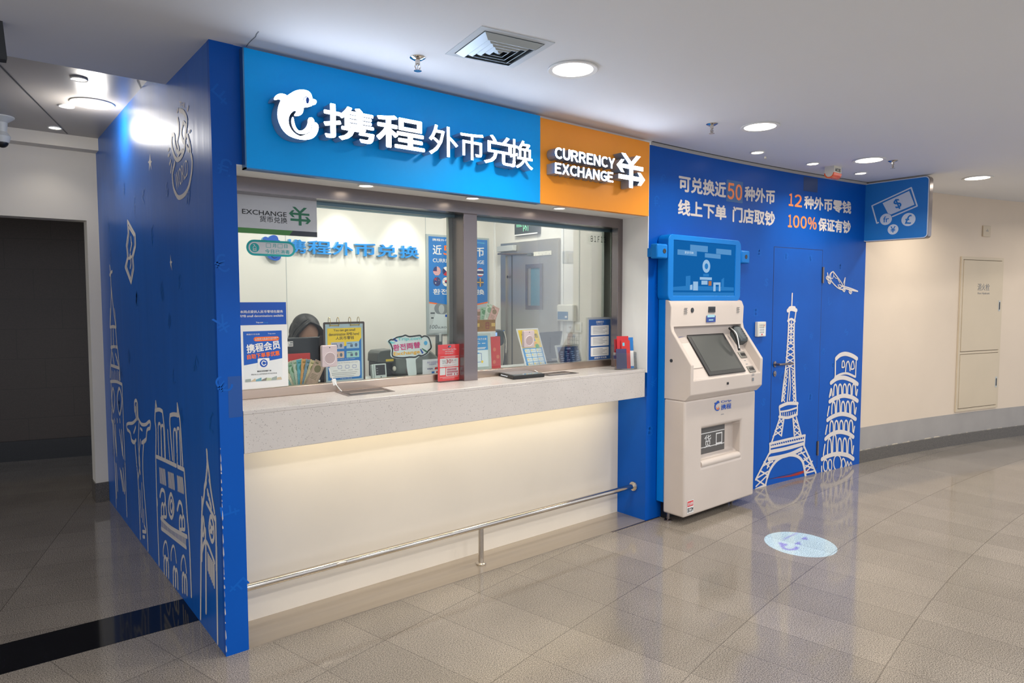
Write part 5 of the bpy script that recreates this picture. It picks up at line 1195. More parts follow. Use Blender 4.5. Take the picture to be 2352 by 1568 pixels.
u, v = GO.px(764.5, 877); fr2 = Frame(GO.P(u, v, .012), (math.cos(-.35), 0, math.sin(-.35)*-1+.0), (math.sin(-.35)*1, 0, math.cos(-.35)))
mb = MB(); cc = GO.P(u, v, .016)
ex_, ez_ = Vector((.94, 0, .2)).normalized(), Vector((-.2, 0, .94)).normalized(); ey_ = Vector((0, -1, 0))
mb.obox([cc+ex_*a*.012+ez_*b*.017+ey_*c*.006 for b in (-1, 1) for a, c in ((-1, 1), (1, 1), (1, -1), (-1, -1))]); mb.build('inline_box', PAPER, ic, bevel=.002)
intercom(tbox(GO, 1199, 1223, 759, 798), [(1214, 842, .004), (1219, 845, .012), (1224, 850, .022), (1227, 856, .06)], 'silver pink intercom speaker on the right glass over the yellow leaflet stand')
# red card-offer stand on the counter
def at_z(px_, py_, z): return FZ(z).hit(px_, py_)
FR = Frame((0, .318, 1.104), (1, 0, 0), (0, -.02, 1))
rb = tbox(FR, 1007, 1057, 791, 875); rb = (FR.px(1006, 860)[0], 0.004, FR.px(1056.5, 850)[0], FR.px(1008, 792)[1])
rd = thing('acrylic_offer_stand', 'red thirty percent off card in a clear acrylic stand left of the steel mullion', 'stand', FR.P((rb[0]+rb[2])/2, 0))
mb = MB(); mb.slab(FR, rb[0]-.004, rb[2]+.004, 0, rb[3]+.004, .001, .0035); mb.slab(FR, rb[0]-.004, rb[2]+.004, 0, .003, -.06, .03); mb.slab(FR, rb[0]-.004, rb[2]+.004, 0, rb[3]+.002, -.0055, -.003); mb.build('acrylic_holder', GLA, rd)
mb = MB(); mb.slab(FR, rb[0], rb[2], rb[1], rb[3], -.002, .0); mb.build('red_card', mat('bright_red_card', '#f2383a', .45), rd)
o = .0008
lbl(FR, rd, 'Explore China Your Way', sub(rb, .2, .84, .82, .885), PAPER, off=o, bold=.015); lbl(FR, rd, 'with UnionPay', sub(rb, .31, .785, .69, .83), PAPER, off=o, bold=.015); lbl(FR, rd, '畅游中国 银联相伴', sub(rb, .31, .735, .69, .765), PAPER, off=o)
patch(FR, rd, 'card_logo', mat('logo_navy', '#16345f', .5), [sub(rb, a, b, 0, 0)[:2] for a, b in ((.43, .915), (.56, .915), (.59, .97), (.46, .97))], o)
patch(FR, rd, 'card_logo_pale', mat('logo_cyan', '#6cc3d6', .5), [sub(rb, a, b, 0, 0)[:2] for a, b in ((.50, .925), (.55, .925), (.57, .96), (.52, .96))], o*1.5)
bars(FR, rd, 'text_lines', PAPER, [sub(rb, .1, .665, .92, .675), sub(rb, .28, .64, .78, .65), sub(rb, .08, .10, .90, .107), sub(rb, .2, .07, .76, .077)], o)
wbx = sub(rb, .08, .385, .92, .62); patch(FR, rd, 'white_box', PAPER, rrect(*wbx, .004), o)
lbl(FR, rd, '30', sub(wbx, .33, .40, .60, .88), mat('dark_red_print', '#b3282c', .5), off=o*2, bold=.006); lbl(FR, rd, '%', sub(wbx, .62, .60, .72, .84), MATS['dark_red_print'], off=o*2); lbl(FR, rd, 'OFF', sub(wbx, .76, .66, .88, .8), INKG, off=o*2); lbl(FR, rd, 'Enjoy', sub(wbx, .13, .62, .31, .8), INKG, off=o*2); lbl(FR, rd, 'up to', sub(wbx, .13, .38, .31, .55), INKG, off=o*2)
bars(FR, rd, 'text_lines', mat('pale_red_print', '#d69a98', .5), [sub(wbx, .62, .50, .88, .53), sub(wbx, .62, .40, .78, .43), sub(wbx, .13, .2, .87, .23), sub(wbx, .22, .1, .8, .13)], o*2)
wbx = sub(rb, .36, .13, .92, .36); patch(FR, rd, 'white_box', PAPER, rrect(*wbx, .004), o)
mb = MB(); mb.flat = True
for j in range(3):
    for i in range(8):
        if (i, j) in ((4, 2), (6, 2), (7, 0)): continue
        c = sub(wbx, .13+.11*i, .78-.30*j, 0, 0); mb.poly(FR, rect((c[0]-.0035, c[1]-.006, c[0]+.0035, c[1]+.006)), o*2)
mb.build('payment_marks', mat('payment_red', '#b5455a', .5), rd)
patch(FR, rd, 'code_box', PAPER, rrect(*sub(rb, .08, .165, .33, .36), .003), o)
# flat black touch screen lying on the counter
pc = [at_z(*p, 1.104) for p in ((1141.6, 862), (1179.5, 871.5), (1251, 865), (1212, 856.5))]
ts = thing('counter_touch_screen', 'flat black touch screen lying on the counter right of the mullion', 'screen', sum(pc, Vector())/4)
mb = MB(); mb.prism([Vector((p.x, p.y, 1.104)) for p in pc], (0, 0, .022)); mb.build('case', BLACK, ts, bevel=.003)
ct = sum(pc, Vector())/4
mb = MB(); mb.prism([Vector((p.x, p.y, 1.126))+(Vector((ct.x, ct.y, 1.126))-Vector((p.x, p.y, 1.126)))*.14 for p in pc], (0, 0, .0008)); mb.build('glass_face', mat('grey_glass_face', '#6f777d', .06, spec=.8), ts)
mb = MB(); e0_, e1_ = pc[0], pc[1]; dv = e1_-e0_; nn_ = Vector((dv.y, -dv.x, 0)).normalized(); nn_ = -nn_ if nn_.x > 0 else nn_
for i in range(5):
    p = e0_+dv*(.28+.085*i); mb.ellip((p.x+nn_.x*.0005, p.y+nn_.y*.0005, 1.115), .0028, .0028, .0028, 8, 6)
mb.build('indicator_lights', emis('indicator_white', '#f4f8ff', 2.5), ts)
# leaflet holder with leaflets at the right end
lh = thing('leaflet_holder', 'clear acrylic leaflet holder at the right end of the counter', 'holder', (2.82, .10, 1.104))
FHd = Frame((2.7, .13, 1.106), (1, -.45, 0), (0, .06, 1))
a = FHd.px(1413, 840); b = FHd.px(1460, 846); hw = b[0]
u0_, u1_ = a[0], min(b[0], FHd.px(1462, 845)[0])
print('holder', u0_, u1_, FHd.P(u0_, 0), FHd.P(u1_, 0))
mb = MB(); mb.slab(FHd, u0_, u1_, 0, .115, .022, .0245); mb.slab(FHd, u0_, u1_, 0, .20, -.0245, -.022); mb.slab(FHd, u0_, u1_, 0, .003, -.022, .022); mb.slab(FHd, u0_, u0_+.002, 0, .12, -.022, .022); mb.slab(FHd, u1_-.002, u1_, 0, .12, -.022, .022); mb.build('holder', GLA, lh)
def leaflet(u0, u1, v1, o, m, name, label, extra=None):
    t = thing(name, label, 'leaflet', FHd.P((u0+u1)/2, .004, o), 'leaflets in the acrylic holder'); mb = MB(); mb.slab(FHd, u0, u1, .004, v1, o, o+.003); mb.build('booklet', m, t)
    if extra: extra(t)
    return t
w_ = u1_-u0_
leaflet(u0_+w_*.02, u0_+w_*.52, .145, .017, mat('leaflet_navy', '#3a3a63', .5, vary=.15, vscale=30), 'leaflet', 'dark navy booklet at the front of the acrylic leaflet holder')
leaflet(u0_+w_*.30, u0_+w_*.72, .205, .010, REDC, 'leaflet', 'red leaflet with small logo right behind the navy booklet', lambda t: patch(FHd, t, 'logo', MATS['logo_cyan'], rect((u0_+w_*.36, .165, u0_+w_*.46, .188)), .0134))
leaflet(u0_+w_*.12, u0_+w_*.68, .235, .002, mat('leaflet_red', '#c4242d', .5), 'leaflet', 'taller red leaflet standing in the middle of the acrylic holder')
leaflet(u0_+w_*.62, u0_+w_*.93, .225, -.006, PBLUE, 'leaflet', 'blue and white leaflet at the right of the acrylic holder', lambda t: patch(FHd, t, 'white_half', PAPER, rect((u0_+w_*.62, .02, u0_+w_*.93, .13)), -.0026))
leaflet(u0_+w_*.03, u0_+w_*.42, .215, -.014, mat('leaflet_crimson', '#a82a33', .5), 'leaflet', 'dark red leaflet at the back left of the acrylic holder')

# ================================================================== INSIDE THE BOOTH
LZ = 1.1005
def at_led(px_, py_): return at_z(px_, py_, 1.1)
# lower desk behind the worktop
dk_ = thing('staff_desk', 'low dark staff desk behind the counter worktop', 'desk', (.9, 1.0, .72)); MB().box(.14, 2.95, .93, 1.12, .70, .735).build('top', SLATE, dk_)
for x in (.16, 2.88): MB().box(x, x+.05, .94, 1.10, 0, .70).build('leg', SLATE, dk_)
# generic leaning or upright board standing on the worktop
def stand_frame(xl, y, lean=0., turn=0.):
    u = Vector((math.cos(turn), math.sin(turn), 0)); n = Vector((math.sin(turn), -math.cos(turn), 0))
    return Frame((xl, y, LZ), u, Vector((0, 0, 1))*math.cos(lean)-n*math.sin(lean))
# --- left monitor, person
FM = FY(.72)
m0, m1 = FM.px(659, 776), FM.px(745, 773); x0, x1, zt = m0[0]-.02, m1[0], (m0[1]+m1[1])/2
mon = thing('monitor', 'dark monitor seen from behind hiding the lower face of the seated clerk', 'monitor', ((x0+x1)/2, .76, LZ), 'monitors behind the glass')
MB().box(x0, x1, .72, .745, 1.13, zt).build('back_shell', mat('monitor_back', '#20262a', .4), mon, bevel=.006)
MB().box(x0+.01, x1-.01, .745, .749, 1.14, zt-.01).build('screen', mat('dark_screen2', '#101418', .2), mon)
cx_ = (x0+x1)/2
mb = MB(); mb.box(cx_-.03, cx_+.03, .745, .765, LZ+.01, 1.22); mb.box(cx_-.1, cx_+.1, .71, .82, LZ, LZ+.012); mb.build('foot_stand', BLACK, mon)
FMs = FY(.7195); b = tbox(FMs, 659, 673, 784, 796); patch(FMs, mon, 'label_sticker', PAPER, rect(b), .0006); bars(FMs, mon, 'label_print', INKG, [sub(b, .5, .6, .95, .85), sub(b, .35, .2, .9, .4)], .001)
# person
def skinmesh(V, E, R, root=0):
    me = bpy.data.meshes.new('s'); me.from_pydata([Vector(v) for v in V], E, []); o = link(bpy.data.objects.new('s', me))
    m = o.modifiers.new('k', 'SKIN'); m.use_smooth_shade = True
    for i, r in enumerate(R): me.skin_vertices[0].data[i].radius = (r, r) if not isinstance(r, tuple) else r
    for i in range(len(V)): me.skin_vertices[0].data[i].use_root = (i == root)
    s = o.modifiers.new('q', 'SUBSURF'); s.levels = s.render_levels = 1
    dg = bpy.context.evaluated_depsgraph_get(); out = bpy.data.meshes.new_from_object(o.evaluated_get(dg)); bpy.data.objects.remove(o); return out
PX, PY, PZ = .882, 1.17, 1.368
per = thing('person', 'seated clerk with black hair bent over behind the left monitor', 'person', (PX, PY, .0))
V = [(PX, 1.34, .64), (PX, 1.33, .78), (PX, 1.30, .95), (PX, 1.27, 1.08), (PX, 1.25, 1.17), (PX, 1.22, 1.25)]; E = [(i, i+1) for i in range(5)]; R = [.13, .115, .125, .12, .06, .05]
for s in (-1, 1):
    b0 = len(V); V += [(PX+s*.16, 1.27, 1.10), (PX+s*.22, 1.22, .92), (PX+s*.16, 1.08, .80), (PX+s*.10, 1.01, .765)]; E += [(3, b0), (b0, b0+1), (b0+1, b0+2), (b0+2, b0+3)]; R += [.055, .042, .032, .024]
    for k, (dx, dy, ln) in enumerate(((.028, .015, .045), (.014, -.03, .075), (.004, -.034, .082), (-.007, -.032, .076), (-.018, -.028, .06))):
        f = len(V); bx, by = PX+s*.10-s*dx*.9, 1.01+dy*.4-.03
        V += [(bx, by, .765), (bx-s*dx*.2, by-ln*.5, .768), (bx-s*dx*.25, by-ln*.9, .752)]; E += [(b0+3, f), (f, f+1), (f+1, f+2)]; R += [.0095, .0085, .0075]
    h0 = len(V); V += [(PX+s*.09, 1.30, .64), (PX+s*.10, .97, .60), (PX+s*.10, 1.0, .30), (PX+s*.10, 1.0, .06), (PX+s*.10, .88, .035)]; E += [(0, h0), (h0, h0+1), (h0+1, h0+2), (h0+2, h0+3), (h0+3, h0+4)]; R += [.085, .06, .05, .04, .03]
me = skinmesh(V, E, R)
bm = bmesh.new(); bm.from_mesh(me)
tilt = Matrix.Rotation(math.radians(24), 4, 'X')
HC = Vector((PX, PY, PZ))
def head(bm, parts):
    for c, r in parts: bmesh.ops.create_uvsphere(bm, u_segments=24, v_segments=16, radius=1, matrix=Matrix.Translation(HC) @ tilt @ Matrix.Translation(c) @ Matrix.Diagonal((*r, 1)))
head(bm, [((0, .01, .02), (.074, .094, .098)), ((0, -.022, -.055), (.055, .06, .06)), ((0, -.092, -.022), (.012, .018, .024)), ((-.078, .012, -.01), (.012, .02, .03)), ((.078, .012, -.01), (.012, .02, .03)), ((0, -.078, -.062), (.022, .008, .008)), ((-.03, -.078, .014), (.022, .01, .008)), ((.03, -.078, .014), (.022, .01, .008)), ((0, .02, -.10), (.045, .05, .07))])
me2 = bpy.data.meshes.new('body'); bm.to_mesh(me2); bm.free(); body = link(bpy.data.objects.new('body', me2)); me2.materials.append(SKIN)
m = body.modifiers.new('r', 'REMESH'); m.mode = 'VOXEL'; m.voxel_size = .0065; m.use_smooth_shade = True
m = body.modifiers.new('sm', 'SMOOTH'); m.iterations = 3; m.factor = .5
dg = bpy.context.evaluated_depsgraph_get(); me3 = bpy.data.meshes.new_from_object(body.evaluated_get(dg)); body.modifiers.clear(); body.data = me3
me3.transform(Matrix.Translation((-PX, -PY, 0))); body.parent = per; ORG[body] = ORG[per]
for s in (-1, 1):
    c = Matrix.Translation(HC) @ tilt @ Vector((s*.03, -.083, .0))
    mb = MB(); mb.ellip(c, .011, .006, .005, 12, 8); mb.build('eye', INK, per, smooth=True)
# clothing and hair as children
V2, E2, R2 = V[:5], E[:4], [r*1.12 for r in R[:5]]; R2[4] = .075
for s, b0 in ((-1, 6), (1, 6+4+15+5)):
    f = len(V2); V2 += V[b0:b0+3]; E2 += [(3, f), (f, f+1), (f+1, f+2)]; R2 += [.068, .055, .042]
ms = skinmesh(V2, E2, R2); sh = link(bpy.data.objects.new('shirt', ms)); ms.materials.append(SHIRT); ms.transform(Matrix.Translation((-PX, -PY, 0))); sh.parent = per
hb = bmesh.new()
head(hb, [((.004, .036, .05), (.088, .094, .082)), ((0, .075, -.0), (.086, .06, .10)), ((-.07, .02, .0), (.022, .055, .085)), ((.072, .02, .0), (.022, .055, .085)), ((0, .085, -.09), (.07, .045, .10))])
rr = random.Random(2)
for i in range(64):
    s = -1 if i % 2 else 1; k = rr.random(); d0 = rr.uniform(-.02, .06)
    p0_ = Vector((-.012, -.038+d0, .124)); p1_ = Vector((s*(.046+.02*k)-.004, -.058+d0+.02*k, .102-.03*k)); p2_ = Vector((s*(.088+.004*k), -.045+d0+.03*k, .03-.04*k)); p3_ = Vector((s*(.086+.008*k), -.02+d0+.03*k, -.06-.05*k))
    pts = [Matrix.Translation(HC) @ tilt @ q for q in (p0_, p1_, p2_, p3_)]
    mb = MB(); mb.tube(spline(pts, 4), [.008]*9+[.007, .006, .004, .002], 5)
    t_ = bpy.data.meshes.new('t'); mb.bm.to_mesh(t_); hb.from_mesh(t_); bpy.data.meshes.remove(t_); mb.bm.free()
mh = bpy.data.meshes.new('hair'); hb.to_mesh(mh); hb.free(); mh.materials.append(HAIR); mh.transform(Matrix.Translation((-PX, -PY, 0)))
for p in mh.polygons: p.use_smooth = True
hr = link(bpy.data.objects.new('hair', mh)); hr.parent = per
sl_ = thing('stool', 'dark round stool under the seated clerk', 'stool', (PX, 1.34, 0))
mb = MB(); mb.lathe((PX, 1.36, .47), [(.17, 0), (.19, .01), (.19, .03), (.15, .04)], 24); mb.build('seat', BLACK, sl_, smooth=True); mb = MB(); mb.lathe((PX, 1.36, 0), [(.22, 0), (.22, .015), (.03, .03), (.03, .47)], 24); mb.build('pedestal', CHROME, sl_, smooth=True)
# --- banknotes
NOTE = ['#b9c9a8', '#d8b98f', '#8fb8b4', '#c7d3c0', '#9fc0a6', '#e0a862', '#5fb3c4', '#d9d2b8', '#b7907f', '#7f9db0', '#d7c49a', '#b49a86']
NL = {'#b9c9a8': 'pale olive', '#d8b98f': 'tan', '#8fb8b4': 'blue green', '#c7d3c0': 'pale grey green', '#9fc0a6': 'soft green', '#e0a862': 'orange', '#5fb3c4': 'bright blue', '#d9d2b8': 'cream', '#b7907f': 'brown pink', '#7f9db0': 'steel blue', '#d7c49a': 'sand', '#b49a86': 'brown'}
def banknote(fr, piv, ang, w, l, o, col, label, group, start=.0):
    pv = Vector(fr.P(*piv, o)); t = thing('banknote', label, 'banknote', pv, group)
    ca, sa = math.cos(ang), math.sin(ang)
    class L_(Frame):
        def __init__(s): pass
        def P(s, u, v, off=0.): return fr.P(piv[0]+u*ca+v*sa, piv[1]-u*sa+v*ca, o+off+.0012*math.sin(u/w*2.5))
    f = L_()
    mb = MB()
    for i in range(4): a, b2 = -w/2+w*i/4, -w/2+w*(i+1)/4; mb.obox([f.P(a, start, .0004), f.P(b2, start, .0004), f.P(b2, start, 0), f.P(a, start, 0), f.P(a, start+l, .0004), f.P(b2, start+l, .0004), f.P(b2, start+l, 0), f.P(a, start+l, 0)])
    bmesh.ops.remove_doubles(mb.bm, verts=mb.bm.verts[:], dist=1e-5)
    mb.build('paper', mat('note_'+col[1:], col, .6, vary=.12, vscale=60), t)
    c = [max(0, int(col[i:i+2], 16)-(70 if i != 3 else 50)) for i in (1, 3, 5)]; dk2 = mat('note_ink_'+col[1:], '#%02x%02x%02x' % tuple(c), .6)
    mb = MB(); mb.flat = True; s0 = start+l
    mb.disc(f, 0, s0-l*.28, w*.30, .0009, 16, ry=l*.13); mb.stroke(f, [(-w*.42, start+.01), (-w*.42, s0-.006), (w*.42, s0-.006), (w*.42, start+.01)], .0016, .0007)
    for k in range(4): mb.poly(f, [(-w*.3, s0-l*(.5+.05*k)), (w*.25, s0-l*(.5+.05*k)), (w*.25, s0-l*(.5+.05*k)+.0025), (-w*.3, s0-l*(.5+.05*k)+.0025)], .0008)
    mb.poly(f, [(-w*.38, s0-.022), (-w*.12, s0-.022), (-w*.12, s0-.012), (-w*.38, s0-.012)], .0009)
    mb.build('printing', dk2, t); return t
FN = FY(.60); piv = FN.px(694, 893)
fpos = ['at the far left of the fan', 'second from the left of the fan', 'third from the left of the fan', 'fourth from the left of the fan', 'left of the middle of the fan', 'in the middle of the fan', 'just right of the middle of the fan', 'fourth from the right of the fan', 'third from the right of the fan', 'second from the right of the fan', 'big and frontmost at the right of the fan']
angs = [-.95, -.74, -.60, -.46, -.32, -.17, -.05, .08, .20, .31, .46]
for i, a in enumerate(angs):
    col = ['#d8b98f', '#b9c9a8', '#8fb8b4', '#d9d2b8', '#9fc0a6', '#c7d3c0', '#5fb3c4', '#e0a862', '#7f9db0', '#d7c49a', '#b49a86'][i]
    l = FN.px(690, 893-[52, 66, 62, 66, 64, 67, 66, 66, 65, 64, 66][i])[1]-piv[1]
    banknote(FN, (piv[0]-.02+.006*i, piv[1]+.0), a, .060 if i < 10 else .068, l*1.02, -.0042*(10-i), col, NL[col]+' banknote '+fpos[i]+' before the red folder', 'banknotes fanned before the red folder')
nh = thing('note_holder', 'small dark holder at the foot of the banknote fan on the left', 'holder', FN.P(piv[0], LZ-FN.O.z+0))
mb = MB(); mb.box(piv[0]-.05, piv[0]+.07, .575, .64, LZ, LZ+.02); mb.build('block', BLACK, nh)
FRd = FY(.655); b = tbox(FRd, 662.5, 713, 813, 889)
rf = thing('red_folder', 'red card folder with yellow edge standing behind the left banknote fan', 'folder', ((b[0]+b[2])/2, .66, LZ))
mb = MB(); mb.obox([Vector((x, y, z)) for z, s in ((LZ, 0), (b[3], .004)) for x, y in ((b[0], .655), (b[2], .655), (b[2], .665), (b[0], .665))]); mb.build('cover', REDC, rf)
b2 = tbox(FRd, 668, 728, 862, 889); mb = MB(); mb.box(b2[0], b2[2], .645, .653, LZ, b2[3]); mb.build('yellow_page', mat('dull_yellow', '#c9a22b', .6), rf)
# --- flip stand with rings
cl0, cl1 = at_led(747, 886), at_led(838, 877); xl, xr = cl0.x, cl1.x; yb = .63
FCp = stand_frame(xl, yb); h_ = FCp.px(745, 740)[1]; wd_ = FCp.px(838, 800)[0]
cs = thing('flip_stand', 'brown framed ring-bound flip stand about small change between monitor and terminal', 'stand', (xl+wd_/2, yb, LZ))
mb = MB(); mb.poly(FCp, rrect(0, 0, wd_, h_, .008), -.006, 0); mb.poly(FCp, rrect(.006, 0, wd_+.022, h_*.78, .008), -.075, -.070); mb.build('board', mat('dark_brown_board', '#463a36', .5), cs)
mb = MB(); mb.slab(FCp, .0, wd_+.02, 0, .004, -.075, 0); mb.build('base', MATS['dark_brown_board'], cs)
pg = (.010, .012, wd_-.012, h_-.012); patch(FCp, cs, 'plastic_sleeve', mat('sleeve_blue_grey', '#a9c0c8', .2), rect(pg), .0008)
pi = sub(pg, .05, .045, .95, .93); patch(FCp, cs, 'page', PBLUE, rect(pi), .0012)
patch(FCp, cs, 'yellow_header', YEL, [sub(pi, a, b, 0, 0)[:2] for a, b in ((0, .67), (.45, .64), (.9, .70), (1, .80), (1, 1), (0, 1))], .0016)
lbl(FCp, cs, 'You can get small', sub(pi, .18, .925, .82, .985), INK, off=.002, bold=.006); lbl(FCp, cs, 'denomination RMB here!', sub(pi, .04, .855, .94, .912), INK, off=.002, bold=.006); lbl(FCp, cs, '人民币零钱', sub(pi, .24, .775, .78, .84), INK, off=.002, bold=.006)
for i, (a, b, c) in enumerate(((.10, .60, '#b9bcd0'), (.55, .60, '#9fc4dd'), (.10, .42, '#d8b9a4'), (.55, .42, '#9fd0c8'))):
    x_ = sub(pi, a, b, a+.38, b+.115+.015); patch(FCp, cs, 'note_picture', mat('pic_'+c[1:], c, .6), rect(x_), .0022)
    mb = MB(); mb.flat = True; q = sub(x_, .76, .48, 0, 0); mb.disc(FCp, q[0], q[1], .0085, .0026, 14, ry=.0115); mb.poly(FCp, rect(sub(x_, .06, .7, .45, .8)), .0026); mb.poly(FCp, rect(sub(x_, .3, .2, .5, .6)), .0026); mb.build('note_print', mat('picture_ink', '#5a6a80', .6), cs)
x_ = sub(pi, .05, .04, .95, .36); patch(FCp, cs, 'white_box', PAPER, rrect(*x_, .012), .002)
lbl(FCp, cs, 'Useful Tips for Traveling with Cash', sub(x_, .08, .86, .92, .93), INKG, off=.0024)
mb = MB(); mb.flat = True
for k in range(3): q = sub(x_, .33+.24*k, .64, 0, 0); mb.stroke(FCp, rrect(q[0]-.012, q[1]-.009, q[0]+.012, q[1]+.009, .004, 2), .0018, .0024, True)
mb.build('tip_icons', NAVY, cs)
bars(FCp, cs, 'text_lines', INKG, [sub(x_, .1, .42, .25, .44), sub(x_, .36, .42, .52, .44), sub(x_, .6, .42, .75, .44), sub(x_, .82, .42, .95, .44), sub(x_, .06, .28, .9, .30), sub(x_, .06, .18, .85, .20), sub(x_, .15, .07, .8, .09)], .0024)
lbl(FCp, cs, 'Please inquire at the counter', sub(pi, .2, .385, .8, .405), PAPER, off=.0022); lbl(FCp, cs, 'Trip.com Group', sub(pi, .35, .008, .7, .03), PAPER, off=.0022, bold=.01)
for px_ in (757, 777, 804, 824):
    u = FCp.px(px_, 738)[0]; pts = [FCp.P(u+.0, h_-.012+.028*math.sin(t)+.012, .004+.016*math.cos(t)-.01) for t in [2*math.pi*k/14 for k in range(15)]]
    mb = MB(); mb.tube(pts, .0016, 6, caps=False); mb.build('binder_ring', mat('brass_ring', '#b59a4e', .25, 1.), cs, smooth=True)
for a, b in ((757, 777), (804, 824)):
    mb = MB(); mb.slab(FCp, FCp.px(a, 745)[0], FCp.px(b, 745)[0], h_-.022, h_-.016, .001, .004); mb.build('ring_bar', MATS['brass_ring'], cs)
# --- small terminal
FT = stand_frame(at_led(862, 877).x, .605, .12); w_, h_ = FT.px(888.5, 860)[0], FT.px(862, 836)[1]
tm = thing('key_terminal', 'small pale terminal with black display right of the flip stand', 'terminal', (FT.O.x+w_/2, .61, LZ))
mb = MB(); mb.slab(FT, 0, w_, 0, h_, -.03, 0); mb.slab(FT, -.012, 0.0, 0, h_*.98, -.03, -.004); mb.build('case', mat('terminal_pale', '#b7c3c0', .45), tm, bevel=.003)
mb = MB(); mb.slab(FT, w_*.12, w_*.88, h_*.36, h_*.94, 0, .0012); mb.build('display', BLACK, tm); bars(FT, tm, 'display_lines', INKG, [(w_*.17, h_*(.46+.14*k), w_*.3, h_*(.50+.14*k)) for k in range(3)], .0016)
mb = MB(); mb.flat = True; mb.disc(FT, w_*.52, h_*.25, .004, .0012, 12); mb.build('sensor', INK, tm); bars(FT, tm, 'printed_marks', INKG, [(w_*.25, h_*.10, w_*.85, h_*.12)], .001)
# --- note counting machine
FG = FY(.80)
def gx_(px_, py_): return FG.px(px_, py_)
cm = thing('note_counter', 'dark grey banknote counting machine behind the hand held exchange paddle', 'machine', (1.4, .8, LZ))
hp = [gx_(867, 832), gx_(868, 812), gx_(874, 805), gx_(905, 802), gx_(906, 834)]
mb = MB(); mb.prism([FG.P(*p, 0) for p in hp], (0, .14, 0)); mb.build('hopper', mat('machine_dark', '#4b504e', .4), cm, bevel=.006)
lp = [gx_(868, 832), gx_(905, 834)]; mb = MB(); mb.box(lp[0][0], lp[1][0], .83, .93, LZ, lp[0][1]); mb.build('feed_base', DARK, cm, bevel=.005)
bp_ = [(gx_(906, 800)[0], LZ), (gx_(906, 800)[0], gx_(906, 812)[1]), (gx_(915, 800)[0], gx_(915, 806)[1]), (gx_(985, 800)[0], gx_(985, 804)[1]), (gx_(1003, 800)[0], gx_(1003, 820)[1]), (gx_(1006, 800)[0], LZ)]
mb = MB(); mb.prism([FG.P(u, z-FG.O.z, .03) for u, z in bp_], (0, .17, 0)); mb.build('body', GREYM, cm, bevel=.015)
a, b = gx_(886, 825), gx_(904, 829); mb = MB(); mb.flat = True; mb.poly(FG, rect((a[0], b[1], b[0], a[1])), .001); mb.build('yellow_label', mat('label_yellow', '#d5b93a', .5), cm)
a = (gx_(931, 862)[0], LZ+.035-FG.O.z); mb = MB(); mb.flat = True; mb.stroke(FG, [(a[0]+.013*math.cos(t), a[1]+.013*math.sin(t)) for t in [k*math.pi/8 for k in range(16)]], .003, .031, True); mb.disc(FG, a[0], a[1], .005, .031, 10); mb.build('round_mark', mat('mark_maroon', '#7a4048', .5), cm)
a = gx_(904, 846); mb = MB(); mb.ellip((a[0], .79, a[1]), .013, .012, .017, 12, 8); mb.build('cable_plug', OFFW, cm, smooth=True)
pts = [Vector((gx_(893, 850)[0], .80, LZ+.05)), Vector((gx_(900, 850)[0], .76, LZ+.02)), Vector((gx_(925, 850)[0],   .74, LZ+.012)), Vector((gx_(940, 850)[0], .775, LZ+.014))]
mb = MB(); mb.tube(spline(pts, 6), .005, 8); mb.build('cable', BLACK, cm, smooth=True)
# --- hand paddle sign
FPd = stand_frame(0, .60, .05); zp = lambda L: [FPd.px(820+x/5.809, 660+y/5.809) for x, y in L]
pd = thing('exchange_paddle', 'white hand paddle with colourful exchange lettering standing behind the glass', 'sign', FPd.P(*zp([(735, 1200)])[0]))
blob = spline([(400,715),(430,690),(470,690),(510,660),(600,640),(640,626),(690,645),(760,640),(850,630),(870,655),(910,638),(960,650),(985,690),(1000,740),(1008,800),(990,830),(965,850),(950,880),(880,920),(830,915),(780,940),(700,940),(600,950),(490,940),(455,920),(450,880),(455,830),(440,780),(420,740)], 3, True)
mb = MB(); mb.poly(FPd, [tuple(p) for p in zp(blob)], -.004, 0); mb.build('white_board', CARD, pd)
c_ = Vector((0, 0)); bl_ = zp(blob); ctr = sum((Vector(p) for p in bl_), Vector((0, 0)))/len(bl_)
mb = MB(); mb.flat = True; mb.stroke(FPd, [tuple(ctr+(Vector(p)-ctr)*.93) for p in bl_], .009, .0012, True); mb.build('dark_outline', INK, pd)
mb = MB(); hpts = zp([(655,940),(665,980),(668,1050),(682,1140),(692,1185),(735,1212),(785,1195),(797,1150),(792,1080),(785,1000),(785,960),(840,915),(630,920)]); mb.poly(FPd, hpts, -.0055, -.0015); mb.build('handle', CARD, pd)
lbl(FPd, pd, 'Trip.com', (*zp([(540, 722)])[0], *zp([(860, 655)])[0]), AQUA, off=.0018, bold=.03)
lbl(FPd, pd, '환전両替', (zp([(480, 840)])[0][0], zp([(480, 836)])[0][1], zp([(845, 800)])[0][0], zp([(480, 750)])[0][1]), PINK, off=.0018, bold=.03, rot=.06)
lbl(FPd, pd, 'Exchange', (zp([(488, 920)])[0][0], zp([(488, 918)])[0][1], zp([(838, 880)])[0][0], zp([(488, 856)])[0][1]), mat('paddle_yellow', '#f2b624', .5), off=.0018, bold=.03, rot=.03)
mb = MB(); mb.flat = True
for L in ([(470, 690), (495, 672), (545, 715), (520, 725)], [(840, 825), (850, 818), (888, 870), (868, 885)]): mb.poly(FPd, zp(L), .0016)
mb.build('blue_rays', NAVY, pd)
mb = MB(); mb.flat = True; mb.poly(FPd, zp([(412, 720), (430, 712), (515, 740), (430, 755)]), .0016); mb.build('aqua_ray', AQUA, pd)
mb = MB(); mb.flat = True; mb.poly(FPd, zp([(860, 815), (870, 810), (940, 850), (930, 872)]), .0016); mb.build('green_ray', mat('ray_green', '#1f6d4c', .5), pd)
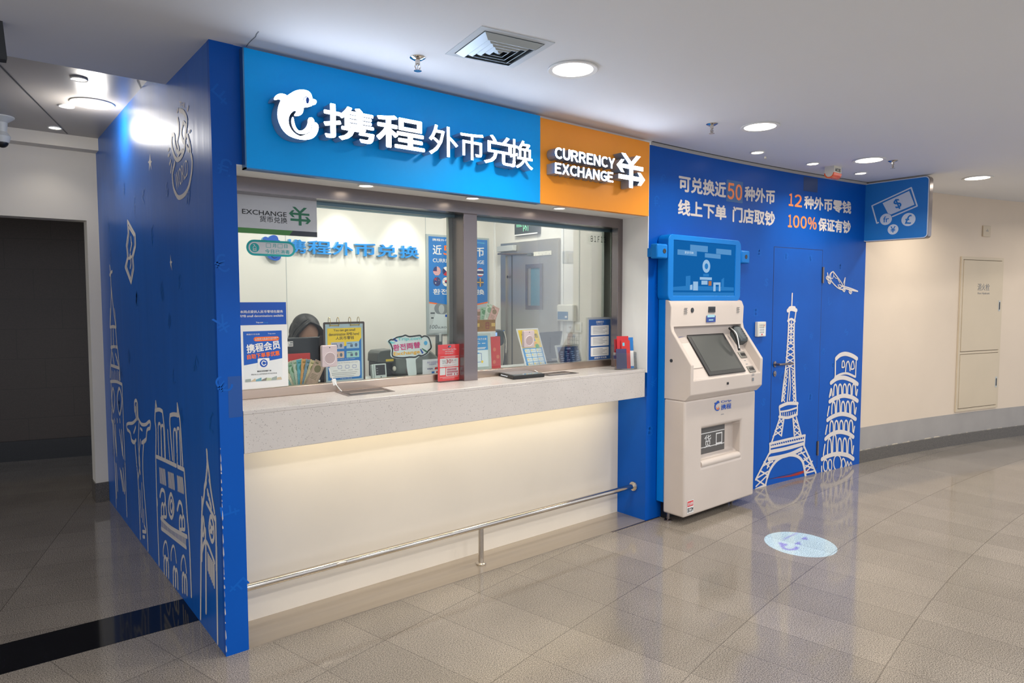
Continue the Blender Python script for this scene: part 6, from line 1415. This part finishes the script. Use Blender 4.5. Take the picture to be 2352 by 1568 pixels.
mb = MB(); mb.flat = True; q = zp([(915, 740)])[0]; mb.disc(FPd, q[0], q[1], .0135, .0016, 24); mb.build('blue_spot', mat('paddle_skyblue', '#4fb1e6', .5), pd)
# --- card sign
FV = stand_frame(at_led(971, 866).x, .632); w_, h_ = FV.px(1010, 845)[0]+.03, FV.px(971, 826)[1]
vs2 = thing('payment_card_sign', 'white sign of accepted bank cards left of the red offer stand', 'sign', (FV.O.x+w_/2, .632, LZ))
mb = MB(); mb.slab(FV, 0, w_, .0, h_, -.003, 0); mb.slab(FV, .0, w_, 0, .003, -.05, 0); mb.build('board', mat('card_white', '#dfe3ea', .5), vs2)
lbl(FV, vs2, '境外卡可使用', (w_*.2, h_*.77, w_*.72, h_*.87), mat('violet_print', '#8a86c0', .5), off=.001); lbl(FV, vs2, '欢迎使用', (w_*.3, h_*.66, w_*.62, h_*.75), MATS['violet_print'], off=.001); lbl(FV, vs2, 'VISA', (w_*.2, h_*.40, w_*.48, h_*.50), mat('visa_blue', '#1d3a8a', .5), off=.001, bold=.03, slant=.2)
patch(FV, vs2, 'card_logo', REDC, [(w_*.56, h_*.39), (w_*.66, h_*.39), (w_*.69, h_*.52), (w_*.59, h_*.52)], .001); patch(FV, vs2, 'card_logo_green', mat('logo_green', '#1b7f86', .5), [(w_*.66, h_*.39), (w_*.73, h_*.39), (w_*.76, h_*.52), (w_*.69, h_*.52)], .001)
patch(FV, vs2, 'card_logo_blue', mat('logo_blue', '#2b77c4', .5), rect((w_*.42, h_*.14, w_*.55, h_*.29)), .001); patch(FV, vs2, 'card_logo_red', REDC, rrect(w_*.64, h_*.14, w_*.70, h_*.29, .003), .001); patch(FV, vs2, 'card_logo_green', MATS['logo_green'], rrect(w_*.705, h_*.14, w_*.765, h_*.29, .003), .001)
# --- tall dark device post
FPo = FY(.90); a, b = FPo.px(1003, 768), FPo.px(1015, 800)
tp = thing('device_post', 'tall slate post with silver tip standing behind the red offer stand', 'post', ((a[0]+b[0])/2, .9, LZ))
MB().box(a[0], b[0], .89, .92, LZ, a[1]).build('post', SLATE, tp, bevel=.004); MB().box(a[0]+.012, b[0]-.012, .884, .891, a[1]-.05, a[1]+.006).build('silver_tip', LGREY, tp, bevel=.002); MB().box(a[0]-.04, b[0]+.04, .87, .95, LZ, LZ+.012).build('foot', SLATE, tp)
# --- gold box of banknotes, QR stand, red card, light
FGb = FY(.70); bx_ = tbox(FGb, 1090, 1138, 735, 762)
gb_ = thing('gold_note_box', 'ornate gold and brown box of banknotes above the blue header stand', 'box', ((bx_[0]+bx_[2])/2, .72, bx_[1]))
mb = MB(); mb.box(bx_[0]-.03, bx_[2], .70, .77, bx_[1], bx_[3]); mb.build('box', GOLD, gb_)
mb = MB(); mb.box(bx_[0]-.03, bx_[2], .70, .77, LZ, bx_[1]-.006); mb.build('riser', CARD, gb_)
mb = MB(); mb.slab(FGb, bx_[0]-.032, bx_[2]+.002, bx_[1]-.006, bx_[1], -.07, .001); mb.build('white_base', PAPER, gb_)
mb = MB(); mb.flat = True
for a in (.05, .80): mb.poly(FGb, rect(sub(bx_, a, .42, a+.18, .72)), .0008)
mb.build('gold_clasp', mat('bright_gold', '#d9b45e', .3, .6), gb_)
mb = MB(); mb.flat = True; q = sub(bx_, .6, .5, 0, 0)
mb.stroke(FGb, [(q[0]-.012, q[1]-.02), (q[0]-.012, q[1]+.02), (q[0]+.014, q[1]+.02), (q[0]+.014, q[1]-.02)], .005, .0008, True); mb.stroke(FGb, [(q[0]-.014, q[1]), (q[0]+.016, q[1])], .005, .0008); mb.build('red_stamp', mat('stamp_red', '#8e2b22', .5), gb_)
FN2 = FY(.735)
pos2 = ['leftmost cream', 'second from left red-tinted', 'middle green', 'second from right pale green', 'frontmost rose']
for i, (px_, a, c) in enumerate(((1098, -.38, '#e6dcb8'), (1104, -.16, '#d9a7a0'), (1111, .06, '#a7c9ae'), (1117, .25, '#cfdcc9'), (1124, .42, '#dcb0a4'))):
    p = FN2.px(px_-4+i*1.2, 737); top_ = FN2.px(px_, (702, 706, 702, 694, 698)[i])[1]-p[1]
    banknote(FN2, p, a, .066, top_+.02, .0045*i, c, pos2[i]+' banknote standing in the gold box', 'banknotes in the gold box', start=-.03)
FQ = stand_frame(at_led(1092, 859).x-.02, .60, .06); w_, h_ = FQ.px(1128, 810)[0], FQ.px(1092, 766)[1]
qs = thing('receipt_code_stand', 'blue headed card in a clear stand just right of the mullion behind the glass', 'stand', (FQ.O.x+w_/2, .6, LZ))
mb = MB(); mb.slab(FQ, -.01, w_, 0, h_, -.004, 0); mb.slab(FQ, -.01, w_, 0, .004, -.06, .02); mb.build('acrylic_holder', mat('acrylic_grey', '#b4c0bb', .2), qs)
ci = (-.004, .04, w_*.86, h_*.94); patch(FQ, qs, 'card', CARD, rect(ci), .001); patch(FQ, qs, 'blue_header', MBLUE, rect(sub(ci, 0, .54, 1, 1)), .0014)
lbl(FQ, qs, '扫码领取电子水单', sub(ci, .1, .86, .94, .93), PAPER, off=.0018, bold=.01); bars(FQ, qs, 'text_lines', PAPER, [sub(ci, .3, .80, .55, .815), sub(ci, .25, .745, .62, .765), sub(ci, .7, .745, .88, .765), sub(ci, .25, .70, .5, .715), sub(ci, .1, .61, .9, .63), sub(ci, .1, .575, .85, .595)], .0018)
mb = MB(); mb.flat = True; b = sub(ci, .12, .16, .66, .44); mb.stroke(FQ, rrect(*b, .006, 3), .003, .0016, True); mb.build('code_frame', NAVY, qs); patch(FQ, qs, 'frame_tab', MBLUE, rrect(*sub(ci, .22, .425, .55, .465), .004), .002)
mb = MB(); mb.flat = True
for k in (.1, .68): q = sub(ci, k, .165, 0, 0); mb.disc(FQ, q[0], q[1], .009, .0022, 16)
mb.build('yellow_dots', YEL, qs)
FRc = stand_frame(FY(.66).px(1129, 800)[0], .66, .03); w_, h_ = FRc.px(1150, 830)[0], FRc.px(1130, 773)[1]
rc = thing('red_envelope', 'tall red card envelope with faint gold flowers beside the blue headed stand', 'envelope', (FRc.O.x+w_/2, .66, LZ))
mb = MB(); mb.slab(FRc, 0, w_, 0, h_, -.006, 0); mb.build('card', REDC, rc); mb = MB(); mb.flat = True
for a, b in ((.35, .62), (.7, .4), (.3, .25)): mb.disc(FRc, w_*a, h_*b, .014, .001, 14)
mb.build('flower_print', mat('flower_print', '#d06a4c', .5), rc)
FWl = FY(.80); b = tbox(FWl, 1127, 1142, 764, 772); wl2 = thing('white_light_strip', 'small glowing pale blue lamp head above the red card envelope', 'lamp', ((b[0]+b[2])/2, .8, LZ))
MB().box(b[0], b[2], .80, .82, b[1], b[3]).build('lamp_head', emis('pale_blue_glow', '#9fc6ff', 1.0), wl2); MB().box((b[0]+b[2])/2-.008, (b[0]+b[2])/2+.008, .803, .817, LZ, b[1]).build('stem', LGREY, wl2)
# --- chair
ch = thing('office_chair', 'dark office chair behind the gold note box near the steel door', 'chair', (2.34, 1.33, 0))
FCh = FY(1.15); a, b = FCh.px(1139, 757), FCh.px(1159, 788)
mb = MB(); mb.prism([FCh.P(u, v, 0) for u, v in rrect(a[0]-.22, b[1]-.02, b[0], a[1], .04)], (0, .05, 0)); mb.build('backrest', mat('chair_mesh', '#3d4648', .7), ch, bevel=.01)
mb = MB(); mb.tube(spline([(b[0]-.01, 1.15, a[1]-.01), (b[0]+.02, 1.16, b[1]), (b[0]+.01, 1.2, 1.0), (b[0]-.1, 1.35, .62)], 5), .012, 8); mb.build('frame_tube', CHROME, ch, smooth=True)
mb = MB(); mb.ellip((b[0]-.2, 1.42, .52), .24, .23, .05); mb.build('seat', BLACK, ch, smooth=True)
mb = MB(); mb.lathe((b[0]-.2, 1.42, 0), [(.25, 0), (.25, .03), (.03, .06), (.03, .48)], 20); mb.build('pedestal', BLACK, ch, smooth=True)
# --- yellow wallet leaflet stand
p0_ = at_led(1205, 847); p1_ = at_led(1258, 843)
FYl = stand_frame(p0_.x, .585, .38); w_ = p1_.x-p0_.x; h_ = FYl.px(1182, 755)[1]
ys = thing('change_wallet_stand', 'yellow and blue leaflet leaning in a white frame behind the right speaker', 'stand', (p0_.x+w_/2, .6, LZ))
mb = MB(); mb.slab(FYl, 0, w_, 0, h_, -.004, 0); mb.obox([FYl.P(u, v, o) for v, o_ in ((.042, 0), (h_*.55, 0)) for u, o in ((w_*.3, -.005), (w_*.7, -.005), (w_*.7, -.009-(0 if v > .05 else .09)), (w_*.3, -.009-(0 if v > .05 else .09)))]); mb.build('frame', PAPER, ys)
yi = (w_*.05, h_*.02, w_*.95, h_*.96); patch(FYl, ys, 'blue_page', MBLUE, rect(yi), .001); patch(FYl, ys, 'yellow_header', YEL, rect(sub(yi, .0, .52, 1, 1)), .0014)
lbl(FYl, ys, '携程零钱包', sub(yi, .12, .78, .93, .90), INK, off=.0018, bold=.02); patch(FYl, ys, 'blue_strip', MBLUE, rect(sub(yi, .12, .69, .75, .76)), .0018); bars(FYl, ys, 'text_lines', ORP, [sub(yi, .12, .63, .8, .65), sub(yi, .12, .585, .7, .60)], .0018)
mb = MB(); mb.flat = True; q = sub(yi, .78, .55, 0, 0); mb.disc(FYl, q[0], q[1], .02, .0017, 20); mb.build('green_coin_purse', mat('purse_green', '#4aa04c', .5), ys)
mb = MB(); mb.flat = True
for i in range(3):
    for j in range(4): mb.poly(FYl, rrect(*sub(yi, .09+.29*i, .04+.117*j, .09+.29*i+.26, .04+.117*j+.10), .004, 2), .0018)
mb.build('white_boxes', CARD, ys)
mb = MB(); mb.flat = True
for i in range(3):
    for j in range(4): q = sub(yi, .14+.29*i, .10+.117*j, 0, 0); mb.disc(FYl, q[0], q[1], .006, .0022, 10)
mb.build('yellow_dots', YEL, ys); bars(FYl, ys, 'text_lines', INKG, [sub(yi, .17+.29*i, .085+.117*j, .17+.29*i+.15, .092+.117*j) for i in range(3) for j in range(4)], .0022)
# --- right monitor
FM2 = FY(.84); a, b = FM2.px(1240, 764), FM2.px(1293, 760)
m2 = thing('monitor', 'dark monitor seen from behind between the yellow leaflet stand and the door side sockets', 'monitor', ((a[0]+b[0])/2, .86, LZ), 'monitors behind the glass')
mb = MB(); mb.prism([(a[0], .84, 1.13), (b[0]-.05, .84, 1.13), (b[0]-.0, .84, b[1]), (a[0], .84, a[1])], (0, .03, 0)); mb.build('back_shell', MATS['monitor_back'], m2, bevel=.006)
mb = MB(); mb.box((a[0]+b[0])/2-.03, (a[0]+b[0])/2+.03, .87, .885, LZ+.01, 1.25); mb.box((a[0]+b[0])/2-.1, (a[0]+b[0])/2+.1, .83, .93, LZ, LZ+.012); mb.box((a[0]+b[0])/2-.02, (a[0]+b[0])/2+.03, .828, .841, 1.18, 1.30); mb.build('foot_stand', BLACK, m2)
# --- exchange rate tablet
p0_ = at_led(1282, 840); p1_ = at_led(1338, 834)
FTb = stand_frame(p0_.x, .60, .28); w_ = FTb.px(1338, 834)[0]; h_ = FTb.px(1271, 793)[1]
tb2 = thing('rate_tablet', 'pale framed tablet with dark blue exchange rate rows leaning beside the reminder notice', 'tablet', (p0_.x+w_/2, .6, LZ))
mb = MB(); mb.poly(FTb, rrect(0, 0.0, w_, h_, .008), -.008, 0); mb.build('frame', LGREY, tb2, bevel=.002); mb = MB(); mb.obox([FTb.P(u, v, o) for v, bk2 in ((0.027, .09), (h_*.6, .012)) for u, o in ((w_*.3, -.0085), (w_*.7, -.0085), (w_*.7, -bk2), (w_*.3, -bk2))]); mb.build('prop', LGREY, tb2)
ti = (w_*.06, h_*.03, w_*.94, h_*.90); patch(FTb, tb2, 'screen', emis('rate_navy', '#1d3a63', .9), rect(ti), .001)
bars(FTb, tb2, 'rate_rows', emis('rate_text', '#a9c6e8', .8), [sub(ti, .08+.26*i+.02*((i*3+j) % 2), .12+.115*j, .08+.26*i+.10+.03*((i+j) % 3), .15+.115*j) for i in range(4) for j in range(6)], .0014)
lbl(FTb, tb2, '6688', sub(ti, .42, .84, .62, .94), emis('rate_text', '#a9c6e8', .8), off=.0014, bold=.01); bars(FTb, tb2, 'rate_footer', emis('rate_blue', '#3d8fe0', .9), [sub(ti, .32, .02, .78, .06)], .0014)

# ================================================================== BOOTH REAR WALL: LETTERS, POSTER, DOOR SIDE
FB0 = FY(YB-.03)
bl = thing('wall_lettering', 'blue raised company name characters on the pale rear wall of the booth', 'sign', (1.5, YB, 1.85))
LBLUE = mat('letter_blue_acrylic', '#1b86d6', .3); LSIDE = mat('letter_side_blue', '#6fb0d8', .4)
zb = lambda x, y: FB0.px(530+x/4.0552, 360+y/4.0552)
zt_, zb_ = zb(760, 778)[1], zb(760, 905)[1]
for chx, xa, xb in (('携', 520, 702), ('程', 725, 935), ('外', 950, 1140), ('币', 1158, 1350), ('兑', 1368, 1550), ('换', 1575, 1755)):
    box = (zb(xa, 860)[0], zb_, zb(xb, 860)[0], zt_)
    mb = MB(); mb.flat = True; write(mb, FB0, chx, box, .0004, .024); f = mb.build('wall_character', LBLUE, bl)
    mb = MB(); mb.flat = True; write(mb, FB0, chx, box, -.0295, .024, depth=.0295); mb.build('return', LSIDE, f)
# dolphin emblem left of it, mostly behind the boards
eb2 = (zb(300, 900)[0], zb(300, 962)[1], zb(470, 860)[0], zb(420, 730)[1])
def fit(L, b):
    xs_ = [p[0] for p in L]; ys_ = [p[1] for p in L]; x0, x1, y0, y1 = 291, 626, 411, 787
    return [(b[0]+(p[0]-x0)/(x1-x0)*(b[2]-b[0]), b[3]-(p[1]-y0)/(y1-y0)*(b[3]-b[1])) for p in L]
solid(FB0, bl, 'dolphin_emblem', [fit(A, eb2), fit(B, eb2)], -.0295, 0, NAVY, LSIDE)
# framed poster
FPs = FY(YB-.012); pbx = tbox(FPs, 979, 1123.5, 537, 769); ibx = tbox(FPs, 984, 1119.5, 542, 765)
pst = thing('rate_poster', 'tall blue framed currency poster with flag discs on the booth rear wall behind the mullion', 'poster', ((pbx[0]+pbx[2])/2, YB-.006, pbx[1]))
mb = MB(); mb.slab(FPs, pbx[0], pbx[2], pbx[1], pbx[3], -.012, 0); mb.build('frame', mat('poster_frame', '#a9b5b8', .4, .3), pst)
patch(FPs, pst, 'sheet', mat('poster_photo_grey', '#b5bec0', .5), rect(ibx), .001)
patch(FPs, pst, 'blue_field', PBLUE, [sub(ibx, a, b, 0, 0)[:2] for a, b in ((0, .325), (.55, .27), (1, .325), (1, 1), (0, 1))], .0014)
patch(FPs, pst, 'orange_line', ORP, [sub(ibx, a, b, 0, 0)[:2] for a, b in ((0, .31), (.55, .255), (1, .31), (1, .325), (.55, .27), (0, .325))], .0016)
lbl(FPs, pst, '携程外币兑换', sub(ibx, .06, .955, .46, .98), PAPER, off=.002, bold=.02); lbl(FPs, pst, 'Trip.com Group', sub(ibx, .55, .955, .95, .975), AQUA, off=.002)
for s_, a, b, m_ in (('近', .065, .21, PAPER), ('50', .24, .48, ORP), ('种外', .5, .76, PAPER), ('币', .78, .94, PAPER)): lbl(FPs, pst, s_, sub(ibx, a, .815, b, .915), m_, off=.002, bold=.02)
lbl(FPs, pst, 'CURRENCY EXCHANGE', sub(ibx, .065, .735, .94, .775), PAPER, off=.002, bold=.015); lbl(FPs, pst, '환전 両替 兌換', sub(ibx, .065, .40, .94, .46), PAPER, off=.002, bold=.02)
def flag(a, b, bands):
    c = sub(ibx, a, b, 0, 0); r = (ibx[2]-ibx[0])*.062
    mb = MB(); mb.flat = True; mb.disc(FPs, c[0], c[1], r, .0018, 28); mb.build('flag_disc', bands[0], pst)
    for k, (m_, polys) in enumerate(bands[1:]):
        mb = MB(); mb.flat = True
        for p in polys:
            q = []
            for x, y in p:
                l = math.hypot(x, y); f = min(1, 1/l) if l > 0 else 1; q.append((c[0]+x*f*r, c[1]+y*f*r))
            mb.poly(FPs, q, .0021+.0003*k)
        mb.build('flag_field', m_, pst)
FNV = mat('flag_navy', '#25356b', .5); FRD = mat('flag_red', '#c2303a', .5)
hb = lambda y0, y1, n=8: [(-math.sqrt(max(0, 1-y*y)), y) for y in [y0+(y1-y0)*k/n for k in range(n+1)]]+[(math.sqrt(max(0, 1-y*y)), y) for y in [y1+(y0-y1)*k/n for k in range(n+1)]]
wedge = lambda a0, a1, n=10: [(math.cos(a0+(a1-a0)*k/n), math.sin(a0+(a1-a0)*k/n)) for k in range(n+1)]
flag(.13, .645, [PAPER, (FRD, [hb(-1+.286*k, -1+.286*k+.143) for k in range(7)]), (FNV, [[(0, 0), (0, 1)]+wedge(math.pi/2, math.pi)+[(-1, 0)]])])
flag(.28, .645, [PAPER, (FRD, [[(.0, 0)]+wedge(math.pi, 2*math.pi)]), (FNV, [[(.1, 0)]+wedge(math.pi*.75, math.pi*1.25)])])
flag(.13, .535, [FNV, (FRD, [[(-.75, .62), (-.6, .75), (.0, .3), (-.1, .2)], [(-.1, .95), (0, .85), (-.6, .25), (-.75, .35)]]), (PAPER, [[(-.35+.13*math.cos(k*1.05), -.3+.13*math.sin(k*1.05)) for k in range(6)], [(.5+.07*math.cos(k*1.05), .3+.07*math.sin(k*1.05)) for k in range(6)]])])
flag(.28, .535, [PAPER, (FRD, [[(.38*math.cos(t), .38*math.sin(t)) for t in [k*math.pi/10 for k in range(11)]]]), (FNV, [[(.38*math.cos(t), .38*math.sin(t)) for t in [math.pi+k*math.pi/10 for k in range(11)]]]), (INK, [[(x-.1, y-.12), (x+.1, y-.06), (x+.1, y+.1), (x-.1, y+.04)] for x, y in ((-.62, .4), (.62, .4), (-.62, -.4), (.62, -.4))])])
flag(.72, .645, [FRD]); flag(.72, .535, [PAPER]); flag(.45, .645, [FNV]); flag(.58, .645, [YEL]); flag(.45, .535, [FRD]); flag(.58, .535, [GREEN])
flag(.87, .645, [FRD, (PAPER, [hb(-.67, .67)]), (FNV, [hb(-.34, .34)])]); flag(.87, .535, [mat('flag_swedish_blue', '#2a4f80', .5), (mat('flag_gold', '#e0ab3a', .5), [[(-.15, -1), (.12, -1), (.12, 1), (-.15, 1)], [(-1, -.13), (1, -.13), (1, .13), (-1, .13)]])])
bnk = mat('poster_note', '#c3ced0', .5); inkp = mat('poster_note_ink', '#4f575c', .5)
patch(FPs, pst, 'banknote_picture', bnk, [sub(ibx, a, b, 0, 0)[:2] for a, b in ((.02, .03), (.80, .0), (.9, .16), (.10, .20))], .0018)
mb = MB(); mb.flat = True; q = sub(ibx, .2, .255, 0, 0); mb.disc(FPs, q[0], q[1], .075, .0017, 24, ry=.055); mb.build('portrait_oval', mat('portrait_grey', '#7b8387', .5), pst)
mb = MB(); mb.flat = True; mb.disc(FPs, q[0], q[1]-.005, .03, .002, 18, ry=.04); mb.build('portrait_face', mat('portrait_pale', '#a9b0b2', .5), pst)
patch(FPs, pst, 'orange_line_cover', PBLUE, [sub(ibx, a, b, 0, 0)[:2] for a, b in ((0, .325), (.55, .27), (.55, .36), (0, .36))], .0021); 
lbl(FPs, pst, '100', sub(ibx, .01, .045, .13, .085), inkp, off=.0024, slant=.2); lbl(FPs, pst, 'EURO', sub(ibx, .14, .045, .28, .065), inkp, off=.0024)
patch(FPs, pst, 'flag_patch', NAVY, rect(sub(ibx, .26, .165, .36, .19)), .0022); bars(FPs, pst, 'text_lines', inkp, [sub(ibx, .42, .175, .8, .182), sub(ibx, .02, .2, .09, .215), sub(ibx, .03, .15, .07, .165), sub(ibx, .4, .215, .6, .235)], .0022)
# --- steel door in the right wall of the booth room
FR0 = FX(XR-.0); tr8 = lambda x, y: FR0.px(1080+x/3.7341, 480+y/3.7341)
du0, du1, dz = tr8(283, 300)[0], tr8(776, 243)[0], tr8(283, 300)[1]
d2 = thing('door_2_root', '', 'door', (XR, -(du0+du1)/2, 0)); bpy.data.objects.remove(d2)
fw0 = tr8(323, 420)[0]-du0; fw1 = du1-tr8(722, 300)[0]
mb = MB(); mb.slab(FR0, du0, du0+fw0*1.05, 0, dz, 0, .03); mb.slab(FR0, du1-fw1, du1, 0, dz, 0, .03); mb.slab(FR0, du0+fw0, du1-fw1, dz-.11, dz, 0, .03); d2 = mb.struct('door_2', STEELD)
ORG[d2] = Vector(d2.location)
mb = MB(); mb.slab(FR0, du0+fw0+.004, du1-fw1-.002, .01, dz-.112, 0, .016)
leaf = mb.build('door_leaf', STEELD, d2)
mb = MB(); mb.slab(FR0, tr8(368, 400)[0]-.003, tr8(374, 400)[0], .01, dz-.112, .016, .0172); mb.build('leaf_gap', BLACK, leaf)
w0, w1, wt, wb_ = tr8(492, 600)[0], tr8(636, 600)[0], tr8(560, 472)[1], tr8(560, 862)[1]
mb = MB(); 
for a in ((w0, w0+.03, wb_, wt), (w1-.03, w1, wb_, wt), (w0+.03, w1-.03, wt-.035, wt), (w0+.03, w1-.03, wb_, wb_+.035)): mb.slab(FR0, *a, .016, .026)
mb.build('vision_frame', STEEL, leaf); mb = MB(); mb.slab(FR0, w0+.03, w1-.03, wb_+.035, wt-.035, .016, .018); mb.build('vision_glass', mat('teal_glass', '#3f6f80', .1), leaf)
mb = MB(); mb.slab(FR0, w0+.03, w0+.065, wb_+.035, wt-.035, .018, .02); mb.build('vision_side', STEELD, leaf)
a, b = tr8(283, 325), tr8(440, 358); mb = MB(); mb.slab(FR0, a[0]+.0, b[0]-.03, b[1], b[1]+.05, .03, .075); mb.build('door_closer', LGREY, d2, bevel=.004)
mb = MB(); mb.tube([FR0.P(tr8(290, 388)[0], tr8(290, 388)[1], .07), FR0.P(tr8(520, 388)[0], tr8(520, 388)[1], .04)], .008, 8); mb.build('closer_arm', STEEL, d2, smooth=True)
a, b = tr8(520, 380), tr8(556, 400); mb = MB(); mb.slab(FR0, a[0], b[0], b[1], a[1], .016, .045); mb.build('arm_bracket', SLATE, d2)
a, b = tr8(570, 350), tr8(722, 392); mb = MB(); mb.slab(FR0, a[0], b[0], b[1]+.0, a[1]-.02, .016, .034); pl = mb.build('lock_magnet', OFFW, d2)
mb = MB(); mb.flat = True
for i in range(5): mb.disc(FR0, a[0]+(b[0]-a[0])*(.1+.2*i), (a[1]+b[1])/2-.02+.012*(i % 2), .004, .0345, 8)
mb.build('screw', INKG, pl)
q = tr8(343, 582); mb = MB(); mb.flat = True; mb.disc(FR0, q[0], q[1], .013, .0305, 16); mb.build('plug', BLACK, d2)
# --- exit sign above the door
a, b = tr8(402, 100), tr8(610, 228); zl = tr8(402, 235)[1]
xsg = thing('exit_sign', 'green lit running man EXIT sign on the wall above the steel door', 'sign', FR0.P((a[0]+b[0])/2, zl))
mb = MB(); mb.slab(FR0, a[0], b[0], zl, zl+.16, .001, .03); mb.build('casing', DARK, xsg, bevel=.002)
mb = MB(); mb.slab(FR0, a[0]+.004, b[0]-.012, zl+.012, zl+.155, .03, .031); mb.build('panel', mat('exit_panel', '#15292e', .3), xsg)
mb = MB(); mb.slab(FR0, a[0]+.006, b[0]-.014, zl+.001, zl+.012, .03, .034); mb.build('lamp_edge', PAPER, xsg)
GLW = emis('exit_green', '#8df0b8', 1.5); wd2 = b[0]-a[0]
FEx = FR0; o = .0316; c0_ = a[0]
lbl(FEx, xsg, '安全出口', (c0_+wd2*.09, zl+.075, c0_+wd2*.33, zl+.108), GLW, off=o, bold=.012); lbl(FEx, xsg, 'EXIT', (c0_+wd2*.62, zl+.075, c0_+wd2*.84, zl+.118), GLW, off=o, bold=.004)
mb = MB(); mb.flat = True; mx, mz = c0_+wd2*.47, zl+.085
mb.stroke(FEx, [(mx-.028, mz-.05), (mx-.028, mz+.055), (mx+.032, mz+.055), (mx+.032, mz-.05)], .006, o); mb.disc(FEx, mx+.006, mz+.036, .008, o, 12)
mb.stroke(FEx, [(mx+.002, mz+.024), (mx-.004, mz-.004), (mx+.012, mz-.02), (mx+.006, mz-.044)], .009, o); mb.stroke(FEx, [(mx-.004, mz-.004), (mx-.012, mz-.026), (mx-.024, mz-.03)], .008, o); mb.stroke(FEx, [(mx-.016, mz+.004), (mx-.006, mz+.02), (mx+.012, mz+.012), (mx+.02, mz+.0)], .006, o); mb.build('running_man', GLW, xsg)
# --- fan control box, sockets, sheet on the right wall
FR1 = FX(XR); b = tbox(FR1, 1289, 1330, 699, 737)
ct_ = thing('control_box', 'cream wall box with blue lower flap right of the steel door', 'control', FR1.P((b[0]+b[2])/2, b[1]))
mb = MB(); mb.slab(FR1, b[0], b[2]-.02, b[1], b[3], 0, .05); mb.build('case', OFFW, ct_, bevel=.01); mb = MB(); mb.slab(FR1, b[0]+.012, b[2]-.075, b[1]+.015, b[1]+(b[3]-b[1])*.58, .05, .052); mb.build('blue_flap', mat('flap_blue', '#22648f', .4), ct_); bars(FR1, ct_, 'printed_marks', PAPER, [(b[0]+.10, b[1]+.03, b[2]-.085, b[1]+.045)], .0525)
for (xa, xb, ya, yb2), l, kind in (((1303, 1320, 738, 762), 'white key socket plate under the cream control box', 'k'), ((1321, 1338, 739, 763), 'white rocker switch plate right of the key socket plate', 's')):
    b = tbox(FR1, xa, xb, ya, yb2); t = thing('wall_switch', l, 'switch', FR1.P((b[0]+b[2])/2, b[1]), 'switch plates beside the steel door')
    mb = MB(); mb.slab(FR1, b[0], b[2]-.004, b[1], b[3], 0, .009); mb.build('plate', PAPER, t, bevel=.002)
    mb = MB()
    if kind == 'k': mb.lathe(FR1.P((b[0]+b[2])/2, (b[1]+b[3])/2, .009), [(.012, 0), (.011, .006), (.004, .008)], 16, axis=FR1.n); mb.build('key_knob', CHROME, t, smooth=True)
    else: mb.slab(FR1, b[0]+.018, b[2]-.022, b[1]+.018, b[3]-.018, .009, .012); mb.build('rocker', OFFW, t)
b = tbox(FR1, 1300, 1337, 766, 860); t = thing('wall_sheet', 'white printed table sheet taped under the switch plates', 'sheet', FR1.P((b[0]+b[2])/2, b[1])); mb = MB(); mb.slab(FR1, b[0], b[2], b[1], b[3], 0, .001); mb.build('paper', PAPER, t)
mb = MB(); mb.flat = True
for k in range(6): mb.poly(FR1, rect((b[0]+.02+(b[2]-b[0]-.04)*k/5.5, b[1]+.02, b[0]+.0225+(b[2]-b[0]-.04)*k/5.5, b[3]-.02)), .0014)
for k in range(11): mb.poly(FR1, rect((b[0]+.02, b[1]+.02+(b[3]-b[1]-.04)*k/10, b[2]-.02, b[1]+.022+(b[3]-b[1]-.04)*k/10)), .0014)
mb.build('table_lines', INKG, t)
